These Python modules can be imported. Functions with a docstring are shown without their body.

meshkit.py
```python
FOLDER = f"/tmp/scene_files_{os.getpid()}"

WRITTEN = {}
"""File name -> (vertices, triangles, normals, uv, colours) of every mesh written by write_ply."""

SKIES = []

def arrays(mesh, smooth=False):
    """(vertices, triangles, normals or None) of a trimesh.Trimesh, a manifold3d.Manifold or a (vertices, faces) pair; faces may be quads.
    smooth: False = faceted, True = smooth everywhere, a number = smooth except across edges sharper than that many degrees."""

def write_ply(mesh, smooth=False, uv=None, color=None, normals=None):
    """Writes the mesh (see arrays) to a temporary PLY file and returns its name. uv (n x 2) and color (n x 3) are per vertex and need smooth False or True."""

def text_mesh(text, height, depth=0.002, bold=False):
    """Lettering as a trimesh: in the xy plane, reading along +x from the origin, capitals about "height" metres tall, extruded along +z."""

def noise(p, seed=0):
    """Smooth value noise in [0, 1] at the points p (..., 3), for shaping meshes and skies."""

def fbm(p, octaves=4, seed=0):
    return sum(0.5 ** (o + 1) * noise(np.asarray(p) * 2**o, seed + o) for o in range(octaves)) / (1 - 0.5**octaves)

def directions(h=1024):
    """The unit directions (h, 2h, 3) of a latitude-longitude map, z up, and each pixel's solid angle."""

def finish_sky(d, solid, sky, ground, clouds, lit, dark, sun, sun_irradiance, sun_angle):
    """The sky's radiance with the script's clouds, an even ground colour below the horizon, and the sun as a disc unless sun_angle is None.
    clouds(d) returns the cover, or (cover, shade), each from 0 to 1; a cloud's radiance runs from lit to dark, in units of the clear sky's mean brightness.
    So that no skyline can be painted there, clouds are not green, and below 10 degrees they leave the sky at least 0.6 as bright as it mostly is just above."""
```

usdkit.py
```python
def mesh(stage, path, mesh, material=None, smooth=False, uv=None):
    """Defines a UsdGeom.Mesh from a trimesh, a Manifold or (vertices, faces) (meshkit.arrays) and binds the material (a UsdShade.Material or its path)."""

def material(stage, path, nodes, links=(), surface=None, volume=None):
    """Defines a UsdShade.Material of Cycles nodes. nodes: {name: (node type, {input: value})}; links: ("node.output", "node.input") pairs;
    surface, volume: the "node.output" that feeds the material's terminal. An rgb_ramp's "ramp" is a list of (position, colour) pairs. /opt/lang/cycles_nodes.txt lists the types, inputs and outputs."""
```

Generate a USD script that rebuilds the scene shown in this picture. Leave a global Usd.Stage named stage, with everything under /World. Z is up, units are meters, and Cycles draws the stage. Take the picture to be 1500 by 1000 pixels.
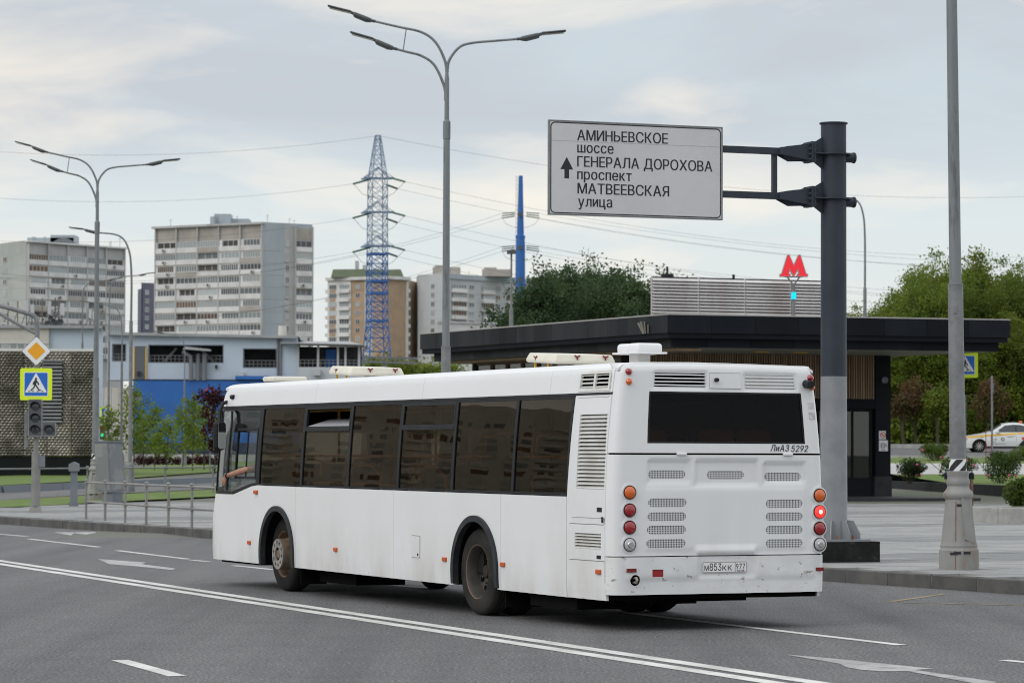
import math, random
import numpy as np, trimesh, shapely, usdkit, meshkit
from shapely.geometry import Polygon, Point, box as sbox, LineString
from shapely import affinity
from shapely.ops import unary_union
import manifold3d as m3
from pxr import Usd, UsdGeom, UsdLux, UsdShade, Gf, Sdf

stage = Usd.Stage.CreateInMemory()
UsdGeom.SetStageUpAxis(stage, 'Z'); UsdGeom.SetStageMetersPerUnit(stage, 1.0)
UsdGeom.Xform.Define(stage, '/World'); UsdGeom.Scope.Define(stage, '/World/Looks')
PI = math.pi

# ------------------------------------------------------------------ camera, sky, sun
FPX, PITCH, ROLL, CAMH = 4400.0, .0372, .0032, 1.7766      # focal length in units of 1/1500 picture width
cam = UsdGeom.Camera.Define(stage, '/World/Camera')
cam.CreateHorizontalApertureAttr(36.0); cam.CreateVerticalApertureAttr(36.0 * 682 / 1024)
cam.CreateFocalLengthAttr(36.0 * FPX / 1500); cam.CreateClippingRangeAttr((0.5, 20000.0))
cam.CreateFStopAttr(5.3); cam.CreateFocusDistanceAttr(33.0)
cam.CreateExposureAttr(0.0)
_c, _s, _cr, _sr = math.cos(PITCH), math.sin(PITCH), math.cos(ROLL), math.sin(ROLL)
_U0, _FW = np.array([0, -_s, _c]), np.array([0, _c, _s])
_RT, _UP = np.array([1, 0, 0]) * _cr + _U0 * _sr, np.array([-1, 0, 0]) * _sr + _U0 * _cr
cam.AddTransformOp().Set(Gf.Matrix4d(*_RT, 0, *_UP, 0, *(-_FW), 0, 0, 0, CAMH, 1))

SUN_AZ, SUN_EL = math.radians(-125), math.radians(38)      # azimuth from +y towards +x
sun = UsdLux.DistantLight.Define(stage, '/World/sun')
sun.CreateIntensityAttr(0.3); sun.CreateAngleAttr(40.0); sun.CreateColorAttr(Gf.Vec3f(1.0, .95, .89))
sun.GetPrim().CreateAttribute('inputs:normalize', Sdf.ValueTypeNames.Bool).Set(True)
sun.AddRotateXYZOp().Set(Gf.Vec3f(math.degrees(PI / 2 - SUN_EL), 0, math.degrees(PI - SUN_AZ)))

sky_mat = usdkit.material(stage, '/World/Looks/sky', {
    'tc': ('texture_coordinate', {}),
    'sky': ('sky_texture', {'sky_type': 'single_scattering', 'sun_disc': False, 'sun_elevation': SUN_EL, 'sun_rotation': SUN_AZ}),
    'sep': ('separate_xyz', {}),
    'm1': ('mapping', {'scale': (3.0, 3.0, 13.0), 'location': (3.1, 1.7, .62)}),
    'n1': ('noise_texture', {'scale': 1.5, 'detail': 7, 'roughness': .55, 'distortion': .5}),
    'r1': ('rgb_ramp', {'ramp': [(.16, (0, 0, 0)), (.52, (1, 1, 1))]}),
    'm2': ('mapping', {'scale': (4.0, 4.0, 17.0), 'location': (2.4, 5.3, .9)}),
    'n2': ('noise_texture', {'scale': 2.0, 'detail': 7, 'roughness': .52, 'distortion': .35}),
    'r2': ('rgb_ramp', {'ramp': [(.48, (0, 0, 0)), (.70, (1, 1, 1))]}),
    'base': ('mix_color', {'fac': .9, 'b': (6.95, 8.05, 8.6)}),
    'hor': ('map_range', {'from_min': .0, 'from_max': .12, 'to_min': 1.0, 'to_max': 0.0, 'clamp': True}),
    'warm': ('mix_color', {'b': (9.9, 9.15, 8.05)}),
    'hw': ('math', {'math_type': 'multiply', 'value2': .6}),
    'zen': ('map_range', {'from_min': .082, 'from_max': .112, 'to_min': 0.05, 'to_max': 1.0, 'clamp': True}),
    'gm': ('math', {'math_type': 'multiply'}),
    'grey': ('mix_color', {'b': (5.75, 6.25, 6.8)}),
    'lm': ('math', {'math_type': 'multiply', 'value2': .78}),
    'lit': ('mix_color', {'b': (10.4, 9.5, 8.2)}),
    'up': ('map_range', {'from_min': .16, 'from_max': .9, 'to_min': 1.0, 'to_max': 1.75, 'clamp': True}),
    'mul': ('mix_color', {'blend_type': 'multiply', 'fac': 1.0}),
    'cmb': ('combine_xyz', {}),
    'bg': ('background_shader', {'strength': .1}),
}, [('tc.generated', 'sep.vector'), ('tc.generated', 'm1.vector'), ('tc.generated', 'm2.vector'), ('m1.vector', 'n1.vector'), ('m2.vector', 'n2.vector'),
    ('n1.fac', 'r1.fac'), ('n2.fac', 'r2.fac'), ('sky.color', 'base.a'), ('base.result', 'warm.a'), ('sep.z', 'hor.value'), ('hor.result', 'hw.value1'), ('hw.value', 'warm.fac'),
    ('sep.z', 'zen.value'), ('r1.color', 'gm.value1'), ('zen.result', 'gm.value2'), ('gm.value', 'grey.fac'), ('warm.result', 'grey.a'),
    ('r2.color', 'lm.value1'), ('lm.value', 'lit.fac'), ('grey.result', 'lit.a'),
    ('sep.z', 'up.value'), ('up.result', 'cmb.x'), ('up.result', 'cmb.y'), ('up.result', 'cmb.z'), ('lit.result', 'mul.a'), ('cmb.vector', 'mul.b'), ('mul.result', 'bg.color')], surface='bg.background')
dome = UsdLux.DomeLight.Define(stage, '/World/sky')
UsdShade.MaterialBindingAPI.Apply(dome.GetPrim()).Bind(sky_mat)
dome.GetPrim().SetCustomDataByKey('kind', 'structure')

# ------------------------------------------------------------------ helpers
def ray(px, py):
    r, up = (px - 750) / FPX, (500 - py) / FPX
    r, up = r * _cr - up * _sr, r * _sr + up * _cr
    return np.array([r, _c - up * _s, _s + up * _c])
EYE = np.array([0, 0, CAMH])
def G(px, py, z=0.0):                       # point of the plane at height z
    d = ray(px, py); return EYE + d * (z - CAMH) / d[2]
def at(px, py, Y):                          # point at Y metres ahead
    d = ray(px, py); return EYE + d * Y / d[1]
def zleft(y): return .17 + .006 * max(0.0, y - 90)
def GL(px, py):                             # point of the gently rising ground on the left
    d = ray(px, py); k = d[2] / d[1]
    Y = (CAMH - .17) / -k if k < 0 and (CAMH - .17) / -k <= 90 else (CAMH - .17 + .54) / (.006 - k)
    return EYE + d * Y / d[1]

_count = {}
def numbered(path):
    n = _count.get(path, 0); _count[path] = n + 1
    return path if n == 0 else f'{path}_{n:03d}'
def tag(p, label=None, cat=None, group=None, kind=None):
    p = p.GetPrim() if hasattr(p, 'GetPrim') else p
    for k, v in (('label', label), ('category', cat), ('group', group), ('kind', kind)):
        if v: p.SetCustomDataByKey(k, v)
    return p
def thing(name, label=None, cat=None, loc=(0, 0, 0), rz=0.0, group=None, kind=None, rx=0.0):
    path = numbered('/World/' + name)
    x = UsdGeom.Xform.Define(stage, path); x.AddTranslateOp().Set(Gf.Vec3d(*map(float, loc)))
    if rz: x.AddRotateZOp().Set(float(math.degrees(rz)))
    if rx: x.AddRotateXOp().Set(float(math.degrees(rx)))
    tag(x, label, cat, group, kind)
    return path
def part(parent, name, mesh, mat, smooth=False, label=None, kind=None):
    path = numbered(f'{parent}/{name}')
    m = usdkit.mesh(stage, path, mesh.tm() if isinstance(mesh, MB) else mesh, '/World/Looks/' + mat, smooth)
    tag(m, label, kind=kind)
    return path
def solo(name, mesh, mat, label=None, cat=None, group=None, kind=None, smooth=False):
    path = part('/World', name, mesh, mat, smooth); tag(stage.GetPrimAtPath(path), label, cat, group, kind)
    return path
def dup(src, name, label, cat, loc, rz=0.0, group=None, scale=None):
    path = numbered('/World/' + name)
    x = UsdGeom.Xform.Define(stage, path); p = x.GetPrim()
    p.GetReferences().AddInternalReference(Sdf.Path(src)); p.SetInstanceable(True)
    x.ClearXformOpOrder()
    x.AddTranslateOp(opSuffix='place').Set(Gf.Vec3d(*map(float, loc))); x.AddRotateZOp(opSuffix='place').Set(float(math.degrees(rz)))
    if scale is not None: x.AddScaleOp(opSuffix='place').Set(Gf.Vec3f(*map(float, scale)))
    tag(p, label, cat, group)
    return path

def rotz(a):
    c, s = math.cos(a), math.sin(a); return np.array([[c, -s, 0], [s, c, 0], [0, 0, 1.0]])
def basis(d):
    d = np.asarray(d, float); d = d / np.linalg.norm(d)
    a = np.cross(d, [0, 0, 1.0]) if abs(d[2]) < .95 else np.cross(d, [1.0, 0, 0])
    a /= np.linalg.norm(a); return d, a, np.cross(a, d)
BOXF = np.array([[0, 2, 1], [0, 3, 2], [4, 5, 6], [4, 6, 7], [0, 1, 5], [0, 5, 4], [1, 2, 6], [1, 6, 5], [2, 3, 7], [2, 7, 6], [3, 0, 4], [3, 4, 7]])
def each(parent, name, meshes, mat):
    for m in meshes: part(parent, name, m, mat)
class MB:
    def __init__(s): s.V, s.F, s.n = [], [], 0
    def add(s, v, f):
        v = np.asarray(v, float); f = np.asarray(f, int)
        if len(f) == 0: return s
        if f.shape[1] == 4: f = np.vstack([f[:, [0, 1, 2]], f[:, [0, 2, 3]]])
        s.V.append(v); s.F.append(f + s.n); s.n += len(v); return s
    def mesh(s, m):
        v, f, _ = meshkit.arrays(m); return s.add(v, f)
    def hexa(s, p): return s.add(p, BOXF)
    def box(s, c, size, rz=0.0, taper=1.0):
        x, y, z = np.asarray(size) / 2.0
        p = np.array([[-x, -y, -z], [x, -y, -z], [x, y, -z], [-x, y, -z], [-x * taper, -y * taper, z], [x * taper, -y * taper, z], [x * taper, y * taper, z], [-x * taper, y * taper, z]])
        return s.hexa(p @ rotz(rz).T + np.asarray(c, float))
    def box2(s, lo, hi): return s.box((np.asarray(lo, float) + hi) / 2, np.asarray(hi, float) - lo)
    def bar(s, a, b, w, h=None, up=None):
        a, b = np.asarray(a, float), np.asarray(b, float); h = h or w
        d, x, y = basis(b - a)
        x, y = x * w / 2, y * h / 2
        return s.hexa(np.array([a - x - y, a + x - y, a + x + y, a - x + y, b - x - y, b + x - y, b + x + y, b - x + y]))
    def cyl(s, a, b, r0, r1=None, n=14, caps=True):
        r1 = r0 if r1 is None else r1
        a, b = np.asarray(a, float), np.asarray(b, float); d, x, y = basis(b - a)
        t = np.arange(n) * 2 * PI / n; ring = np.cos(t)[:, None] * x + np.sin(t)[:, None] * y
        v = np.vstack([a + ring * r0, b + ring * r1]); i = np.arange(n); j = (i + 1) % n
        s.add(v, np.stack([i, j, j + n, i + n], 1))
        if caps:
            s.add(np.vstack([a + ring * r0, a]), np.stack([j, i, np.full(n, n)], 1)); s.add(np.vstack([b + ring * r1, b]), np.stack([i, j, np.full(n, n)], 1))
        return s
    def tube(s, pts, r, n=8):
        p = np.asarray(pts, float); r = np.broadcast_to(np.asarray(r, float), (len(p),))
        t = np.gradient(p, axis=0); t /= np.linalg.norm(t, axis=1, keepdims=True)
        _, a, _ = basis(t[0]); V = []
        ang = np.arange(n) * 2 * PI / n
        for i in range(len(p)):
            a = a - t[i] * (a @ t[i]); a /= np.linalg.norm(a); b = np.cross(t[i], a)
            V.append(p[i] + r[i] * (np.cos(ang)[:, None] * a + np.sin(ang)[:, None] * b))
        F = []
        i = np.arange(n); j = (i + 1) % n
        for k in range(len(p) - 1): F.append(np.stack([i + k * n, j + k * n, j + (k + 1) * n, i + (k + 1) * n], 1))
        s.add(np.vstack(V), np.vstack(F))
        s.add(np.vstack([V[0], p[0]]), np.stack([j, i, np.full(n, n)], 1)); s.add(np.vstack([V[-1], p[-1]]), np.stack([i, j, np.full(n, n)], 1))
        return s
    def lathe(s, prof, n=28, o=(0, 0, 0), axis=None):
        prof = np.asarray(prof, float); t = np.arange(n) * 2 * PI / n
        if axis is None: ax, x, y = np.array([0, 0, 1.0]), np.array([1.0, 0, 0]), np.array([0, 1.0, 0])
        else: ax, x, y = basis(axis)
        ring = np.cos(t)[:, None] * x + np.sin(t)[:, None] * y
        V = np.vstack([np.asarray(o, float) + ring * r + ax * z for r, z in prof]); i = np.arange(n); j = (i + 1) % n
        return s.add(V, np.vstack([np.stack([i + k * n, j + k * n, j + (k + 1) * n, i + (k + 1) * n], 1) for k in range(len(prof) - 1)]))
    def poly(s, pg, th, o=(0, 0, 0), ex=(1, 0, 0), ey=(0, 1, 0), en=None):
        o, ex, ey = np.asarray(o, float), np.asarray(ex, float), np.asarray(ey, float)
        en = np.cross(ex, ey) if en is None else np.asarray(en, float)
        for g in getattr(pg, 'geoms', [pg]):
            if g.is_empty or g.area < 1e-9: continue
            m = trimesh.creation.extrude_polygon(g, th, engine='earcut'); v = m.vertices
            s.add(o + v[:, :1] * ex + v[:, 1:2] * ey + v[:, 2:] * en, m.faces)
        return s
    def xf(s, R=np.eye(3), t=(0, 0, 0)):
        s.V = [v @ np.asarray(R).T + np.asarray(t, float) for v in s.V]; return s
    def tm(s): return trimesh.Trimesh(np.vstack(s.V), np.vstack(s.F), process=False)

def rounded(w, h, r, n=6): return sbox(-w / 2 + r, -h / 2 + r, w / 2 - r, h / 2 - r).buffer(r, quad_segs=n)
def rbox(c, size, r, seg=12):            # rounded box as a hull of spheres
    x, y, z = np.asarray(size) / 2 - r
    sp = m3.Manifold.sphere(r, seg); ms = [sp.translate((a * x, b * y, d * z)) for a in (-1, 1) for b in (-1, 1) for d in (-1, 1)]
    return MB().mesh(m3.Manifold.batch_hull(ms)).xf(t=c)
_cap = {}
def text(txt, x, y, h, w=None, depth=.002, bold=False, gap=.22):
    if 'cap' not in _cap: _cap['cap'] = np.ptp(meshkit.text_mesh('Н', 1.0).vertices[:, 1])
    h = h / _cap['cap']; V, F, n, cx = [], [], 0, 0.0                  # letters set one by one with open spacing
    for ch in txt:
        if ch == ' ': cx += h * .42; continue
        m = meshkit.text_mesh(ch, h, depth, bold); v = np.array(m.vertices); b0 = v[:, 0].min(); wd = np.ptp(v[:, 0]); v[:, 0] += cx - b0
        V.append(v); F.append(np.asarray(m.faces) + n); n += len(v); cx += wd + h * gap
    v = np.vstack(V); b1 = v[:, 0].max(); v[:, 0] = v[:, 0] * (1.0 if w is None else w / b1) + x; v[:, 1] += y
    return trimesh.Trimesh(v, np.vstack(F), process=False)
def tess(pg, du, dz):                    # a polygon cut into grid cells, as vertices and triangles
    u0, z0, u1, z1 = pg.bounds; V, F, n = [], [], 0
    shapely.prepare(pg)
    us = np.arange(math.floor(u0 / du), math.ceil(u1 / du)) * du; zs = np.arange(math.floor(z0 / dz), math.ceil(z1 / dz)) * dz
    UU, ZZ = np.meshgrid(us, zs, indexing='ij'); cells = shapely.box(UU.ravel(), ZZ.ravel(), UU.ravel() + du, ZZ.ravel() + dz)
    inside = shapely.contains(pg, cells); touch = shapely.intersects(pg, cells)
    for c, i, t in zip(cells, inside, touch):
        if i:
            a, b, d, e = c.bounds; V.append([[a, b], [d, b], [d, e], [a, e]]); F.append(np.array([[0, 1, 2], [0, 2, 3]]) + n); n += 4
        elif t:
            g = pg.intersection(c)
            for q in getattr(g, 'geoms', [g]):
                if q.geom_type == 'Polygon' and q.area > 1e-9:
                    v, f = trimesh.creation.triangulate_polygon(q, engine='earcut')
                    V.append(np.asarray(v)); F.append(np.asarray(f) + n); n += len(v)
    V, F = np.vstack(V), np.vstack(F)
    key = np.round(V, 5); _, first, inv = np.unique(key, axis=0, return_index=True, return_inverse=True); inv = inv.ravel()
    F = inv[F]; V = V[first]; F = F[(F[:, 0] != F[:, 1]) & (F[:, 1] != F[:, 2]) & (F[:, 0] != F[:, 2])]
    a, b, c = V[F[:, 0]], V[F[:, 1]], V[F[:, 2]]
    area = (b[:, 0] - a[:, 0]) * (c[:, 1] - a[:, 1]) - (b[:, 1] - a[:, 1]) * (c[:, 0] - a[:, 0])
    F = np.where((area < 0)[:, None], F[:, ::-1], F)
    return V, F
def skin(pg, fmap, du=.1, dz=.08, th=.03):
    """A shell over the polygon: fmap(u, z, t) -> points, t = depth inwards."""
    V, F = tess(pg, du, dz); n = len(V)
    A, B = fmap(V[:, 0], V[:, 1], 0.0), fmap(V[:, 0], V[:, 1], th)
    nr = np.cross(A[F[:, 1]] - A[F[:, 0]], A[F[:, 2]] - A[F[:, 0]])
    if (nr * (A - B)[F[:, 0]]).sum() < 0: F = F[:, ::-1]
    E = np.vstack([F[:, [0, 1]], F[:, [1, 2]], F[:, [2, 0]]]); S = np.sort(E, 1)
    _, idx, cnt = np.unique(S, axis=0, return_index=True, return_counts=True); e = E[idx[cnt == 1]]
    rim = np.stack([e[:, 0], e[:, 0] + n, e[:, 1] + n, e[:, 1]], 1); rim = np.vstack([rim[:, [0, 1, 2]], rim[:, [0, 2, 3]]])
    m = MB(); m.add(np.vstack([A, B]), np.vstack([F, F[:, ::-1] + n])); 
    m.add(np.vstack([A, B]), rim); return m

# ------------------------------------------------------------------ materials
def M(name, c, rough=.5, c2=None, scale=4.0, detail=5, lo=.42, hi=.62, metal=0.0, bump=0.0, bscale=40.0, bdist=.01, coat=0.0, spec=.5, stretch=(1, 1, 1), c3=None, s3=1.0, lo3=.5, hi3=.7, coord='object', rnd=0.0, diffrough=0.0):
    n = {'p': ('principled_bsdf', {'base_color': c, 'roughness': rough, 'metallic': metal, 'coat_weight': coat, 'specular_ior_level': spec, 'diffuse_roughness': diffrough})}
    l = []
    if c2 is not None or bump or rnd:
        n['tc'] = ('texture_coordinate', {}) if coord == 'object' else ('geometry', {})
        src = 'tc.object' if coord == 'object' else 'tc.position'
        n['mp'] = ('mapping', {'scale': stretch}); l.append((src, 'mp.vector'))
    last = None
    if c2 is not None:
        n['nz'] = ('noise_texture', {'scale': scale, 'detail': detail, 'roughness': .6}); n['rp'] = ('rgb_ramp', {'ramp': [(lo, c), (hi, c2)]})
        l += [('mp.vector', 'nz.vector'), ('nz.fac', 'rp.fac')]; last = 'rp.color'
    if c3 is not None:
        n['nz3'] = ('noise_texture', {'scale': s3, 'detail': 6, 'roughness': .65}); n['rp3'] = ('rgb_ramp', {'ramp': [(lo3, (0, 0, 0)), (hi3, (1, 1, 1))]}); n['mx3'] = ('mix_color', {'b': c3, 'a': c})
        l += [('mp.vector', 'nz3.vector'), ('nz3.fac', 'rp3.fac'), ('rp3.color', 'mx3.fac')]
        if last: l.append((last, 'mx3.a'))
        last = 'mx3.result'
    if rnd:
        n['oi'] = ('object_info', {}); n['mr'] = ('map_range', {'to_min': 1 - rnd, 'to_max': 1 + rnd}); n['hs'] = ('hsv', {'color': c})
        l += [('oi.random', 'mr.value'), ('mr.result', 'hs.value')]
        if last: l.append((last, 'hs.color'))
        last = 'hs.color'
    if last: l.append((last, 'p.base_color'))
    if bump:
        n['bn'] = ('noise_texture', {'scale': bscale, 'detail': 4, 'roughness': .6}); n['bp'] = ('bump', {'strength': bump, 'distance': bdist})
        l += [('mp.vector', 'bn.vector'), ('bn.fac', 'bp.height'), ('bp.normal', 'p.normal')]
    return usdkit.material(stage, '/World/Looks/' + name, n, l, surface='p.BSDF')
def pane(name, tint, f0=.04, rough=0.0, wav=0.0, wscale=3.0, gcol=(1, 1, 1)):       # thin sheet: Schlick reflection, the same from both sides
    n = {'t': ('transparent_bsdf', {'color': tint}), 'g': ('glossy_bsdf', {'color': gcol, 'roughness': rough}), 'lw': ('layer_weight', {'blend': .5}), 'pw': ('math', {'math_type': 'power', 'value2': 5.0}),
         'ma': ('math', {'math_type': 'multiply_add', 'value2': 1 - f0, 'value3': f0}), 'm': ('mix_closure', {})}
    l = [('lw.facing', 'pw.value1'), ('pw.value', 'ma.value1'), ('ma.value', 'm.fac'), ('t.BSDF', 'm.closure1'), ('g.BSDF', 'm.closure2')]
    if wav:
        n['tc'] = ('texture_coordinate', {}); n['nz'] = ('noise_texture', {'scale': wscale, 'detail': 1}); n['b'] = ('bump', {'strength': wav, 'distance': .05})
        l += [('tc.object', 'nz.vector'), ('nz.fac', 'b.height'), ('b.normal', 'g.normal')]
    return usdkit.material(stage, '/World/Looks/' + name, n, l, surface='m.closure')
def leafmat(name, c, c2, trans=.45, rnd=.25, nscale=.9):
    n = {'tc': ('geometry', {}), 'oi': ('object_info', {}), 'nz': ('noise_texture', {'scale': nscale, 'detail': 3}), 'rp': ('rgb_ramp', {'ramp': [(.35, c), (.65, c2)]}),
         'is': ('map_range', {'to_min': 1 - rnd * 1.2, 'to_max': 1 + rnd * 1.2}), 'mr': ('map_range', {'to_min': 1 - rnd, 'to_max': 1 + rnd}), 'mm': ('math', {'math_type': 'multiply'}), 'hs': ('hsv', {}),
         'p': ('principled_bsdf', {'roughness': .55, 'specular_ior_level': .3}), 't': ('translucent_bsdf', {}), 'm': ('mix_closure', {'fac': trans})}
    l = [('tc.position', 'nz.vector'), ('nz.fac', 'rp.fac'), ('oi.random', 'mr.value'), ('tc.random_per_island', 'is.value'), ('mr.result', 'mm.value1'), ('is.result', 'mm.value2'), ('mm.value', 'hs.value'), ('rp.color', 'hs.color'),
         ('hs.color', 'p.base_color'), ('hs.color', 't.color'), ('p.BSDF', 'm.closure1'), ('t.BSDF', 'm.closure2')]
    return usdkit.material(stage, '/World/Looks/' + name, n, l, surface='m.closure')
def emit(name, c, strength):
    return usdkit.material(stage, '/World/Looks/' + name, {'p': ('principled_bsdf', {'base_color': c, 'emission_color': c, 'emission_strength': strength, 'roughness': .3})}, [], surface='p.BSDF')
# asphalt, paint, paving
usdkit.material(stage, '/World/Looks/asphalt', {
    'g': ('geometry', {}), 'n1': ('noise_texture', {'scale': 34, 'detail': 4, 'roughness': .75}), 'r1': ('rgb_ramp', {'ramp': [(.30, (.02, .02, .022)), (.5, (.112, .112, .116)), (.68, (.315, .312, .31))]}),
    'mp': ('mapping', {'rotation': (0, 0, -.385), 'scale': (1.5, .05, 1)}), 'n2': ('noise_texture', {'scale': .75, 'detail': 5, 'roughness': .6}), 'r2': ('rgb_ramp', {'ramp': [(.32, (.76, .76, .77)), (.66, (1.13, 1.12, 1.11))]}),
    'n4': ('noise_texture', {'scale': 1.6, 'detail': 7, 'roughness': .7}), 'r4': ('rgb_ramp', {'ramp': [(.36, (.90, .90, .90)), (.62, (1.06, 1.06, 1.05))]}),
    'n5': ('noise_texture', {'scale': 5.5, 'detail': 6, 'roughness': .8}), 'r5': ('rgb_ramp', {'ramp': [(.27, (.62, .62, .63)), (.36, (1, 1, 1))]}),
    'mx': ('mix_color', {'blend_type': 'multiply', 'fac': 1.0}), 'mx2': ('mix_color', {'blend_type': 'multiply', 'fac': 1.0}), 'mx3': ('mix_color', {'blend_type': 'multiply', 'fac': 1.0}),
    'b': ('bump', {'strength': .8, 'distance': .012}), 'p': ('principled_bsdf', {'roughness': .75, 'specular_ior_level': .3})},
    [('g.position', 'n1.vector'), ('n1.fac', 'r1.fac'), ('g.position', 'mp.vector'), ('mp.vector', 'n2.vector'), ('n2.fac', 'r2.fac'), ('r1.color', 'mx.a'), ('r2.color', 'mx.b'), ('g.position', 'n4.vector'), ('n4.fac', 'r4.fac'),
     ('g.position', 'n5.vector'), ('n5.fac', 'r5.fac'), ('mx.result', 'mx2.a'), ('r4.color', 'mx2.b'), ('mx2.result', 'mx3.a'), ('r5.color', 'mx3.b'), ('mx3.result', 'p.base_color'), ('n1.fac', 'b.height'), ('b.normal', 'p.normal')], surface='p.BSDF')
def wornpaint(name, c, lo=.56, hi=.68, sc=9.0):
    usdkit.material(stage, '/World/Looks/' + name, {
        'g': ('geometry', {}), 'n1': ('noise_texture', {'scale': sc, 'detail': 7, 'roughness': .75}), 'r1': ('rgb_ramp', {'ramp': [(lo, c), (hi, (.13, .13, .13))]}), 'n3': ('noise_texture', {'scale': 1.3, 'detail': 4}), 'r3': ('rgb_ramp', {'ramp': [(.35, (.72, .72, .71)), (.6, (1, 1, 1))]}), 'mx': ('mix_color', {'blend_type': 'multiply', 'fac': 1.0}),
        'n2': ('noise_texture', {'scale': 70, 'detail': 2}), 'b': ('bump', {'strength': .3, 'distance': .005}), 'p': ('principled_bsdf', {'roughness': .6})},
        [('g.position', 'n1.vector'), ('n1.fac', 'r1.fac'), ('g.position', 'n3.vector'), ('n3.fac', 'r3.fac'), ('r1.color', 'mx.a'), ('r3.color', 'mx.b'), ('mx.result', 'p.base_color'), ('g.position', 'n2.vector'), ('n2.fac', 'b.height'), ('b.normal', 'p.normal')], surface='p.BSDF')
wornpaint('road_paint', (.66, .66, .63), .555, .70, 12.0)
wornpaint('faded_paint', (.42, .42, .41), .50, .66, 5.0)
wornpaint('yellow_paint', (.36, .25, .09), .45, .62, 7.0)
M('paving_a', (.265, .267, .265), .75, (.22, .222, .22), 1.4, coord='geo', bump=.3, bscale=60, bdist=.004, rnd=.04)
M('paving_b', (.205, .207, .207), .75, (.175, .177, .178), 1.4, coord='geo', bump=.3, bscale=60, bdist=.004, rnd=.04)
M('paving_c', (.31, .31, .30), .75, (.25, .25, .248), 1.4, coord='geo', bump=.3, bscale=60, bdist=.004, rnd=.04)
M('joint', (.12, .12, .115), .9)
M('kerb_stone', (.105, .10, .092), .75, (.07, .07, .069), 2.5, coord='geo', c3=(.20, .16, .12), s3=1.3, lo3=.60, hi3=.74, bump=.3, bscale=30, rnd=.12)
M('kerb_joint', (.33, .32, .29), .8, (.22, .2, .17), 6)
M('light_kerb', (.42, .42, .41), .75, (.33, .33, .32), 2, coord='geo')
M('soil', (.10, .085, .06), .9, (.07, .06, .045), 3)
M('ground', (.13, .13, .11), .9, (.09, .10, .06), .05, coord='geo')
M('lawn', (.125, .19, .030), .85, (.085, .145, .020), .8, coord='geo', c3=(.16, .15, .06), s3=.35, lo3=.5, hi3=.72, bump=.8, bscale=25, bdist=.05)
M('granite_light', (.33, .33, .31), .6, (.25, .25, .24), 3, coord='geo', c3=(.30, .20, .12), s3=1.6, lo3=.60, hi3=.70)
M('granite_dark', (.035, .036, .038), .6, (.026, .026, .028), 3, coord='geo', spec=.2)
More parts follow.
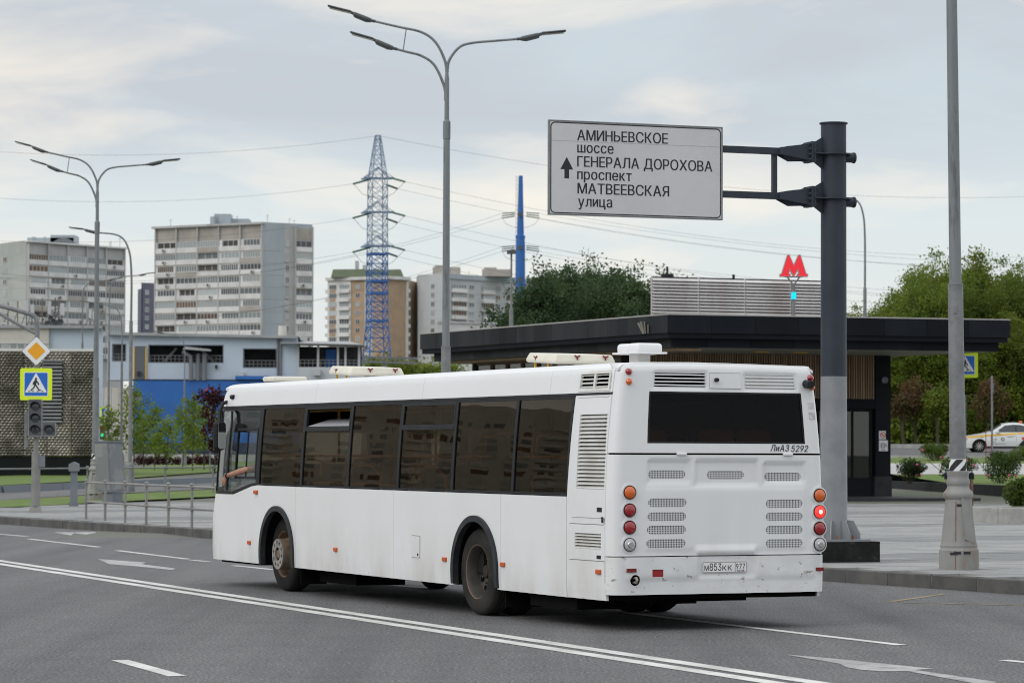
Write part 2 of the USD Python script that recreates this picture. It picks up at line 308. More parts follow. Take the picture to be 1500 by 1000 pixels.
# bus
usdkit.material(stage, '/World/Looks/bus_white', {
    'tc': ('texture_coordinate', {}), 'sp': ('separate_xyz', {}), 'n': ('noise_texture', {'scale': 1.1, 'detail': 6, 'roughness': .6}), 'mp': ('mapping', {'scale': (2.5, 1.2, .5)}),
    'gz': ('map_range', {'from_min': .3, 'from_max': 1.0, 'to_min': .80, 'to_max': .10, 'clamp': True}), 'r': ('rgb_ramp', {'ramp': [(.42, (0, 0, 0)), (.75, (1, 1, 1))]}), 'mu': ('math', {'math_type': 'multiply'}),
    'n2': ('noise_texture', {'scale': 7, 'detail': 8, 'roughness': .7}), 'r2': ('rgb_ramp', {'ramp': [(.62, (0, 0, 0)), (.68, (1, 1, 1))]}), 'gz2': ('map_range', {'from_min': .34, 'from_max': .62, 'to_min': .5, 'to_max': 0.0, 'clamp': True}), 'mu2': ('math', {'math_type': 'multiply'}),
    'c': ('mix_color', {'a': (.73, .735, .745), 'b': (.46, .43, .38)}), 'c2': ('mix_color', {'b': (.20, .185, .155)}), 'p': ('principled_bsdf', {'roughness': .32, 'specular_ior_level': .5, 'coat_weight': .15, 'coat_roughness': .15}),
    'n3': ('noise_texture', {'scale': 1.6, 'detail': 2}), 'b': ('bump', {'strength': .18, 'distance': .02})},
    [('tc.object', 'sp.vector'), ('tc.object', 'mp.vector'), ('mp.vector', 'n.vector'), ('n.fac', 'r.fac'), ('sp.z', 'gz.value'), ('gz.result', 'mu.value1'), ('r.color', 'mu.value2'), ('mu.value', 'c.fac'),
     ('tc.object', 'n2.vector'), ('n2.fac', 'r2.fac'), ('sp.z', 'gz2.value'), ('gz2.result', 'mu2.value1'), ('r2.color', 'mu2.value2'), ('c.result', 'c2.a'), ('mu2.value', 'c2.fac'), ('c2.result', 'p.base_color'),
     ('tc.object', 'n3.vector'), ('n3.fac', 'b.height'), ('b.normal', 'p.normal')], surface='p.BSDF')
M('bus_bumper', (.70, .705, .71), .4, (.64, .64, .64), 2, c3=(.26, .24, .21), s3=7.0, lo3=.615, hi3=.66, stretch=(1.4, 1, 2.4), bump=.2, bscale=9, bdist=.01)
M('bus_louvre', (.70, .70, .68), .5, (.60, .58, .54), 3)
M('bus_hatch', (.66, .63, .54), .5, (.58, .55, .46), 3)
M('black_trim', (.010, .011, .013), .5, (.017, .017, .019), 3, spec=.22)
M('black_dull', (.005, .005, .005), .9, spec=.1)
M('arch_rubber', (.014, .017, .022), .5, (.022, .024, .027), 4, spec=.35, c3=(.04, .038, .034), s3=3, lo3=.5, hi3=.75)
M('tyre', (.017, .0165, .016), .8, (.032, .030, .028), 3.5, spec=.2, c3=(.050, .046, .041), s3=2.0, lo3=.45, hi3=.75, bump=.2, bscale=30)
M('tyre_dark', (.010, .010, .011), .8, (.020, .019, .018), 4, spec=.2)
M('rim_grey', (.045, .043, .041), .6, (.075, .068, .06), 4, spec=.3)
M('rim_rust', (.17, .135, .10), .65, (.11, .062, .035), 6, c3=(.20, .14, .08), s3=9, lo3=.5, hi3=.65)
M('hub_steel', (.36, .34, .31), .5, (.24, .215, .19), 7, metal=.35)
M('rim_edge_rust', (.22, .12, .06), .7, (.12, .07, .04), 8)
pane('bus_glass', (.43, .385, .32), .055, 0.0, wav=.016, wscale=2.4, gcol=(.85, .71, .57))
pane('cab_glass', (.86, .88, .87), .04, 0.0)
pane('rear_glass', (.48, .43, .38), .012, 0.0, gcol=(.8, .8, .85))
M('lamp_red', (.27, .008, .012), .12, coat=1.0)
M('lamp_red_dim', (.16, .01, .012), .25)
M('lamp_orange', (.62, .115, .012), .15, coat=1.0)
M('marker_orange', (.50, .085, .015), .3)
M('lamp_clear', (.42, .43, .44), .15, coat=1.0)
emit('lamp_red_on', (1.0, .035, .03), 1.1)
emit('lamp_glow', (1.0, .40, .32), 2.2)
M('seat_fabric', (.015, .017, .024), .9, spec=.2)
M('seat_ochre', (.42, .19, .06), .7)
M('rail_yellow', (.78, .43, .02), .35)
M('interior_dark', (.016, .015, .014), .85, spec=.15)
M('interior_light', (.035, .034, .032), .7)
M('flap_grey', (.42, .42, .45), .5)
M('plate_white', (.75, .75, .74), .4)
M('ink_black', (.012, .012, .014), .5)
M('chrome', (.55, .55, .55), .2, metal=1.0)
M('mirror_face', (.22, .23, .24), .03, metal=1.0)
# person
M('skin', (.38, .20, .13), .5, (.33, .16, .10), 12)
M('shirt', (.12, .15, .19), .85)
M('hair', (.03, .022, .018), .6)
# metals
M('galvanised', (.215, .222, .228), .55, (.17, .178, .185), 3, metal=.15, c3=(.15, .155, .16), s3=9, lo3=.5, hi3=.7)
M('lamp_pole_paint', (.185, .20, .21), .5, (.155, .17, .18), 2, bump=.12, bscale=14, c3=(.105, .115, .125), s3=6, lo3=.54, hi3=.64, stretch=(1, 1, .16))
M('cast_base', (.255, .253, .245), .65, (.205, .203, .196), 3, c3=(.25, .145, .07), s3=3.4, lo3=.56, hi3=.70, stretch=(1, 1, .45), bump=.3, bscale=20)
M('luminaire_grey', (.075, .082, .086), .5)
M('luminaire_glass', (.52, .50, .44), .25)
M('gantry_dark', (.034, .042, .057), .5, (.028, .035, .048), 2, spec=.3, c3=(.06, .057, .05), s3=1.4, lo3=.66, hi3=.78)
M('gantry_pale', (.25, .262, .278), .5, (.205, .215, .232), 2)
M('concrete_black', (.010, .010, .010), .8, (.018, .018, .018), 5, spec=.2, c3=(.10, .10, .095), s3=5, lo3=.62, hi3=.74, bump=.6, bscale=9, bdist=.03)
M('sign_white', (.56, .555, .57), .45, (.52, .515, .53), 1.0)
M('sticker_residue', (.42, .42, .41), .6, (.62, .62, .61), 16)
M('sign_back', (.12, .125, .13), .5)
M('sign_lime', (.68, .86, .015), .5)
M('sign_blue', (.012, .13, .52), .4)
M('sign_face', (.76, .77, .78), .4)
M('sign_amber', (.80, .36, .012), .4)
M('sign_red', (.62, .035, .04), .45)
M('signal_body', (.09, .092, .095), .5)
M('signal_lens', (.035, .045, .055), .2, coat=.6)
M('signal_visor', (.02, .02, .022), .5)
M('rail_metal', (.235, .232, .222), .45, (.20, .195, .185), 3, metal=.2)
M('cabinet_grey', (.155, .172, .195), .5, (.135, .15, .17), 3)
M('cabinet_worn', (.165, .175, .185), .6, (.215, .222, .225), 1.2, lo=.5, hi=.53)
# architecture
M('metro_black', (.0065, .0085, .0125), .6, (.0095, .0115, .015), .8, coord='geo', rnd=.25, spec=.12)
M('metro_side', (.015, .017, .020), .6, (.025, .027, .030), .7, coord='geo', rnd=.35, spec=.15, c3=(.036, .036, .036), s3=.5, lo3=.55, hi3=.75, stretch=(1, 1, .2))
M('metro_soffit', (.30, .29, .27), .6)
M('roof_edge', (.36, .35, .34), .5)
M('old_batten', (.24, .22, .19), .7)
M('timber_slat', (.29, .20, .125), .6, (.22, .15, .09), 6, stretch=(1, 1, .1), rnd=.25)
M('slat_steel', (.66, .64, .63), .4, (.52, .46, .45), .5, metal=.3, coord='geo', stretch=(1, 1, .1), rnd=.08)
M('slat_backing', (.03, .03, .033), .7, spec=.15)
pane('shop_glass', (.50, .56, .55), .06)
M('metro_interior', (.016, .016, .016), .8)
emit('metro_red', (.84, .022, .04), .24)
emit('cyan_panel', (.0, .55, .75), .85)
M('m_edge', (.30, .30, .30), .5)
usdkit.material(stage, '/World/Looks/hammered', {
    'tc': ('geometry', {}), 'mp': ('mapping', {'scale': (1.0, 1.0, 1.55)}), 'v': ('voronoi_texture', {'scale': 9.0, 'randomness': .8}), 'n': ('noise_texture', {'scale': .45, 'detail': 3}),
    'b': ('bump', {'strength': .25, 'distance': .03}), 'r': ('rgb_ramp', {'ramp': [(.35, (.19, .185, .15)), (.65, (.36, .325, .29))]}), 'oi': ('object_info', {}), 'mr': ('map_range', {'to_min': .38, 'to_max': .95}), 'hs': ('hsv', {}),
    'p': ('principled_bsdf', {'metallic': .95, 'roughness': .22})},
    [('tc.position', 'mp.vector'), ('mp.vector', 'v.vector'), ('v.distance', 'b.height'), ('b.normal', 'p.normal'), ('tc.position', 'n.vector'), ('n.fac', 'r.fac'), ('r.color', 'hs.color'), ('oi.random', 'mr.value'), ('mr.result', 'hs.value'), ('hs.color', 'p.base_color')], surface='p.BSDF')
M('plinth_black', (.006, .009, .009), .6, spec=.15)
M('trim_white', (.62, .62, .6), .5)
M('wall_white', (.52, .55, .58), .7, (.45, .48, .51), .25, coord='geo', c3=(.30, .26, .22), s3=.35, lo3=.66, hi3=.8, stretch=(1, 1, .3))
M('wall_pale_blue', (.46, .53, .62), .7, (.42, .49, .58), .2, coord='geo')
M('wall_cream', (.56, .54, .49), .7, (.48, .46, .42), .3, coord='geo')
M('wall_blue', (.018, .125, .42), .6, (.02, .11, .37), .3, coord='geo')
M('wall_navy', (.02, .035, .075), .6)
M('roof_sheet', (.34, .35, .36), .5, (.27, .28, .29), .3, coord='geo')
M('opening_dark', (.018, .02, .024), .8, (.05, .05, .055), .5, coord='geo')
M('duct_grey', (.15, .16, .175), .5)
M('panel_grey', (.105, .118, .14), .6)
M('block_wall', (.46, .46, .455), .85, (.38, .38, .375), .15, coord='geo', c3=(.25, .22, .19), s3=.25, lo3=.6, hi3=.8, stretch=(1, 1, .35))
M('block_parapet', (.64, .635, .625), .8, (.55, .545, .535), .35, coord='geo', rnd=.08)
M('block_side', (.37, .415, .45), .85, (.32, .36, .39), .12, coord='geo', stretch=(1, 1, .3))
M('block_stain', (.39, .36, .33), .85, (.32, .295, .27), .3, coord='geo')
M('block_pale', (.46, .475, .485), .85, (.40, .415, .42), .15, coord='geo', stretch=(1, 1, .3))
M('block_green', (.42, .44, .415), .85, (.36, .38, .36), .12, coord='geo')
M('brick_tan', (.40, .285, .19), .85, (.34, .245, .165), .3, coord='geo')
M('roof_green', (.085, .105, .055), .7, (.065, .085, .045), .2, coord='geo')
M('wall_purple', (.125, .128, .175), .8, (.105, .108, .15), .2, coord='geo')
M('far_window_pale', (.40, .43, .44), .25, rnd=.25)
M('far_window', (.10, .112, .122), .15, rnd=.5)
M('far_window_light', (.27, .30, .31), .2, rnd=.35)
M('far_window_warm', (.12, .075, .05), .4, rnd=.3)
M('window_frame', (.50, .50, .50), .6, rnd=.2)
M('loggia_dark', (.07, .065, .06), .8, rnd=.3)
M('pylon_blue', (.03, .12, .36), .55, (.035, .12, .34), .2)
M('pylon_pale', (.19, .26, .37), .55)
M('tube_blue', (.018, .115, .39), .45)
M('insulator', (.035, .10, .075), .3)
M('cable', (.045, .047, .05), .6)
M('bark', (.075, .058, .042), .9, (.05, .04, .03), 8)
leafmat('leaf_forest', (.11, .18, .020), (.25, .30, .034))
leafmat('leaf_bright', (.125, .205, .024), (.225, .29, .038))
leafmat('leaf_dark', (.060, .110, .045), (.105, .165, .06))
leafmat('leaf_sapling', (.16, .26, .03), (.27, .35, .045))
leafmat('leaf_dry', (.15, .075, .035), (.13, .11, .035), rnd=.3)
leafmat('leaf_purple', (.045, .010, .016), (.075, .018, .022))
leafmat('leaf_shrub', (.07, .12, .018), (.13, .19, .03))
leafmat('leaf_rose', (.045, .085, .02), (.09, .14, .03))
M('petal_pink', (.55, .06, .18), .6)
# taxi
M('car_white', (.66, .68, .68), .25, coat=.8)
M('car_yellow', (.75, .42, .03), .3, coat=.5)
M('car_orange', (.72, .25, .02), .3, coat=.5)
M('car_black', (.02, .02, .022), .35)
M('car_glass', (.03, .035, .04), .06, coat=.6)
M('alloy', (.42, .42, .42), .35, metal=.7)
M('bin_brown', (.13, .075, .05), .6, (.09, .055, .04), 5)
emit('signal_green', (.05, .60, .28), .5)
# ------------------------------------------------------------------ ground, road, pavement
K0 = G(1500, 851, .17); K1 = G(0, 757, .17)
KD = (K1 - K0) / np.linalg.norm(K1 - K0); KN = np.array([KD[1], -KD[0], 0.0])          # along the kerb, and away from the road
KA = math.atan2(KD[1], KD[0])
def kb(a, b, z=0.0): return K0 + KD * a + KN * b + np.array([0, 0, z - K0[2]])
def kbc(P): d = np.asarray(P, float) - K0; return d @ KD, d @ KN
def smooth(x): x = np.clip(x, 0, 1); return x * x * (3 - 2 * x)
def xwall(y): return 16.2 - (y - 126.5) * .124
def zright(y): return np.interp(y, [100, 112, 120, 128, 136, 143, 150, 160, 170, 260, 600], [.58, .6, .66, .9, 1.35, 1.7, 1.9, 2.1, 2.25, 3.2, 4.5])
def zter(x, y):
    x, y = np.asarray(x, float), np.asarray(y, float)
    zl = .17 + .006 * np.clip(y - 90, 0, 900)
    m = (x > xwall(y)) & (y > 111)
    return np.where(m, np.maximum(zright(y), .17), zl)
xs = np.r_[-3000, -1200, -500, np.arange(-220, 221, 8), 500, 1200, 3000]; ys = np.r_[-3000, -600, np.arange(-100, 420, 8), 520, 700, 1000, 1600, 3000]
XX, YY = np.meshgrid(xs, ys, indexing='ij')
bb = (XX - K0[0]) * KN[0] + (YY - K0[1]) * KN[1]
zg = np.where(bb < 3, -.06, .17 + .006 * np.clip(YY - 90, 0, 900) - .05)
i, j = np.meshgrid(np.arange(len(xs) - 1), np.arange(len(ys) - 1), indexing='ij'); n_ = len(ys)
solo('ground', (np.stack([XX, YY, zg], -1).reshape(-1, 3), np.stack([i * n_ + j, (i + 1) * n_ + j, (i + 1) * n_ + j + 1, i * n_ + j + 1], -1).reshape(-1, 4)), 'ground', kind='structure', smooth=True)

def sheet(pts, zoff, du=4.0, terr=None):         # a polygon laid on the terrain
    pg = Polygon([(p[0], p[1]) for p in pts]); V, F = tess(pg, du, du)
    z = (terr or zter)(V[:, 0], V[:, 1]) + zoff
    return np.column_stack([V, z]), F
road = thing('road', kind='structure')
rp = [kb(-75, -.02)[:2], kb(110, -.02)[:2], kb(110, -60)[:2], kb(-75, -60)[:2]]
part(road, 'asphalt_surface', sheet(rp, 0, 5.0, lambda x, y: 0 * x), 'asphalt')
def strip(P, Q, w, z=.004):
    P, Q = np.asarray(P, float), np.asarray(Q, float); d = (Q - P) / np.linalg.norm(Q - P); n = np.array([-d[1], d[0], 0]) * w / 2
    L = np.linalg.norm(Q - P); k = max(1, int(L / 2)); V = []
    for t in np.linspace(0, 1, k + 1): V += [P + (Q - P) * t - n, P + (Q - P) * t + n]
    V = np.array(V); V[:, 2] = z
    return V, np.array([[2 * i_, 2 * i_ + 2, 2 * i_ + 3, 2 * i_ + 1] for i_ in range(k)])
def line(p, q, w, mat='road_paint', name='lane_line', ext=(0, 0)):
    P, Q = G(*p), G(*q); d = (Q - P) / np.linalg.norm(Q - P)
    part(road, name, strip(P - d * ext[0], Q + d * ext[1], w), mat)
A_, B_ = G(0, 823.5), G(1000, 975); RD = (B_ - A_) / np.linalg.norm(B_ - A_); RN = np.array([-RD[1], RD[0], 0])
for s_ in (-.155, .165): part(road, 'double_line', strip(A_ - RD * 60 + RN * s_, B_ + RD * 14 + RN * s_, .185), 'road_paint')
line((1000, 907), (1320, 944.5), .13, ext=(1.6, 0))
line((575, 857), (640, 862), .13); line((343, 828), (400, 834), .13); line((280, 820), (306, 822.4), .13); line((172, 806), (275, 818.6), .13)
line((42, 789), (145, 801), .13); line((0, 782), (40, 785.5), .13, ext=(4, 0)); line((1470, 966.5), (1500, 969.5), .13, ext=(0, 5))
line((175, 966.5), (260, 990), .15)
line((1304, 881), (1382, 870), .09, 'yellow_paint', 'yellow_line'); line((1325, 882.5), (1500, 886.5), .08, 'yellow_paint', 'yellow_line', (0, 6))
def flat(pts, mat, name): 
    pg = Polygon([tuple(G(*p)[:2]) for p in pts]).buffer(0); pg = max(getattr(pg, 'geoms', [pg]), key=lambda g: g.area)
    v, f = trimesh.creation.triangulate_polygon(pg, engine='earcut'); v = np.asarray(v)
    part(road, name, (np.column_stack([v, np.full(len(v), .004)]), f), mat)
flat([(143, 818.5), (214, 823.5), (207, 826), (257, 832.5), (252, 834.5), (190, 828.3), (160, 826)], 'faded_paint', 'lane_arrow')
flat([(78, 779.2), (140, 779), (141, 782), (128, 783), (108, 780.5), (104, 784)], 'faded_paint', 'lane_arrow')
flat([(118, 784), (130, 783.6), (132, 785.4), (122, 785.4)], 'faded_paint', 'lane_arrow')
flat([(1150, 958.5), (1216, 964), (1368, 979.5), (1340, 981), (1462, 999), (1440, 1003), (1330, 983), (1290, 983), (1262, 981), (1240, 977), (1230, 972)], 'faded_paint', 'lane_arrow')

# pavement of slabs in rows across it, kerb of long stones
pv = thing('pavement', kind='structure')
rng = np.random.default_rng(7)
PEND = 40.0
pave_pg = [kb(-70, .16)[:2], kb(52, .16)[:2]] + [GL(-60, 745)[:2] + np.array([-8, 4]), GL(0, 743)[:2], GL(127, 737)[:2], GL(315, 727)[:2], np.array([-2, 104.]), np.array([10, 130.]), np.array([19, 130.]), np.array([19, 111.5]), np.array([80, 111.5]), np.array([80, 20.])]
pave_pg = Polygon([tuple(p) for p in pave_pg]).buffer(0)
part(pv, 'bedding', sheet(list(pave_pg.exterior.coords), -.025, 5.0, lambda x, y: .17 + 0 * x), 'joint')
SLW, SLD = 1.2, .6                          # across the pavement, along the kerb
near, rest = [], {'paving_a': MB(), 'paving_b': MB(), 'paving_c': MB()}
pk = Polygon([kbc((*p, .17)) for p in pave_pg.exterior.coords]).buffer(-.02); shapely.prepare(pk)
tone, left_, cur = {}, 0, 'paving_a'
for r_ in range(-100, 130):
    if left_ <= 0: cur = {'paving_a': ['paving_b', 'paving_c'], 'paving_b': ['paving_a', 'paving_c'], 'paving_c': ['paving_a', 'paving_b']}[cur][rng.integers(2)]; left_ = int(rng.integers(2, 7))
    tone[r_] = cur; left_ -= 1
def slab(a, b, dz): 
    m = MB().box((0, 0, -.02), (SLD - .012, SLW - .012, .04)); m.V[0][4:, :2] *= np.array([.992, .996])
    return m.xf(rotz(KA), kb(a, b, .17 + dz))
for r_ in range(-100, 130):
    for c_ in range(0, 60):
        a, b = (r_ + .5) * SLD, .165 + (c_ + .5 + .5 * (r_ % 2)) * SLW
        if not shapely.contains_xy(pk, a, b): continue
        m = tone[r_] if rng.random() < .92 else 'paving_a'; dz = rng.normal() * .0015
        P = kb(a, b); px = 750 + FPX * P[0] / P[1]
        if b < 7.2 and -1.8 < a < 20 and px > 1180 and len(near) < 295: near.append((slab(a, b, dz), m))
        elif abs(P[0]) < P[1] * .25 + 12: s_ = slab(a, b, dz); rest[m].add(s_.V[0], BOXF[2:])
for s_, m in near: part(pv, 'paving_slab', s_, m)
for m, mb in rest.items(): part(pv, 'far_paving_slabs', mb, m, kind='stuff')
kerb = thing('kerb', kind='structure')
a = -28.0; kk = 0
while a < 52:
    L = 1.0 + .0 * kk
    part(kerb, 'kerb_stone', MB().poly(Polygon([(0, -.02), (.15, -.02), (.15, .185), (.02, .185), (.004, .17)]), L - .018, kb(a, rng.normal() * .002), KN, (0, 0, 1), KD), 'kerb_stone')
    a += L; kk += 1
part(kerb, 'mortar', MB().box((40, -.078, .08), (80 * 2, .13, .165)).xf(rotz(KA), kb(-28, 0) * [1, 1, 0]), 'kerb_joint')

# verge, second road, guard kerb and lawn on the left
def band(name, lo, hi, mat, zo, kind='structure', du=6.0):   # lo, hi: picture rows at x = 0, 127 and 315
    ext = []
    for rows in (lo, hi):
        p = [GL(x, y)[:2] for x, y in zip((0, 127, 315), rows)]
        p = [p[0] + (p[0] - p[2]) * 2.2] + p + [p[2] + (p[2] - p[0]) / np.linalg.norm(p[2] - p[0]) * 26]; ext.append(p)
    pg = ext[0] + ext[1][::-1]
    zl = lambda x, y: .17 + .006 * np.clip(y - 90, 0, 900)
    V, F = tess(Polygon([tuple(p) for p in pg]).buffer(0), du, du)
    return solo(name, (np.column_stack([V, zl(V[:, 0], V[:, 1]) + zo]), F), mat, kind=kind)
band('grass_verge', (743, 737, 727), (733, 725.5, 717), 'lawn', .012)
band('service_road', (731, 723, 714.5), (714, 708, 701), 'asphalt', -.03)
band('grass_lawn', (711, 704.5, 691), (697, 693, 671), 'lawn', .014)
band('far_footway', (712, 706, 703), (710, 704, 692), 'light_kerb', .006)
# ------------------------------------------------------------------ the bus; local frame: x across from its left side, y forward from its tail, z up
BX, BY, BPSI = .9931, 30.0504, .4407
bus = thing('city_bus', 'dusty white low-floor city bus seen from behind, brake light lit, on the road', 'bus', (BX, BY, 0), BPSI)
BR = rotz(BPSI)
def b2w(v, u, z): return np.array([BX, BY, 0]) + BR @ np.array([v, u, z], float)
def w2b(P): return BR.T @ (np.asarray(P, float) - [BX, BY, 0])
W, LEN = 2.5, 11.95
def ins(z): q = np.clip((np.asarray(z, float) - 1.3) / 1.08, 0, 1); return np.interp(z, [.28, .45, 2.38, 2.60, 2.64, 2.68, 2.705], [.012, 0, 0, .03, .045, .08, .17]) + .020 * q + .050 * q * q
def rake(z): return np.interp(z, [0, .9, 1.25, 2.44, 2.56, 2.66, 2.75], [0, 0, .13, .24, .30, .40, .55])
def front(u, z): return u - np.clip((u - 10.0) / 1.85, 0, 1.1) * (rake(z) - .23 - .07 * (np.asarray(z) > 2.3))
def left(u, z, t):
    du = np.clip(u - 11.55, 0, .298); v = ins(z) + .3 - np.sqrt(.09 - du * du)
    r = np.clip(.13 - u, 0, .13); 
    return np.stack([v + t + 0 * u, front(u, z), z], -1)
def right(u, z, t):
    p = left(u, z, t); p[:, 0] = W - p[:, 0]; return p
def roofmap(s, u, t):                      # s along the arc from left to right
    x = np.interp(s, [0, .06, .2, .6, 1.25, 1.9, 2.3, 2.44, 2.5], [.115, .15, .26, .62, 1.25, 1.88, 2.24, 2.35, 2.385])
    z = np.interp(s, [0, .06, .2, .6, 1.25, 1.9, 2.3, 2.44, 2.5], [2.64, 2.675, 2.70, 2.715, 2.722, 2.715, 2.70, 2.675, 2.64])
    z = z - .022 * smooth((.5 - u) / .42) * smooth((z - 2.64) / .1)
    return np.stack([x, front(u, z), z - t], -1)
def arch(c, r=.565, z=.49): return unary_union([Point(c, z).buffer(r, quad_segs=16), sbox(c - r, -.2, c + r, z)])
RA, FA = 3.26, 9.36                        # axles
botz = lambda u: .30 + .0035 * u
# left side skins
low = Polygon([(1.0, botz(1)), (11.83, botz(11.8)), (11.83, 1.22), (10.95, 1.22), (10.30, 1.335), (10.10, 1.35), (1.0, 1.335)])
low = low.difference(arch(RA)).difference(arch(FA))
for k_, (u0, u1) in enumerate(((1.0, 2.60), (2.60, 5.55), (5.55, 8.72), (8.72, 11.83))):
    part(bus, 'side_panel', skin(low.intersection(sbox(u0 + .003, 0, u1 - .003 * (u1 < 11)  , 2)), left, .12, .1), 'bus_white', 30)
def slats(u0, u1, z0, z1, n, fm, depth=.035, tilt=.6):      # louvre blades leaning outwards at the bottom
    m = MB(); p = (z1 - z0) / n
    for k in range(n):
        zc = z0 + (k + .5) * p; U = np.array([u0, u1, u1, u0] * 2); Z = np.array([zc - p * .42, zc - p * .42, zc - p * .30, zc - p * .30, zc + p * .30, zc + p * .30, zc + p * .42, zc + p * .42])
        T = np.array([-.004, -.004, -.004, -.004, depth, depth, depth, depth]) ; T[:2] += .0; q = fm(U, Z, 0.0)
        q[:, 0] += T * (1 if q[0, 0] < 1.25 else -1)
        m.hexa(q[[0, 1, 2, 3, 4, 5, 6, 7]])
    return m
# rear quarter panel with its louvred doors
quarter = Polygon([(.12, .305), (.992, .305), (.992, 1.34), (.925, 2.372), (.12, 2.372)])
D1, D2 = sbox(.10, 1.13, .875, 2.345), sbox(.13, .70, .935, 1.06)
H1, H2 = sbox(.135, 1.42, .775, 2.175), sbox(.21, .815, .80, .97)
part(bus, 'quarter_panel', skin(quarter.difference(D1.intersection(quarter).buffer(.004, join_style=2)).difference(D2.buffer(.006, join_style=2)), left, .08, .08), 'bus_white', 30)
d1 = part(bus, 'engine_door', skin(D1.intersection(sbox(.12, 0, 3, 3)).difference(H1), lambda u, z, t: left(u, z, t - .004), .08, .08), 'bus_white', 30)
for k in range(19):
    z0 = 1.42 + k * .0397; part(d1, 'louvre_slat', slats(.135, .775, z0, z0 + .0397, 1, left), 'bus_louvre')
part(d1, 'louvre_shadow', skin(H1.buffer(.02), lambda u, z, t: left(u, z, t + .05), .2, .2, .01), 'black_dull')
d2 = part(bus, 'lower_hatch', skin(D2.difference(H2), lambda u, z, t: left(u, z, t - .004), .1, .1), 'bus_white', 30)
for k in range(5):
    z0 = .815 + k * .031; part(d2, 'louvre_slat', slats(.21, .80, z0, z0 + .031, 1, left), 'bus_louvre')
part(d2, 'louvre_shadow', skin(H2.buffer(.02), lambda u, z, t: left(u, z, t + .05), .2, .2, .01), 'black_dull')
part(d1, 'latch', MB().box2((-.006, .19, 1.19), (.004, .30, 1.235)), 'black_trim'); part(d1, 'lock', MB().cyl((-.02, .17, 1.13), (.0, .17, 1.13), .014).box((-.012, .17, 1.10), (.012, .02, .03)), 'rim_grey')
part(d2, 'latch', MB().box2((-.008, .21, .72), (.004, .30, .755)), 'black_trim')
# glazed band: dark frame with a hole for each window
band_ = Polygon([(.995, 1.342), (10.10, 1.357), (10.30, 1.342), (10.95, 1.227), (11.83, 1.227), (11.83, 2.374), (.93, 2.374), (.995, 1.342)])
WINS = [(1.02, 2.29), (2.35, 3.87), (3.94, 5.42), (5.49, 6.96), (7.03, 8.51), (8.58, 10.04)]
holes = [Polygon([(a, 1.372), (b, 1.372), (b - .02, 2.345), (a - .02, 2.345)]) for a, b in WINS]
cab = Polygon([(10.16, 1.385), (10.33, 1.372), (10.99, 1.262), (11.62, 1.262), (11.62, 2.335), (10.14, 2.335)])
part(bus, 'window_surround', skin(band_.difference(unary_union(holes + [cab])), left, .12, .1), 'black_trim', 30)
def framed(parent, pg, w, name='window_frame', t0=-.002, th=.03, mat='black_trim'):
    return part(parent, name, skin(pg.difference(pg.buffer(-w, join_style=2)), lambda u, z, t: left(u, z, t + t0), .2, .2, th), mat, 30)
for i_, ((a, b), h) in enumerate(zip(WINS, holes)):
    if i_ in (2, 4):                        # fixed lower pane and a hinged vent above
        lo = h.intersection(sbox(0, 0, 12, 2.045)); hi = h.intersection(sbox(0, 2.075, 12, 3))
        w_ = part(bus, 'window', skin(lo, lambda u, z, t: left(u, z, t + .012), .25, .12, .005), 'bus_glass', 30)
        part(w_, 'transom', skin(h.intersection(sbox(0, 2.045, 12, 2.075)), lambda u, z, t: left(u, z, t - .006), .25, .1, .035), 'black_trim', 30)
        f_ = framed(w_, hi, .028)
        vent = hi.buffer(-.028, join_style=2)
        if i_ == 2: part(w_, 'vent_pane', skin(vent, lambda u, z, t: left(u, z, t + .012), .25, .1, .005), 'bus_glass', 30)
        else:                               # tipped inwards: its upper face catches the sky
            q = [left(np.array([u]), np.array([z]), t)[0] for u, z, t in ((a + .03, 2.105, .03), (b - .05, 2.105, .03), (b - .05, 2.19, .30), (a + .03, 2.19, .30))]
            part(w_, 'vent_pane', MB().hexa(np.array(q + [x + [0, 0, .006] for x in q])), 'flap_grey')
    else:
        part(bus, 'window', skin(h, lambda u, z, t: left(u, z, t + .012), .25, .12, .005), 'bus_glass', 30)
cw = part(bus, 'cab_window', skin(cab.difference(Polygon([(10.20, 1.46), (10.89, 1.46), (10.90, 2.06), (10.20, 2.06)])), lambda u, z, t: left(u, z, t + .012), .15, .12, .005), 'cab_glass', 30)
sl = Polygon([(10.17, 1.43), (10.94, 1.43), (10.94, 2.10), (10.17, 2.10)]); framed(cw, sl, .032, 'sliding_frame')
part(cw, 'sliding_pane', skin(sbox(10.20, 1.46, 10.56, 2.07), lambda u, z, t: left(u, z, t + .02), .2, .2, .005), 'cab_glass', 30)
part(cw, 'sliding_edge', skin(sbox(10.56, 1.46, 10.585, 2.07), lambda u, z, t: left(u, z, t + .012), .2, .2, .012), 'black_trim')
part(cw, 'mullion', skin(sbox(11.22, 1.27, 11.26, 2.33), lambda u, z, t: left(u, z, t + .004), .2, .2, .03), 'black_trim', 30)
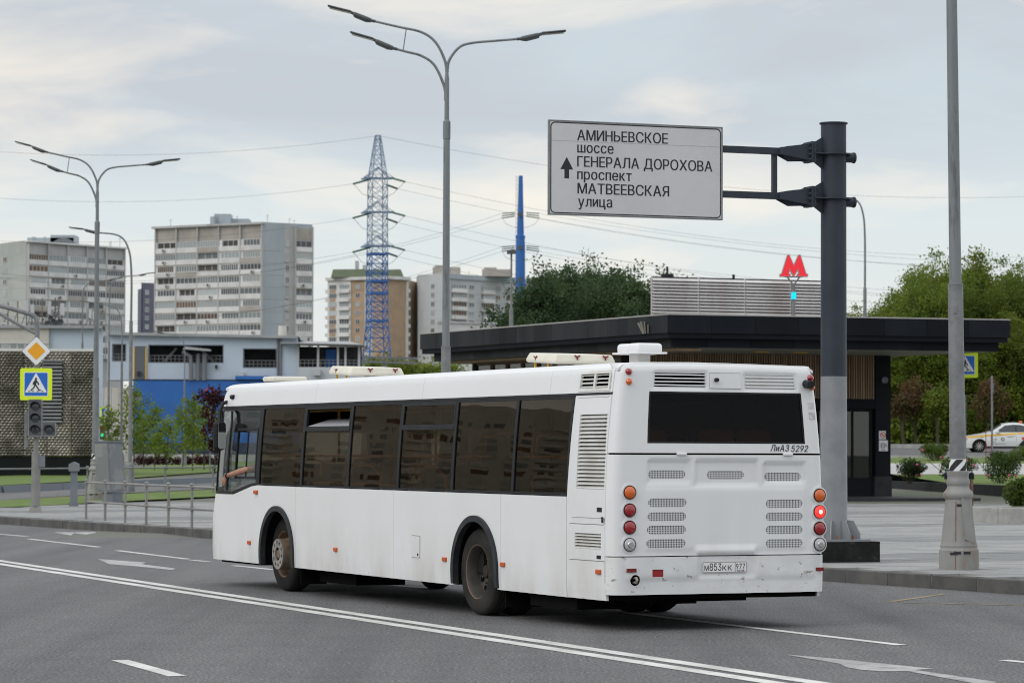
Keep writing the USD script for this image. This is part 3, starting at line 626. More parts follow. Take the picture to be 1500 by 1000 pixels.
# gutter, cove and roof
part(bus, 'gutter', skin(sbox(.12, 2.374, 11.75, 2.396), lambda u, z, t: left(u, z, t - .006), .15, .03), 'black_trim', 30)
TV = sbox(.20, 2.43, .86, 2.60)
for u0, u1 in ((.12, 1.55), (1.55, 4.9), (4.9, 8.25), (8.25, 11.72)):
    cv = sbox(u0 + .0025, 2.396, u1 - .0025, 2.645)
    if u0 < 1: cv = cv.difference(TV)
    part(bus, 'cove_panel', skin(cv, left, .15, .03), 'bus_white', 40)
tv = part(bus, 'roof_vent', skin(TV.buffer(.02, join_style=2).difference(TV.buffer(-.012)), lambda u, z, t: left(u, z, t - .008), .1, .04), 'bus_louvre', 30)
for k in range(4):
    for a, b in ((.215, .51), (.55, .845)):
        z0 = 2.435 + k * .04; part(tv, 'vent_slat', slats(a, b, z0 + .01, z0 + .034, 1, left, .03), 'bus_louvre')
part(tv, 'centre_bar', skin(sbox(.51, 2.44, .55, 2.59), lambda u, z, t: left(u, z, t - .006), .1, .05, .02), 'bus_louvre')
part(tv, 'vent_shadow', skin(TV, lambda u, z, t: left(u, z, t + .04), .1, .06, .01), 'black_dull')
part(bus, 'roof', skin(sbox(.002, .07, 2.498, 11.72), lambda s, u, t: roofmap(s, u, t), .08, .25), 'bus_white', 40)
# right side
rl = Polygon([(.12, .31), (11.83, .34), (11.83, 1.3), (.12, 1.3)]).difference(arch(RA)).difference(arch(FA))
part(bus, 'side_panel', skin(rl, right, .15, .12), 'bus_white', 30, label='right-hand side panel')
rw = [(1.2, 2.4), (2.5, 3.9), (4.0, 5.1), (6.5, 7.7), (7.8, 8.9), (10.2, 11.4)]
rh = [Polygon([(a, 1.36), (b, 1.36), (b, 2.34), (a, 2.34)]) for a, b in rw] + [sbox(5.25, .45, 6.35, 2.34), sbox(9.75, .45, 10.1, 2.34)]
part(bus, 'window_surround', skin(sbox(.12, 1.3, 11.83, 2.396).difference(unary_union(rh)), right, .15, .12), 'black_trim', 30)
for h in rh[:6]: part(bus, 'window', skin(h, lambda u, z, t: right(u, z, t + .012), .3, .2, .005), 'bus_glass', 30)
part(bus, 'passenger_door', skin(sbox(5.25, 1.3, 6.35, 2.34), lambda u, z, t: right(u, z, t + .01), .3, .2, .006), 'bus_glass', 30)
part(bus, 'cove_panel', skin(sbox(.12, 2.396, 11.72, 2.645), right, .25, .03), 'bus_white', 40, label='right-hand cove panel')
# front end
def fmap(v, z, t):
    e = np.clip(np.abs(v - 1.25) / 1.06, 0, 1); u = 11.83 + .14 * (1 - e ** 2.5)
    return np.stack([1.25 + (v - 1.25) * (1 - .04 * (z > 2.3)), front(u, z) - t, z], -1)
ws = sbox(.30, 1.02, 2.2, 2.30)
part(bus, 'front_panel', skin(sbox(.19, .36, 2.31, 2.66).difference(ws), fmap, .1, .08), 'bus_white', 30)
part(bus, 'windscreen', skin(ws, lambda v, z, t: fmap(v, z, t + .01), .15, .15, .006), 'cab_glass', 30)
part(bus, 'front_bumper', skin(sbox(.14, .34, 2.36, .66), lambda v, z, t: fmap(v, z, t - .05), .08, .1, .05), 'bus_bumper', 30)
part(bus, 'headlight', MB().cyl((.42, 11.9, .76), (.42, 11.99, .76), .09), 'lamp_clear'); part(bus, 'headlight', MB().cyl((2.08, 11.9, .76), (2.08, 11.99, .76), .09), 'lamp_clear')
part(bus, 'side_lamp', rbox((.07, 11.80, .80), (.10, .10, .14), .04), 'lamp_clear')
# rear end: a cap rounded at its vertical edges and at the top
RC = .13
def rnd(x, r): x = np.clip(x, 0, r); return r - np.sqrt(np.maximum(r * r - (r - x) ** 2, 0))
def rearmap(pro=0.0, relief=None):
    def f(v, z, t):
        i0 = ins(np.minimum(z, 2.62)); vv = i0 + v * (W - 2 * i0) / W
        u = rnd(v, RC) + rnd(W - v, RC) + rnd(2.715 - z, .10) * .9 - pro + np.clip((z - 1.8) / .9, 0, 1) * .035
        if relief is not None: u = u + relief(v, z)
        return np.stack([vv, u + t, z - .010 * (v - 1.25) ** 2 * (z > 2.6)], -1)
    return f
def sm(x, a, b): return smooth((x - a) / (b - a))
def rect(v, z, v0, z0, v1, z1, e=.018): return sm(v, v0, v0 + e) * (1 - sm(v, v1 - e, v1)) * sm(z, z0, z0 + e) * (1 - sm(z, z1 - e, z1))
RW = sbox(.40, 1.89, 2.265, 2.40)
RV1, RP, RV2 = sbox(.455, 2.455, 1.085, 2.595), sbox(1.13, 2.445, 1.52, 2.60), sbox(1.585, 2.445, 2.205, 2.585)
cap = Polygon([(0, 1.786), (W, 1.786), (W, 2.70), (0, 2.70)])
vgrid = lambda pg: pg
edge_relief = lambda v, z: .012 * (rect(v, z, .42, 2.43, 1.11, 2.62) + rect(v, z, 1.55, 2.42, 2.24, 2.61))
part(bus, 'rear_cap', skin(cap.difference(RW).difference(RV1).difference(RV2).difference(RP.buffer(.004)), rearmap(0, edge_relief), .025, .025), 'bus_white', 40)
part(bus, 'rear_window', skin(RW.buffer(.004), lambda v, z, t: rearmap(-.008)(v, z, t), .2, .2, .006), 'rear_glass', 30)
part(bus, 'window_seal', skin(RW.buffer(.006, join_style=2).difference(RW.buffer(-.014, join_style=2)), rearmap(.001), .1, .1, .02), 'black_trim')
for nm, H, mt in (('rear_vent', RV1, 'black_dull'), ('rear_vent', RV2, 'bus_louvre')):
    b0 = H.bounds
    v_ = part(bus, nm, skin(H.buffer(.01), lambda v, z, t: rearmap(-.045 if mt == 'black_dull' else -.026)(v, z, t), .3, .2, .01), mt)
    for k in range(4):
        zc = b0[1] + (k + .5) * (b0[3] - b0[1]) / 4 
        part(v_, 'vent_slat', skin(sbox(b0[0], zc - (.0062 if mt == 'black_dull' else .0085), b0[2], zc + (.0062 if mt == 'black_dull' else .0085)), rearmap(-.004), .3, .3, .03), 'bus_white')
cp_ = part(bus, 'service_flap', skin(RP, rearmap(.006), .05, .05, .015), 'bus_white', 30); part(cp_, 'lock', MB().cyl((1.21, -.012, 2.53), (1.21, .05, 2.53), .021), 'black_trim')
# lower hood
def hood_relief(v, z):
    r = .020 * (rect(v, z, .40, 1.475, .905, 1.725) + rect(v, z, .955, 1.455, 1.70, 1.715) + rect(v, z, 1.755, 1.475, 2.26, 1.70))
    r += .018 * rect(v, z, .375, .80, .395, 1.45, .008) * 0
    return r - .030 * rect(v, z, .94, .74, 1.665, .842, .03) - .010 * rect(v, z, .37, .78, 2.27, 1.46, .05)
GR = [(.42, 1.53, .852, 1.61)] + [(.415 - .006 * k, zz - .085, .85 - .003 * k, zz) for k, zz in enumerate((1.328, 1.188, 1.055, .918))]
GRC = [(1.10, 1.522, 1.538, 1.605)]
GRR = [(1.78, 1.503, 2.21, 1.588)] + [(1.775, zz - .085, 2.21, zz) for zz in (1.312, 1.18, 1.045, .906)]
stad = lambda b: sbox(b[0] + .035, b[1], b[2] - .035, b[3]).union(Point(b[0] + .042, (b[1] + b[3]) / 2).buffer((b[3] - b[1]) / 2, quad_segs=5)).union(Point(b[2] - .042, (b[1] + b[3]) / 2).buffer((b[3] - b[1]) / 2, quad_segs=5))
grs = [stad(b) for b in GR + GRC + GRR]
hood = sbox(.0, .752, W, 1.768)
hd = part(bus, 'engine_hood', skin(hood.difference(unary_union(grs)), rearmap(.004, hood_relief), .025, .025), 'bus_white', 40)
for b, g in zip(GR + GRC + GRR, grs):
    m = MB(); n = 24; vs = np.linspace(b[0], b[2], n + 1)[1:-1]; zs = np.linspace(b[1], b[3], 5)[1:-1]
    cx = (b[0] + b[2]) / 2
    dep = lambda v, z: float(rearmap(.004, hood_relief)(np.array([v]), np.array([z]), 0.0)[0, 1])
    D_ = dep(cx, (b[1] + b[3]) / 2)
    for v in vs: m.box((v, D_ + .006, (b[1] + b[3]) / 2), (.0055, .008, b[3] - b[1]))
    for z in zs: m.box(((b[0] + b[2]) / 2, D_ + .007, z), (b[2] - b[0] - .01, .006, .0055))
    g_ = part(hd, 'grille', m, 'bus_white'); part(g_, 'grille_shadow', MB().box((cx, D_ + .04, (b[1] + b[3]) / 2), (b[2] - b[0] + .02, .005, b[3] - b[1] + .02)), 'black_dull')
for v in (.80, 2.04): part(hd, 'hinge', rbox((v, -.008, 1.775), (.11, .03, .026), .008), 'bus_white')
# lamp clusters on scalloped bezels
def lamp(v, z, mat, name, on=False):
    y0 = -.022 if v > 1 else -.014
    m = MB().lathe([(.0, -.026), (.030, -.024), (.052, -.016), (.064, -.004), (.066, .01)], 24, (v, y0, z), (0, 1, 0)); return part(bus, name, m, mat, 40)
for v in (.205, 2.41):
    zs = (1.39, 1.212, 1.04, .868) if v < 1 else (1.355, 1.185, 1.015, .85)
    pg = unary_union([Point(v, z).buffer(.088, quad_segs=10) for z in zs] + [sbox(v - .05, zs[3], v + .05, zs[0])])
    part(bus, 'lamp_bezel', MB().poly(pg, .16, (0, -.012 if v < 1 else -.016, 0), (1, 0, 0), (0, 0, 1), (0, 1, 0)), 'bus_white', 30)
    for z, (mt, nm) in zip(zs, (('lamp_orange', 'turn_signal'), ('lamp_red_on' if v > 1 else 'lamp_red', 'brake_light'), ('lamp_red', 'tail_light'), ('lamp_clear', 'reversing_light'))):
        L_ = lamp(v, z, mt, nm); y_ = -.022 if v > 1 else -.014
        part(L_, 'rim', MB().lathe([(.065, -.008), (.0695, -.009), (.071, .006)], 24, (v, y_, z), (0, 1, 0)), 'black_trim' if nm != 'reversing_light' else 'rim_grey', 40)
        if nm == 'reversing_light': part(L_, 'reflector', MB().lathe([(0, -.030), (.026, -.030), (.034, -.022)], 20, (v, y_, z), (0, 1, 0)), 'chrome', 40)
        if mt == 'lamp_red_on': part(L_, 'bulb_glow', MB().lathe([(0, -.031), (.014, -.031), (.024, -.024)], 16, (v, y_, z), (0, 1, 0)), 'lamp_glow', 40)
for v, z, mt, nm in ((.215, 2.60, 'lamp_red', 'marker_light'), (.215, 2.50, 'lamp_orange', 'turn_signal'), (2.33, 2.565, 'lamp_red', 'marker_light'), (2.345, 2.472, 'lamp_orange', 'turn_signal')):
    y_ = float(rearmap()(np.array([v]), np.array([z]), 0.0)[0, 1])
    part(bus, nm, MB().lathe([(0, -.028), (.018, -.026), (.033, -.012), (.036, .01)], 18, (v, y_, z), (0, 1, 0)), mt, 40)
part(bus, 'rear_camera', MB().cyl((2.275, -.07, 2.492), (2.275, .06, 2.505), .042, .045, 10).box((2.31, -.02, 2.50), (.06, .05, .05)), 'black_trim')
part(bus, 'worn_sticker', skin(unary_union([sbox(2.345, 2.245, 2.425, 2.31), sbox(2.345, 2.135, 2.43, 2.21)]), rearmap(.002), .02, .05, .002), 'sticker_residue')
# bumper
def bump_relief(v, z): return .022 * rect(v, z, .965, .515, 1.665, .80, .035) - .012 * rect(v, z, .15, .50, 2.36, .80, .04)
RB = sbox(0, .365, W, .742).difference(Point(.262, .512).buffer(.055)).difference(sbox(.452, .543, .578, .617))
bp_ = part(bus, 'rear_bumper', skin(RB, rearmap(.022, bump_relief), .025, .025), 'bus_bumper', 40)
part(bus, 'bumper_gap', skin(sbox(.03, .72, 2.47, .78), rearmap(-.022), .1, .1, .01), 'black_dull'); part(bus, 'hood_gap', skin(sbox(.03, 1.74, 2.47, 1.81), rearmap(-.022), .1, .1, .01), 'black_dull')
part(bp_, 'fog_lamp', MB().box((.515, -.012, .58), (.122, .03, .072)), 'lamp_red'); part(bp_, 'fog_lamp_frame', MB().poly(rounded(.142, .092, .01).difference(rounded(.122, .072, .006)), .03, (.515, -.028, .58), (1, 0, 0), (0, 0, 1), (0, 1, 0)), 'black_trim')
yb = lambda v: float(rearmap(.022, bump_relief)(np.array([v]), np.array([.6]), 0.0)[0, 1])
part(bp_, 'reflector_strip', MB().box((.215, yb(.215) - .004, .612), (.105, .014, .036)), 'lamp_red_dim'); part(bp_, 'reflector_strip', MB().box((2.41, yb(2.41) - .004, .595), (.095, .014, .036)), 'lamp_red_dim')
part(bp_, 'tow_socket', MB().lathe([(.055, -.01), (.055, .09), (0, .09)], 18, (.262, -.01, .512), (0, 1, 0)), 'black_dull'); part(bp_, 'tow_hook', MB().tube([(.262, .06, .53), (.262, -.05, .535), (.262, -.07, .515), (.262, -.05, .49), (.262, .02, .488)], .014), 'hub_steel', 40)
pl = part(bp_, 'number_plate', MB().poly(rounded(.52, .115, .01), .004, (1.29, -.018, .632), (1, 0, 0), (0, 0, 1), (0, -1, 0)), 'plate_white')
pm = MB(); fr = dict(o=(1.29, -.0225, .632), ex=(1, 0, 0), ey=(0, 0, 1), en=(0, -1, 0))
pm.poly(rounded(.51, .105, .008).difference(rounded(.503, .098, .006)), .0012, **fr); pm.poly(sbox(.118, -.049, .1215, .049), .0012, **fr)
def txt(mb, s, x, y, h, w, fr, depth=.0014, bold=False, gap=.22):
    m = text(s, x, y, h, w, depth, bold, gap); o, ex, ey, en = (np.asarray(fr[k], float) for k in ('o', 'ex', 'ey', 'en'))
    return mb.add(o + m.vertices[:, :1] * ex + m.vertices[:, 1:2] * ey + m.vertices[:, 2:] * en, m.faces)
txt(pm, 'М', -.236, -.034, .052, .050, fr); txt(pm, '853', -.175, -.034, .072, .135, fr); txt(pm, 'КК', -.028, -.034, .052, .112, fr); txt(pm, '977', .130, -.022, .055, .105, fr); txt(pm, 'RUS', .142, -.044, .015, .04, fr)
part(pl, 'lettering', pm, 'ink_black'); part(pl, 'flag', MB().poly(sbox(.195, -.044, .225, -.037), .0012, **fr), 'sign_red'); part(pl, 'flag', MB().poly(sbox(.195, -.036, .225, -.031), .0012, **fr), 'sign_blue')
bl = MB(); uy = float(rearmap()(np.array([2.05]), np.array([1.82]), 0.0)[0, 1])
txt(bl, 'ЛиАЗ', 0, 0, .066, .215, dict(o=(1.835, uy - .001, 1.808), ex=(1, 0, 0), ey=(.22, 0, 1), en=(0, -1, 0)), .003); txt(bl, '5292', .245, 0, .066, .195, dict(o=(1.835, uy - .001, 1.803), ex=(1, 0, 0), ey=(.22, 0, 1), en=(0, -1, 0)), .003)
part(bus, 'lettering', bl, 'ink_black')
# arch trims, side markers, flap
for c in (RA, FA):
    r_ = arch(c, .607).difference(arch(c, .54)).intersection(sbox(0, .33, 12, 2))
    part(bus, 'wheel_arch_trim', skin(r_, lambda u, z, t: left(u, z, t - .028), .06, .06, .07), 'arch_rubber', 40)
    part(bus, 'wheel_housing', MB().poly(arch(c, .58).difference(arch(c, .565)).intersection(sbox(0, .33, 12, 2)), .62, (.03, 0, 0), (0, 1, 0), (0, 0, 1), (1, 0, 0)), 'black_dull')
    part(bus, 'wheel_housing', MB().box2((.62, c - .57, .35), (.65, c + .57, 1.05)), 'black_dull')
    part(bus, 'wheel_housing', MB().box2((W - .65, c - .57, .35), (W - .62, c + .57, 1.05)), 'black_dull')
for u, z in ((10.37, .60), (7.34, .60), (4.07, .59), (2.53, .585), (.26, .59)):
    mk = part(bus, 'side_marker', rbox((-.008, u, z), (.024, .105, .048), .008), 'marker_orange', 40)
part(bus, 'side_turn_signal', rbox((-.014, 10.12, 1.262), (.035, .11, .05), .012), 'marker_orange', 40)
part(bus, 'side_camera', rbox((.09, 11.28, 2.52), (.07, .12, .06), .022), 'black_trim', 40)
fl = part(bus, 'filler_flap', skin(rounded(.235, .245, .015).buffer(0), lambda u, z, t: left(u + 4.89, z + .707, t - .006), .2, .2, .012), 'bus_white', 30)
part(fl, 'flap_gap', skin(rounded(.245, .255, .016).difference(rounded(.236, .246, .015)), lambda u, z, t: left(u + 4.89, z + .707, t - .003), .2, .2, .006), 'black_trim', 30); part(fl, 'flap_edge', skin(rounded(.262, .272, .02).difference(rounded(.244, .254, .015)), lambda u, z, t: left(u + 4.89, z + .707, t - .002), .2, .2, .012), 'bus_louvre', 30); part(fl, 'latch', MB().cyl((-.012, 4.82, .62), (0, 4.82, .62), .014), 'black_trim')
# wheels
RA, FA = 3.33, 9.46
def tyre(x0, x1, u, mat='tyre'):           # from its outer to its inner side
    w = x1 - x0; R = .478
    return MB().lathe([(.292, .022), (.30, .004), (.34, -.004), (.40, 0), (.445, .012), (.468, .035), (.478, .07)] + [(.478, .07 + k * (w - .14) / 10) if k % 3 else (.468, .07 + k * (w - .14) / 10) for k in range(11)] + [(.478, w - .07), (.445, w - .012), (.34, w), (.292, w - .02)], 48, (x0, u, .478), (1, 0, 0))
w1 = part(bus, 'rear_wheel', tyre(.055, .335, RA), 'tyre', 50)
part(w1, 'rim', MB().lathe([(.294, .02), (.300, .012), (.292, .006), (.280, .02), (.270, .05), (.262, .10), (.255, .15), (.20, .165), (.175, .17), (.165, .155), (0, .155)], 48, (.055, RA, .478), (1, 0, 0)), 'rim_grey', 40)
part(w1, 'rim_edge', MB().lathe([(.290, .008), (.299, .002), (.301, .014)], 48, (.055, RA, .478), (1, 0, 0)), 'rim_edge_rust', 40)
hl, nt = [], []
for k in range(10):
    t = k * PI / 5 + .2; hl.append(MB().cyl((.055 + .150, RA + .215 * math.cos(t), .478 + .215 * math.sin(t)), (.055 + .161, RA + .215 * math.cos(t), .478 + .215 * math.sin(t)), .032, n=10)); nt.append(MB().cyl((.055 + .13, RA + .145 * math.cos(t), .478 + .145 * math.sin(t)), (.055 + .16, RA + .145 * math.cos(t), .478 + .145 * math.sin(t)), .016, n=6))
each(w1, 'rim_hole', hl, 'black_dull'); each(w1, 'wheel_nut', nt, 'rim_grey'); part(w1, 'hub', MB().lathe([(0, .10), (.062, .10), (.072, .11), (.08, .16)], 24, (.055, RA, .478), (1, 0, 0)), 'tyre', 40)
part(bus, 'rear_wheel', tyre(.37, .65, RA), 'tyre_dark', 50)
for x0 in (W - .335, W - .65): part(bus, 'rear_wheel', tyre(x0, x0 + .28, RA), 'tyre_dark', 50)
w2 = part(bus, 'front_wheel', tyre(.125, .405, FA), 'tyre_dark', 50)
part(w2, 'rim', MB().lathe([(.294, .02), (.300, .014), (.288, .02), (.275, .06), (.265, .12), (.225, .13), (.21, .09), (.20, .02), (.195, -.06), (.10, -.06)], 48, (.125, FA, .478), (1, 0, 0)), 'rim_rust', 40)
part(w2, 'rim_edge', MB().lathe([(.290, .014), (.299, .008), (.301, .018)], 48, (.125, FA, .478), (1, 0, 0)), 'rim_edge_rust', 40)
hd_ = [Point(0, 0).buffer(.195, quad_segs=12).difference(Point(0, 0).buffer(.088, quad_segs=10))]
for k in range(10): hd_[0] = hd_[0].difference(Point(.146 * math.cos(k * PI / 5 + .16), .146 * math.sin(k * PI / 5 + .16)).buffer(.024, quad_segs=5))
part(w2, 'hub_ring', MB().poly(hd_[0], .02, (.125 - .08, FA, .478), (0, 1, 0), (0, 0, 1), (1, 0, 0)), 'hub_steel')
nt = [MB().cyl((.125 - .070, FA + .146 * math.cos(k * PI / 5 + .16), .478 + .146 * math.sin(k * PI / 5 + .16)), (.075, FA + .146 * math.cos(k * PI / 5 + .16), .478 + .146 * math.sin(k * PI / 5 + .16)), .013, n=6) for k in range(10)]
each(w2, 'wheel_nut', nt, 'rim_grey'); part(w2, 'hub', MB().lathe([(0, -.075), (.05, -.075), (.062, -.06), (.078, -.035), (.1, -.03)], 24, (.125, FA, .478), (1, 0, 0)), 'rim_rust', 40)
hl = [MB().cyl((.125 + .124, FA + .245 * math.cos(t), .478 + .245 * math.sin(t)), (.125 + .132, FA + .245 * math.cos(t), .478 + .245 * math.sin(t)), .022, n=8) for t in np.arange(8) * PI / 4]
each(w2, 'rim_hole', hl, 'black_dull')
part(bus, 'front_wheel', tyre(W - .365, W - .085, FA), 'tyre_dark', 50)
# underside
for a, b in ((.12, RA - .62), (RA + .62, FA - .62), (FA + .62, 11.6)): part(bus, 'underbody', MB().box2((.06, a, .31), (W - .06, b, .42)), 'black_dull')
part(bus, 'axle', MB().cyl((.3, RA, .478), (W - .3, RA, .478), .11).box((1.25, RA, .46), (.5, .5, .36)), 'black_dull'); part(bus, 'axle', MB().cyl((.3, FA, .46), (W - .3, FA, .46), .07), 'black_dull')
part(bus, 'engine', MB().box2((.45, .35, .27), (1.75, 2.1, .40)), 'black_dull'); part(bus, 'mud_flap', MB().box2((.08, RA - .70, .12), (.62, RA - .68, .5)), 'black_dull'); part(bus, 'mud_flap', MB().box2((W - .62, RA - .70, .12), (W - .08, RA - .68, .5)), 'black_dull')
part(bus, 'mud_flap', MB().box2((.10, FA - .70, .12), (.45, FA - .68, .5)), 'black_dull'); part(bus, 'fuel_tank', MB().box2((.12, 1.0, .17), (.7, 2.1, .36)), 'black_dull')
part(bus, 'step_box', MB().box2((.25, 7.3, .16), (.9, 8.5, .35)), 'black_dull')
# cabin
part(bus, 'cabin_floor', MB().box2((.66, 1.0, .42), (W - .66, 11.7, .46)).box2((.08, 4.0, .42), (.66, 8.6, .46)).box2((W - .66, 4.0, .42), (W - .08, 8.6, .46)).box2((.08, 10.0, .42), (W - .08, 11.6, .455)), 'interior_dark'); part(bus, 'engine_bulkhead', MB().box2((.1, .98, .46), (W - .1, 1.02, 1.35)), 'interior_dark')
part(bus, 'engine_cover', MB().box2((.1, .14, 1.30), (W - .1, 1.02, 1.36)), 'interior_dark'); part(bus, 'ceiling', MB().box2((.22, .2, 2.50), (W - .22, 11.2, 2.54)), 'interior_light')
part(bus, 'cab_partition', MB().box2((.06, 10.02, .46), (1.0, 10.05, 1.55)), 'interior_dark'); part(bus, 'inner_wall', MB().box2((.045, 1.0, 1.14), (.06, 10.0, 1.33)), 'interior_dark'); part(bus, 'inner_wall', MB().box2((W - .06, 1.0, 1.14), (W - .045, 11.0, 1.33)), 'interior_dark')
part(bus, 'destination_box', MB().box2((.15, 11.05, 2.05), (W - .15, 11.45, 2.52)), 'interior_dark'); part(bus, 'air_duct', MB().box2((W - .55, 1.0, 2.10), (W - .10, 11.0, 2.50)), 'interior_dark'); part(bus, 'dashboard', MB().box2((.2, 11.1, .6), (W - .2, 11.6, 1.25)), 'interior_dark')
part(bus, 'steering_wheel', MB().lathe([(.20, 0), (.215, .012), (.23, 0), (.215, -.012), (.20, 0)], 24, (.62, 10.93, 1.28), (0, -.4, 1)), 'black_trim')
SP = [(x, y) for y in (1.35, 2.2, 3.5, 4.35, 5.2, 7.6, 8.4, 9.2) for x in (.32, .76)] + [(x, y) for y in (1.35, 2.2, 3.5, 8.0) for x in (1.74, 2.18)]
for x, y in SP:
    zf = .85 if y < 4 else .55
    s_ = part(bus, 'passenger_seat', rbox((x, y, zf + .42), (.42, .42, .10), .04).mesh(rbox((x, y - .20, zf + .76), (.42, .09, .66), .04).tm()), 'seat_fabric', 40)
    part(s_, 'grab_handle', MB().tube([(x - .2, y - .23, zf + .95), (x - .19, y - .24, zf + 1.10), (x, y - .245, zf + 1.15), (x + .19, y - .24, zf + 1.10), (x + .2, y - .23, zf + .95)], .016, 6), 'rail_yellow', 40); part(s_, 'seat_leg', MB().box2((x - .15, y - .1, .46), (x + .15, y + .1, zf + .4)), 'interior_dark')
for x in (.75, 1.55, 2.0): 
    part(bus, 'seat_back', rbox((x, .62, 1.72), (.40, .10, .62), .04), 'seat_ochre', 40)
for z, a, b, x in ((1.74, 3.1, 9.9, .12), (1.40, 5.5, 8.4, .10), (1.74, 1.1, 2.6, .12), (1.74, 2.0, 9.0, W - .14), (2.32, 1.5, 9.8, .62), (2.32, 1.5, 9.8, W - .62)): part(bus, 'hand_rail', MB().tube([(x, a, z), (x, (a + b) / 2, z), (x, b, z)], .018, 6), 'rail_yellow', 40)
for x, y in ((.62, 3.1), (.62, 5.6), (.62, 7.0), (.62, 8.8), (W - .62, 3.3), (W - .62, 5.2), (W - .62, 6.4), (W - .62, 8.6)): part(bus, 'pole', MB().cyl((x, y, .46), (x, y, 2.5), .018, n=8), 'rail_yellow', 40)
for y0 in (6.3, 4.4): part(bus, 'grab_arch', MB().tube([(.14, y0 - .05, 1.32), (.14, y0, 1.52), (.14, y0 + .25, 1.62), (.14, y0 + .8, 1.62), (.14, y0 + .95, 1.52), (.14, y0 + 1.0, 1.32)], .018, 6), 'rail_yellow', 40)
# roof gear
def hatch(uc, z0, tilt=.07):
    R = np.array([[1, 0, 0], [0, math.cos(tilt), -math.sin(tilt)], [0, math.sin(tilt), math.cos(tilt)]]); c0 = np.array([1.22, uc, z0])
    pts = [(a * .33, b * .33, .03) for a in (-1, 1) for b in (-1, 1)] + [(a * .35, b * .35, -.02) for a in (-1, 1) for b in (-1, 1)]
    p = part(bus, 'roof_hatch', MB().mesh(m3.Manifold.batch_hull([m3.Manifold.sphere(.03, 12).translate(q) for q in pts])).xf(R, c0), 'bus_hatch', 40)
    for x in (-.30, .30):
        for u in (-.05, .28): part(p, 'strut', MB().cyl((1.22 + x, uc + u, 2.72), (1.22 + x, uc + u, z0 - .02), .015, n=8), 'rail_yellow')
    for q in ((-.372, .12), (-.1, -.372), (.25, -.372)):
        for k in range(3):
            t = k * 2 * PI / 3 + .5; c_ = c0 + [q[0], q[1], .012]; part(p, 'red_latch', MB().cyl(c_, c_ + ([-.006, .04 * math.cos(t), .032 * math.sin(t)] if q[0] < -.3 else [.04 * math.cos(t), -.006, .032 * math.sin(t)]), .011, .008, 8), 'lamp_red_dim')
    return p
hatch(3.38, 2.832, .05); hatch(9.35, 2.832, .05)
part(bus, 'sign_housing', rbox((.72, 11.0, 2.76), (.5, .4, .07), .03), 'bus_hatch', 40)
vb = part(bus, 'vent_cowl', MB().mesh(m3.Manifold.batch_hull([m3.Manifold.sphere(.035, 12).translate((x, y, z)) for y in (1.56, 1.74) for x in (1.13, 1.37) for z in (2.875, 2.92)])).mesh(m3.Manifold.batch_hull([m3.Manifold.sphere(.035, 12).translate((x, y, z)) for y in (1.80, 1.98) for x in (1.13, 1.37) for z in (2.875, 2.92)])), 'bus_white', 40)
part(vb, 'cowl_brim', MB().poly(rounded(.40, .58, .05), .018, (1.25, 1.77, 2.842)), 'bus_white', 30); part(vb, 'cowl_neck', MB().box((1.25, 1.77, 2.78), (.15, .20, .13)), 'bus_louvre')
# mirror
mc = np.array([-.10, 11.30, 2.0]); mR = rotz(.38)
mr = part(bus, 'wing_mirror', rbox((0, 0, 0), (.17, .11, .39), .045).xf(mR, mc), 'black_trim', 40)
part(mr, 'mirror_glass', MB().poly(rounded(.135, .35, .035), .004, mc + mR @ [0, -.057, 0], mR @ [1, 0, 0], (0, 0, 1)), 'mirror_face'); part(mr, 'mirror_arm', MB().tube([(-.08, 11.34, 2.16), (-.06, 11.40, 2.32), (.02, 11.48, 2.44), (.12, 11.5, 2.46)], .026), 'black_trim', 40)

# ------------------------------------------------------------------ driver, forearm out of the window
def chain(pairs):
    return [m3.Manifold.batch_hull([m3.Manifold.sphere(r, 16).translate(tuple(map(float, p))) for p, r in pr]) for pr in pairs]
SEA = np.array([.50, 10.36, 1.0])          # hips
sh_l, el, wr = np.array([.30, 10.40, 1.60]), np.array([.055, 10.60, 1.555]), np.array([-.085, 11.06, 1.465])
parts_ = chain([
    [(SEA, .16), (SEA + [0, 0, .18], .15)], [(SEA + [-.06, 0, .16], .14), (SEA + [.06, 0, .16], .14), (SEA + [-.10, .0, .56], .115), (SEA + [.10, .0, .56], .115)],
    [(SEA + [0, 0, .6], .075), (SEA + [0, .02, .74], .062)],
    [(SEA + [0, .02, .82], .085), (SEA + [0, .035, .90], .098), (SEA + [0, .05, .84], .07)], [(SEA + [0, .12, .83], .018), (SEA + [0, .10, .88], .012)],
    [(SEA + [-.095, .03, .86], .02), (SEA + [-.095, .02, .84], .018)], [(SEA + [.095, .03, .86], .02), (SEA + [.095, .02, .84], .018)],
    [(sh_l, .075), (el, .05)], [(el, .046), (el + (wr - el) * .35, .043)], [(el + (wr - el) * .35, .043), (wr, .027)],
    [(SEA + [.2, .04, .58], .075), (SEA + [.26, .22, .36], .05)], [(SEA + [.26, .22, .36], .05), (SEA + [.14, .50, .36], .032)],
    [(SEA + [-.09, .05, -.02], .09), (SEA + [-.10, .45, -.02], .065)], [(SEA + [.09, .05, -.02], .09), (SEA + [.10, .45, -.02], .065)], [(SEA + [-.10, .45, -.02], .06), (SEA + [-.10, .50, -.5], .045)], [(SEA + [.10, .45, -.02], .06), (SEA + [.10, .52, -.5], .045)]])
hd0 = wr; dirh = np.array([-.16, .62, -.77]); dirh /= np.linalg.norm(dirh)       # the hand droops from the wrist
side_ = np.cross(dirh, [1, 0, 0]); side_ /= np.linalg.norm(side_); nrm = np.cross(side_, dirh)
kn = hd0 + dirh * .095
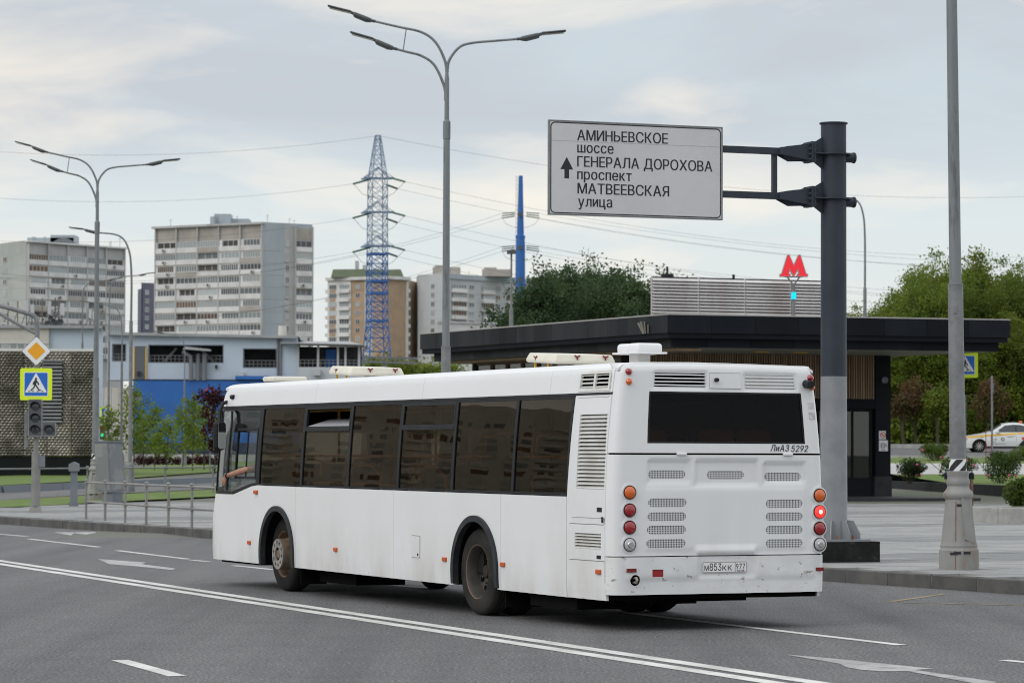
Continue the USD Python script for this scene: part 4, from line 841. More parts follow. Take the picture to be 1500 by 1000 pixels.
palm = [m3.Manifold.batch_hull([m3.Manifold.sphere(r, 12).translate(tuple(p)) for p, r in ((hd0, .024), (kn + side_ * .032, .013), (kn - side_ * .032, .012), (hd0 + dirh * .04 + side_ * .022, .016))])]
fing = []
for k, (off, L_) in enumerate(((.034, .072), (.012, .082), (-.011, .076), (-.033, .06))):
    a = kn + side_ * off; d1_ = dirh * .9 + nrm * .25 * (1 if nrm[0] > 0 else -1); d2_ = dirh * .7 + nrm * .75 * (1 if nrm[0] > 0 else -1); 
    b = a + d1_ / np.linalg.norm(d1_) * L_ * .5; c = b + d2_ / np.linalg.norm(d2_) * L_ * .5
    fing += chain([[(a - dirh * .02, .0095), (b, .009)], [(b, .009), (c, .0075)]])
t0_ = hd0 + dirh * .03 + side_ * .022; t1_ = t0_ + dirh * .035 + side_ * .032; t2_ = t1_ + dirh * .032 + side_ * .006
fing += chain([[(t0_, .013), (t1_, .011)], [(t1_, .011), (t2_, .009)]])
body = m3.Manifold.batch_boolean(parts_ + palm + fing, m3.OpType.Add).refine_to_length(.012)
v_, f_, _ = meshkit.arrays(body); tb = trimesh.Trimesh(v_, f_, process=True); trimesh.smoothing.filter_taubin(tb, iterations=8)
drv = thing('person', 'bus driver in dark shirt, bare forearm with watch resting out of the cab window', 'person', (BX, BY, 0), BPSI)
part(drv, 'body', (np.array(tb.vertices), np.array(tb.faces)), 'skin', True)
sv = chain([[(SEA, .175), (SEA + [0, 0, .18], .165)], [(SEA + [-.06, 0, .16], .155), (SEA + [.06, 0, .16], .155), (SEA + [-.10, .0, .56], .128), (SEA + [.10, .0, .56], .128)], [(sh_l, .09), (sh_l * .45 + el * .55, .07)], [(SEA + [.2, .04, .58], .09), (SEA + [.24, .15, .45], .066)]])
sm_ = m3.Manifold.batch_boolean(sv, m3.OpType.Add).refine_to_length(.03); v_, f_, _ = meshkit.arrays(sm_); ts = trimesh.Trimesh(v_, f_, process=True); trimesh.smoothing.filter_taubin(ts, iterations=6)
part(drv, 'shirt', (np.array(ts.vertices), np.array(ts.faces)), 'shirt', True)
part(drv, 'hair', MB().mesh(m3.Manifold.batch_hull([m3.Manifold.sphere(.1, 20).translate(tuple(SEA + [0, .02, .925])), m3.Manifold.sphere(.08, 20).translate(tuple(SEA + [0, -.03, .86]))])), 'hair', True)
wd = (wr - el) / np.linalg.norm(wr - el); wc = el + (wr - el) * .93
wt = part(drv, 'wristwatch', MB().lathe([(.034, -.011), (.038, -.009), (.038, .009), (.034, .011), (.03, 0), (.034, -.011)], 20, wc, wd), 'black_trim', 40)
o_ = np.array([-.78, -.35, .5]); o_ -= wd * (o_ @ wd); o_ /= np.linalg.norm(o_)
part(wt, 'watch_face', MB().cyl(wc + o_ * .033, wc + o_ * .043, .021, n=16), 'signal_lens'); part(wt, 'watch_bezel', MB().lathe([(.020, .042), (.023, .046), (.025, .040), (.025, .034)], 18, wc, o_), 'rim_grey', 40)
# ------------------------------------------------------------------ direction sign on its cantilever
GA = math.radians(20); gp0 = G(1223, 800, .17); gp0 = np.array([4.86, 45.35, .17])
gs = thing('direction_sign', 'large white direction board on thick grey cantilever pole by the kerb', 'road sign', gp0, GA)
ZT = 6.60                                   # pole top above its foot
part(gs, 'plinth', MB().poly(Polygon([(-.50, -.50), (.50, -.50), (.50, .50), (-.50, .50)]).buffer(-.02), .325, (0.05, 0, -.02)).tm(), 'concrete_black')
part(gs, 'pole', MB().lathe([(.196, 2.78), (.192, ZT), (0, ZT)], 32), 'gantry_dark', 40); part(gs, 'pole_foot', MB().lathe([(.205, .22), (.1965, 2.78)], 32), 'gantry_pale', 40)
part(gs, 'cap_plate', MB().cyl((0, 0, ZT), (0, 0, ZT + .02), .215, n=28), 'gantry_dark')
bpz = .32
part(gs, 'base_plate', MB().box((0, 0, bpz), (.82, .82, .03)), 'gantry_pale')
for k in range(8):
    t = k * PI / 4 + .2; R_ = rotz(t)
    part(gs, 'gusset', MB().poly(Polygon([(.18, 0), (.40, 0), (.40, .08), (.30, .28), (.18, .28)]), .014, R_ @ [0, .007, 0] + [0, 0, bpz + .015], R_ @ [1, 0, 0], (0, 0, 1)), 'gantry_pale')
    part(gs, 'bolt', MB().cyl(R_ @ [.36 * math.cos(.28), .36 * math.sin(.28), 0] + [0, 0, bpz + .015], R_ @ [.36 * math.cos(.28), .36 * math.sin(.28), 0] + [0, 0, bpz + .075], .018, n=6), 'rim_edge_rust')
sx0, sx1 = -4.60, -1.845                     # board between these
sz1, sz0 = 6.64 - .17, 5.27 - .17
arms = (6.40 - .17 - .07, 5.62 - .17 + .035)
for z in arms:
    ar = part(gs, 'arm', MB().bar((sx0 + .15, .09, z), (-.78, .05, z), .09, .10), 'gantry_dark')
    part(ar, 'taper', MB().poly(Polygon([(-.92, -.05), (-.45, -.12), (-.42, -.12), (-.42, .12), (-.45, .12), (-.92, .05)]), .016, (0, -.05, z), (1, 0, 0), (0, 0, 1)).poly(Polygon([(-.92, -.05), (-.72, -.145), (-.42, -.13), (-.42, .13), (-.72, .09), (-.92, .05)]), .016, (0, .1, z), (1, 0, 0), (0, 0, 1)), 'gantry_dark')
    part(ar, 'flange', MB().box((-.405, .03, z), (.03, .30, .31)), 'gantry_dark'); part(ar, 'flange', MB().box((-.365, .03, z), (.03, .30, .31)), 'gantry_dark')
    part(ar, 'web', MB().poly(Polygon([(-.35, -.14), (-.17, -.27), (-.10, -.27), (-.10, .25), (-.17, .25), (-.35, .14)]), .02, (0, .0, z), (1, 0, 0), (0, 0, 1)), 'gantry_dark')
    part(ar, 'ring_plate', MB().poly(unary_union([Point(0, 0).buffer(.26, quad_segs=10), sbox(-.37, -.15, 0, .15)]).difference(Point(0, 0).buffer(.17)), .02, (0, 0, z - .03)), 'gantry_dark')
    part(ar, 'stub', MB().cyl((.15, 0, z - .06), (.345, 0, z - .06), .075, n=18).cyl((.325, 0, z - .06), (.35, 0, z - .06), .083, n=18), 'gantry_dark', 30)
    bm = [MB().cyl((-.46, y, z + dz), (-.33, y, z + dz), .018, n=6) for y in (-.1, .15) for dz in (-.12, -.04, .04, .12)]; each(ar, 'bolt', bm, 'gantry_dark')
part(gs, 'hanger', MB().bar((-.96, .06, arms[0]), (-.96, .06, arms[1]), .07), 'gantry_dark')
W_, H_ = sx1 - sx0, sz1 - sz0
fo = np.array([(sx0 + sx1) / 2, 0, (sz0 + sz1) / 2])
fr = lambda d: dict(o=fo + [0, d, 0], ex=(1, 0, 0), ey=(0, 0, 1), en=(0, -1, 0))
bd = part(gs, 'sign_board', MB().poly(sbox(-W_ / 2, -H_ / 2, W_ / 2, H_ / 2), .03, **fr(.03)), 'sign_white')
part(bd, 'edge', MB().poly(sbox(-W_ / 2, -H_ / 2, W_ / 2, H_ / 2).buffer(.012, join_style=2).difference(sbox(-W_ / 2, -H_ / 2, W_ / 2, H_ / 2).buffer(-.008, join_style=2)), .045, **fr(.040)), 'galvanised')
part(bd, 'border', MB().poly(rounded(W_ - .03, H_ - .03, .075).difference(rounded(W_ - .062, H_ - .062, .06)), .002, **fr(0)), 'ink_black')
part(bd, 'backing_rail', MB().box((fo[0], .045, arms[0]), (W_ - .1, .03, .06)).box((fo[0], .045, arms[1]), (W_ - .1, .03, .06)), 'sign_back')
part(bd, 'seam', MB().poly(sbox(-W_ / 2 + .03, H_ / 2 - .292, W_ / 2 - .03, H_ / 2 - .289), .001, **fr(0)), 'galvanised')
k_ = W_ / 253.0                              # picture widths on the board, in metres
tx = lambda px: (px - 806) * k_ - W_ / 2
tz = lambda py: H_ / 2 - (py - 180) * H_ / 135.5
for s_, x0, x1, yb in (('АМИНЬЕВСКОЕ', 846, 978.5, 208.3), ('шоссе', 846, 899, 225.7), ('ГЕНЕРАЛА ДОРОХОВА', 846, 1044.5, 247), ('проспект', 846, 925.5, 264.7), ('МАТВЕЕВСКАЯ', 846.5, 980.5, 285.7), ('улица', 847.5, 897, 304)):
    lt = txt(MB(), s_, tx(x0), tz(yb - (x0 + x1 - 1612) / 2 * .012), 15.4 * H_ / 135.5, (x1 - x0) * k_ - .006, fr(0), .002, gap=.16)
    part(bd, 'lettering', txt(lt, s_, tx(x0) + .0065, tz(yb - (x0 + x1 - 1612) / 2 * .012), 15.4 * H_ / 135.5, (x1 - x0) * k_ - .006, fr(0), .0014, gap=.16), 'ink_black')
ax_ = tx(831); part(bd, 'arrow', MB().poly(Polygon([(ax_ - .036, tz(263)), (ax_ + .036, tz(263)), (ax_ + .036, tz(250)), (ax_ + .10, tz(250)), (ax_, tz(232)), (ax_ - .10, tz(250)), (ax_ - .036, tz(250))]), .002, **fr(0)), 'ink_black')

# ------------------------------------------------------------------ street lamps
def curve(pts, n=6):                          # Catmull-Rom through the points
    p = np.asarray(pts, float); p = np.vstack([2 * p[0] - p[1], p, 2 * p[-1] - p[-2]]); out = []
    for i in range(1, len(p) - 2):
        for t in np.arange(n) / n: out.append(.5 * (2 * p[i] + (p[i + 1] - p[i - 1]) * t + (2 * p[i - 1] - 5 * p[i] + 4 * p[i + 1] - p[i + 2]) * t * t + (3 * p[i] - p[i - 1] - 3 * p[i + 1] + p[i + 2]) * t ** 3))
    return np.array(out + [p[-2]])
def luminaire(parent, tip, d, up=.0):         # a flat cobra head at the arm's tip pointing along d
    d = np.asarray(d, float); d = d / np.linalg.norm(d); s = np.cross(d, [0, 0, 1]); s /= np.linalg.norm(s); u = np.cross(s, d); R = np.stack([d, s, u], 1)
    def hull(pts): return MB().mesh(m3.Manifold.batch_hull([m3.Manifold.sphere(r, 8).translate(p) for p, r in pts])).xf(R, tip)
    h = part(parent, 'luminaire', hull([((0, -.06, 0), .045), ((0, .06, 0), .045), ((.10, -.11, .0), .055), ((.10, .11, .0), .055), ((.36, -.12, .04), .05), ((.36, .12, .04), .05)]), 'luminaire_grey', 50)
    part(h, 'lamp_panel', hull([((.48, -.13, .085), .02), ((.48, .13, .085), .02), ((1.0, -.10, .10), .016), ((1.0, .10, .10), .016)]), 'luminaire_grey', 50)
    part(h, 'lens', MB().poly(Polygon([(.46, -.11), (.96, -.08), (.96, .08), (.46, .11)]), .006, tip + u * .058, d, s, -u), 'luminaire_glass')
    part(h, 'neck', MB().mesh(hull([((.36, -.11, .05), .03), ((.50, -.12, .085), .018)]).tm()).mesh(hull([((.36, .11, .05), .03), ((.50, .12, .085), .018)]).tm()), 'luminaire_grey', 50)
    part(h, 'spigot', MB().cyl(np.asarray(tip) - d * .12, np.asarray(tip) + d * .05, .035, n=10), 'luminaire_grey')
def cast_base(parent, collar=True):
    prof = [(.282, 0), (.278, .27), (.262, .29), (.256, .31), (.262, .33), (.252, .36), (.243, .40), (.182, .95), (.178, .98), (.205, 1.01), (.213, 1.05), (.20, 1.085), (.168, 1.12), (.155, 1.15), (.150, 1.17), (.163, 1.195), (.166, 1.225), (.158, 1.26), (.148, 1.285), (.150, 1.32), (.156, 1.335), (.156, 1.375), (.130, 1.38)]
    b = part(parent, 'cast_base', MB().lathe(prof, 40), 'cast_base', 35)
    sl = MB()
    for t, z, r in ((-1.80, .235, .278), (-1.30, .235, .278), (-1.55, .90, .188), (-1.98, .225, .278)): sl.box((r * math.cos(t), r * math.sin(t), z), (.10, .012, .035), t + PI / 2)
    part(b, 'slot', sl, 'ink_black')
    part(b, 'seam', MB().bar((.282 * math.cos(-1.9), .282 * math.sin(-1.9), .0), (.279 * math.cos(-1.9), .279 * math.sin(-1.9), .27), .010, .010).bar((.245 * math.cos(-1.9), .245 * math.sin(-1.9), .40), (.183 * math.cos(-1.9), .183 * math.sin(-1.9), .95), .010, .010), 'rim_edge_rust')
    t = -1.0; q = MB().poly(Polygon([(-.09, -.30), (.05, -.36), (.09, -.36), (.09, .32), (-.03, .36), (-.09, .32)]), .022, (.190 * math.cos(t), .190 * math.sin(t), .72), (-math.sin(t), math.cos(t), 0), (-.11 * math.cos(t), -.11 * math.sin(t), 1)); part(b, 'inspection_door', q, 'cast_base')
    if collar:
        c = part(parent, 'collar', MB().lathe([(.124, 1.38), (.122, 1.54), (.11, 1.545)], 40), 'sign_face', 40); sp = MB()
        for k in range(4):
            qs, ws = np.linspace(0, 1, 9), np.linspace(0, .55, 7)
            V = np.array([[.1262 * math.cos((k + w + q * .8) * PI / 2), .1262 * math.sin((k + w + q * .8) * PI / 2), 1.382 + q * .157] for q in qs for w in ws])
            sp.add(V, np.array([[i * 7 + j, i * 7 + j + 1, (i + 1) * 7 + j + 1, (i + 1) * 7 + j] for i in range(8) for j in range(6)]))
        part(c, 'spiral_stripe', sp, 'ink_black')
def street_lamp(loc, label, arms=True, H=11.0, joint=6.2, az=0.0, scale=1.0):
    t = thing('street_lamp', label, 'street lamp', loc, az, 'tall street lamps with three arms')
    cast_base(t)
    part(t, 'lower_shaft', MB().lathe([(.113, 1.54), (.106, joint)], 28), 'galvanised', 40); part(t, 'shaft_collar', MB().lathe([(.106, joint - .01), (.110, joint), (.108, joint + .02), (.086, joint + .025)], 28), 'galvanised', 30)
    part(t, 'upper_shaft', MB().lathe([(.086, joint), (.074, 9.0)], 24), 'lamp_pole_paint', 40); part(t, 'hand_hole', MB().box((-.02, -.106, joint - .35), (.05, .02, .10)), 'galvanised')
    part(t, 'shaft_sleeve', MB().lathe([(.074, 8.72), (.086, 8.73), (.086, 9.12), (.06, 9.16)], 20), 'lamp_pole_paint', 30); part(t, 'top_shaft', MB().lathe([(.055, 9.1), (.052, 10.1), (.03, 10.3)], 18), 'lamp_pole_paint', 40)
    a1 = curve([(0, 0, 10.2), (-.05, 0, 10.52), (-.26, 0, 10.93), (-.58, 0, 11.16), (-1.1, 0, 11.28), (-1.75, 0, 11.43)]); a2 = curve([(-.03, 0, 9.6), (-.06, 0, 9.92), (-.28, 0, 10.40), (-.58, 0, 10.62), (-.95, 0, 10.72), (-1.25, 0, 10.80)]); a3 = curve([(0, 0, 10.2), (.05, 0, 10.52), (.28, 0, 10.82), (.58, 0, 10.92), (1.1, 0, 10.97), (1.70, 0, 11.02)])
    for a in (a1, a2, a3): part(t, 'arm', MB().tube(a, np.linspace(.034, .026, len(a)), 8), 'lamp_pole_paint', 50); luminaire(t, a[-1], a[-1] - a[-4])
    part(t, 'tie_rod', MB().cyl((-.93, 0, 11.24), (-1.0, 0, 10.73), .014, n=6), 'lamp_pole_paint')
    return t
lr = G(1405, 833, .17); near_lamp = street_lamp(lr, 'nearest tall lamp post with rusty cast base and striped collar', True, joint=4.0)
UsdGeom.Xformable(stage.GetPrimAtPath(near_lamp)).AddRotateYOp().Set(-.62)      # it leans a little to the left
ll = at(653, 540, 68.0); LZ = [0, 0, .17]
street_lamp([ll[0], 68.0, .17], 'tall three-armed lamp rising behind the bus roof', True, joint=4.0)
l3 = G(139, 734, .17)
street_lamp(l3, 'three-armed lamp behind the leaning grey cabinet', True, joint=4.0)
# single-arm lamps
def small_lamp(loc, label, h, reach, side, rise=.9, r=.075, base=True, group='single-arm lamps'):
    t = thing('lamp_post', label, 'street lamp', loc, 0, group)
    if base: part(t, 'cast_base', MB().lathe([(.20, 0), (.19, .35), (.15, .9), (.17, .95), (.15, 1.05), (.11, 1.1)], 16), 'galvanised', 35)
    js = h * .66
    part(t, 'lower_shaft', MB().lathe([(r, 0), (r * .9, js), (r * .6, js + .03)], 14), 'galvanised', 40)
    a = curve([(0, 0, js), (0, 0, h - rise * 1.3), (side * reach * .08, 0, h - rise * .5), (side * reach * .35, 0, h - .08), (side * reach, 0, h + .05)])
    part(t, 'arm', MB().tube(a, np.linspace(r * .6, r * .38, len(a)), 8), 'lamp_pole_paint', 50); luminaire(t, a[-1], a[-1] - a[-4]); return t
def zl(P): return np.array([P[0], P[1], .17 + .006 * max(0, P[1] - 90)])
p_ = zl(at(191, 600, 112)); small_lamp(p_, 'slim lamp with one arm curving left over the cabinet', (663 - 343) / FPX * 112 + CAMH - p_[2], 1.35, -1, 1.2)
p_ = zl(at(178, 600, 170)); small_lamp(p_, 'farther slim lamp arching left between two posts', (663 - 448) / FPX * 170 + CAMH - p_[2], 1.4, -1, 1.2)
p_ = zl(at(159, 600, 190)); small_lamp(p_, 'thin lamp post rising right of the pavilion edge', (663 - 405) / FPX * 190 + CAMH - p_[2], 1.9, 1, 1.0)
p_ = zl(at(270, 600, 205)); small_lamp(p_, 'thin lamp standing before the blue wall', (663 - 490) / FPX * 205 + CAMH - p_[2], 1.5, -1, 1.0, .06)
p_ = zl(at(121, 470, 230)); small_lamp(p_, 'distant lamp pole behind the pavilion roof', (663 - 412) / FPX * 230 + CAMH - p_[2], 2.0, 1, 1.0, .10, False)
p_ = at(1267, 400, 150); small_lamp([p_[0], 150, 1.5], 'grey lamp behind the metro canopy right of the sign pole', (666 - 292) / FPX * 150 + CAMH - 1.5, 1.1, -1, 1.5, .095, False)
p_ = at(749, 400, 140); t = thing('floodlight_mast', 'thin grey mast with square floodlight before the dark trees', 'floodlight', [p_[0], 140, .4])
hz = (664 - 372) / FPX * 140 + CAMH - .4
part(t, 'mast', MB().lathe([(.12, 0), (.10, hz - 2.6), (.05, hz - 2.5), (.045, hz)], 14), 'galvanised', 30); part(t, 'floodlight', MB().box((0, -.1, hz + .08), (.42, .35, .16)), 'luminaire_grey')

# ------------------------------------------------------------------ signs
def crossing_panel(parent, o, ex, s, plate=True):      # lime square with the blue crossing sign; o is its centre, ex its right
    ex = np.asarray(ex, float); en = np.cross(ex, [0, 0, 1]); o = np.asarray(o, float); f = lambda d: dict(o=o + en * d, ex=ex, ey=(0, 0, 1), en=en)
    b = part(parent, 'crossing_sign', MB().poly(rounded(s, s, s * .06), .02, **f(0)), 'sign_lime')
    part(b, 'back', MB().poly(rounded(s, s, s * .06), .006, **f(-.008)), 'sign_back')
    part(b, 'white_rim', MB().poly(rounded(s * .76, s * .76, s * .04), .003, **f(.019)), 'sign_face'); part(b, 'blue_field', MB().poly(rounded(s * .72, s * .72, s * .03), .003, **f(.021)), 'sign_blue')
    tr = Polygon([(-.32, -.24), (.32, -.24), (0, .33)]).buffer(.015); part(b, 'white_triangle', MB().poly(affinity.scale(tr, s, s, origin=(0, 0)), .003, **f(.023)), 'sign_face')
    L = lambda *p: LineString(p).buffer(.022, quad_segs=4)
    man = unary_union([Point(.0, .175).buffer(.034), LineString([(-.005, .12), (-.025, -.0)]).buffer(.036), L((-.0, .11), (.06, .05), (.08, -.01)), L((-.02, .11), (-.075, .05), (-.08, .0)), L((-.025, 0), (.03, -.08), (.10, -.19), (.135, -.185)), L((-.025, 0), (-.06, -.10), (-.15, -.19))] + [Polygon([(x, -.235), (x + .055, -.235), (x + .075, -.205), (x + .02, -.205)]) for x in (-.25, -.13, .02, .16)])
    part(b, 'walking_figure', MB().poly(affinity.scale(man, s, s, origin=(0, 0)), .003, **f(.025)), 'ink_black')
    return b
sg = G(52, 750, .17); SD = sg[1]
def lz(py): return (662.3 - py) / FPX * SD + CAMH - .17        # height above the foot of this post
sp = thing('signal_post', 'grey signal post with yellow diamond, lime crossing sign and unlit traffic light', 'traffic light', sg)
part(sp, 'post', MB().lathe([(.125, .16), (.115, 1.6), (.07, 1.62), (.062, lz(478))], 18), 'rail_metal', 30); part(sp, 'post_foot', MB().box((0, 0, .08), (.36, .30, .18), taper=.62), 'rail_metal')
tp = lz(462)
part(sp, 'mast_arm', MB().tube(curve([(0, 0, lz(500)), (0, 0, lz(478)), (-.06, 0, lz(465)), (-.30, 0, lz(459)), (-1.2, 0, lz(446)), (-3.2, 0, lz(424))]), .065, 10), 'galvanised', 50); part(sp, 'mast_brace', MB().tube([(-.02, 0, lz(490)), (-.5, 0, lz(476)), (-1.4, 0, lz(448)), (-2.6, 0, lz(418))], .04, 8), 'galvanised', 50)
sq = .385; dz_ = lz(515); f = lambda d: dict(o=(0, -.09 - d, dz_), ex=(.7071, 0, .7071), ey=(-.7071, 0, .7071), en=(0, -1, 0))
ps = part(sp, 'priority_sign', MB().poly(rounded(.56, .56, .05), .02, **f(0)), 'sign_face'); part(ps, 'black_edge', MB().poly(rounded(.565, .565, .05).difference(rounded(.55, .55, .045)), .003, **f(.019)), 'ink_black'); part(ps, 'amber_diamond', MB().poly(rounded(.345, .345, .03), .003, **f(.021)), 'sign_amber')
crossing_panel(sp, (0, -.09, lz(563.5)), (1, 0, 0), .85)
sh = part(sp, 'signal_head', MB().poly(rounded(.345, .98, .02), .16, (0, -.02, lz(613)), (1, 0, 0), (0, 0, 1), (0, -1, 0)), 'signal_body')
part(sh, 'frame', MB().poly(rounded(.36, .995, .02).difference(rounded(.325, .955, .02)), .02, (0, -.175, lz(613)), (1, 0, 0), (0, 0, 1), (0, -1, 0)), 'gantry_pale')
def lens(parent, x, z, visor=True, arrow=False):
    l_ = part(parent, 'lens', MB().lathe([(0, -.02), (.08, -.015), (.118, 0), (.118, .02)], 20, (x, -.185, z), (0, 1, 0)), 'signal_lens', 40)
    V = []; 
    for t in np.linspace(-.35, PI + .35, 14): V += [[x + .128 * math.cos(t), -.18, z + .128 * math.sin(t)], [x + .128 * math.cos(t), -.18 - .17 * (.35 + .65 * max(0, math.sin(t))), z + .128 * math.sin(t)]]
    part(l_, 'visor', (np.array(V), np.array([[2 * i, 2 * i + 1, 2 * i + 3, 2 * i + 2] for i in range(13)])), 'signal_visor')
    if arrow: part(l_, 'arrow', MB().poly(Polygon([(-.018, -.07), (.018, -.07), (.018, 0), (.06, 0), (0, .075), (-.06, 0), (-.018, 0)]), .003, (x, -.207, z), (1, 0, 0), (0, 0, 1), (0, -1, 0)), 'ink_black')
for z, a in ((lz(596), False), (lz(613), False), (lz(630), True)): lens(sh, 0, z, True, a)
s2 = part(sp, 'side_section', MB().poly(rounded(.345, .34, .02), .14, (.37, -.03, lz(630)), (1, 0, 0), (0, 0, 1), (0, -1, 0)), 'signal_body'); part(s2, 'frame', MB().poly(rounded(.36, .355, .02).difference(rounded(.32, .315, .02)), .02, (.37, -.16, lz(630)), (1, 0, 0), (0, 0, 1), (0, -1, 0)), 'gantry_pale'); lens(s2, .37, lz(630))
part(sp, 'rear_signal', MB().box((-.28, .12, lz(630)), (.07, .26, .95)).box((-.12, .1, lz(640)), (.28, .05, .05)), 'galvanised')
part(sp, 'junction_box', MB().box((.16, 0, lz(676)), (.14, .16, .30)), 'cabinet_grey')

bo = G(108, 741, .17); t = thing('bollard_post', 'grey concrete post with gabled cap between sign post and cabinet', 'post', bo)
part(t, 'shaft', MB().box((0, 0, .52), (.20, .20, 1.04), taper=.92), 'cabinet_grey'); part(t, 'foot', MB().box((0, 0, .06), (.25, .25, .14)), 'cabinet_grey')
part(t, 'cap', MB().poly(Polygon([(-.14, 0), (.14, 0), (.14, .21), (0, .275), (-.14, .21)]), .32, (0, .16, 1.04), (1, 0, 0), (0, 0, 1), (0, -1, 0)), 'cabinet_worn')
cb = G(163, 737, .17); t = thing('utility_cabinet', 'grey metal cabinet leaning left on a concrete foot', 'utility cabinet', cb, math.radians(-42))
part(t, 'foot', MB().box((.05, 0, .17), (.50, .42, .36)), 'cabinet_grey')
lean = np.array([[1, 0, 0], [0, 1, 0], [0, 0, 1.0]]); ln = lambda p: np.asarray(p, float) + [-.115 * (p[2] - .35), 0, 0]
bx_ = lambda lo, hi: MB().hexa(np.array([ln(p) for p in ((lo[0], lo[1], lo[2]), (hi[0], lo[1], lo[2]), (hi[0], hi[1], lo[2]), (lo[0], hi[1], lo[2]), (lo[0], lo[1], hi[2]), (hi[0], lo[1], hi[2]), (hi[0], hi[1], hi[2]), (lo[0], hi[1], hi[2]))]))
part(t, 'body', bx_((-.33, -.29, .36), (.33, .29, 1.92)), 'cabinet_grey'); part(t, 'door', bx_((-.30, -.302, .42), (.30, -.29, 1.87)), 'cabinet_worn'); part(t, 'roof', bx_((-.36, -.32, 1.92), (.36, .32, 1.96)), 'cabinet_grey'); part(t, 'side_sheet', bx_((.33, -.27, .42), (.342, .27, 1.85)), 'cabinet_worn')
# low barrier along the kerb, and a longer one behind
def barrier(name, label, pts, h, r, mids, mat, every=None, base=0.0):
    t = thing(name, label, 'railing'); L = pts
    for p in L:
        q = part(t, 'post', MB().cyl(p, p + [0, 0, h], r, n=10), mat, 40); part(q, 'cap', MB().lathe([(r * 1.5, h - r), (r * 1.7, h), (r, h + r)], 10, p), mat, 40)
        for m in mids:
            if m < h: part(q, 'clamp', MB().cyl(p + [0, 0, m - r * 1.6], p + [0, 0, m + r * 1.6], r * 1.5, n=10), mat)
    for a, b in zip(L[:-1], L[1:]):
        for m in mids: part(t, 'rail', MB().cyl(a + [0, 0, m], b + [0, 0, m], r * .85, n=8), mat, 40)
    return t
fp = [G(x, y, .17) for x, y in ((126, 760), (152, 763), (180, 765), (213, 768), (246, 770), (281, 774))]; d_ = (fp[-1] - fp[0]) / 5
fp = [fp[0] + d_ * k for k in range(6)] + [fp[-1] + d_ * k for k in range(1, 5)]
barrier('pedestrian_railing', 'two-rail grey metal railing along the kerb left of the bus', fp, .93, .030, (.42, .88), 'rail_metal')
rp_ = [zl(at(x, 700, Y)) for x, Y in ((-60, 101), (57, 103), (128, 105), (242, 108), (312, 110), (385, 112))]
barrier('rear_railing', 'longer single-rail railing behind the cabinet along the verge', rp_, 1.0, .035, (.95,), 'galvanised')
gk = thing('guard_kerb', 'low blue-grey guard kerb beyond the service road', 'kerb')
kp = [GL(x, y) for x, y in ((-150, 722), (0, 720), (127, 714), (315, 705), (460, 697))]
for a, b in zip(kp[:-1], kp[1:]):
    n_ = max(2, int(np.linalg.norm(b - a) / 3)); 
    for k in range(n_):
        p, q = a + (b - a) * k / n_, a + (b - a) * (k + .985) / n_; d = (q - p) / np.linalg.norm(q - p); n2 = np.array([-d[1], d[0], 0]); part(gk, 'segment', MB().poly(Polygon([(-.2, -.1), (.2, -.1), (.12, .22), (-.12, .22)]), np.linalg.norm(q - p), p, n2, (0, 0, 1), d), 'panel_grey')
# signs farther off
def post_sign(loc, label, zc, s=.9, post=3.2, group=None):
    t = thing('crossing_sign_post', label, 'road sign', loc, 0, group); part(t, 'post', MB().cyl((0, .03, 0), (0, .03, post), .035, n=10), 'galvanised', 40); crossing_panel(t, (0, -.02, zc), (1, 0, 0), s); return t
Ys = 105.0; p_ = at(1414, 600, Ys); post_sign([p_[0], Ys, .17], 'lime crossing sign half hidden by the nearest lamp post', (666.2 - 535) / FPX * Ys + CAMH - .17, .88, 3.7)
Ys = 226.0; p_ = zl(at(155, 606, Ys)); post_sign(p_, 'tiny lime crossing sign right of the shiny pavilion', (662.5 - 605) / FPX * Ys + CAMH - p_[2], .85, 4.2)
Ys = 150.0; p_ = at(1439, 600, Ys); t = thing('bare_post', 'bare grey post standing before the taxi', 'post', [p_[0], Ys - 3, 1.75]); part(t, 'post', MB().cyl((0, 0, 0), (0, 0, 3.9), .05, n=10), 'galvanised', 40); part(t, 'edge_on_plate', MB().box((0, 0, 3.4), (.03, .5, .6)).box((.06, 0, 3.3), (.08, .06, .5)), 'galvanised')
for x in (1444, 1452): p_ = at(x, 600, 136); t = solo('marker_stake', MB().cyl([p_[0], 136, 1.3], [p_[0], 136, 2.9 - (x - 1444) * .03], .018, n=6), 'lamp_red_dim', ('left' if x == 1444 else 'right') + ' one of two thin reddish stakes before the taxi', 'stake', 'reddish stakes by the taxi')
Ys = 172.0; p_ = zl(at(308, 577, Ys)); t = thing('no_stopping_sign', 'round blue no-stopping sign with red rim left of the bus roof', 'road sign', p_); zc = (662.6 - 577) / FPX * Ys + CAMH - p_[2]
part(t, 'post', MB().cyl((.0, .04, 0), (.0, .04, zc + .4), .04, n=10), 'galvanised', 40); f = lambda d: dict(o=(0, -.0 - d, zc), ex=(1, 0, 0), ey=(0, 0, 1), en=(0, -1, 0))
part(t, 'red_disc', MB().poly(Point(0, 0).buffer(.37), .012, **f(0)), 'sign_red'); bl_ = Point(0, 0).buffer(.30).difference(unary_union([LineString([(-.3, -.3), (.3, .3)]).buffer(.035), LineString([(-.3, .3), (.3, -.3)]).buffer(.035)])); part(t, 'blue_quadrant', MB().poly(bl_, .003, **f(.011)), 'sign_blue')
Ys = 200.0; p_ = zl(at(150, 637, Ys)); t = thing('distant_traffic_light', 'tiny traffic light showing green beside the pavilion', 'traffic light', p_); zc = (662.5 - 634) / FPX * Ys + CAMH - p_[2]
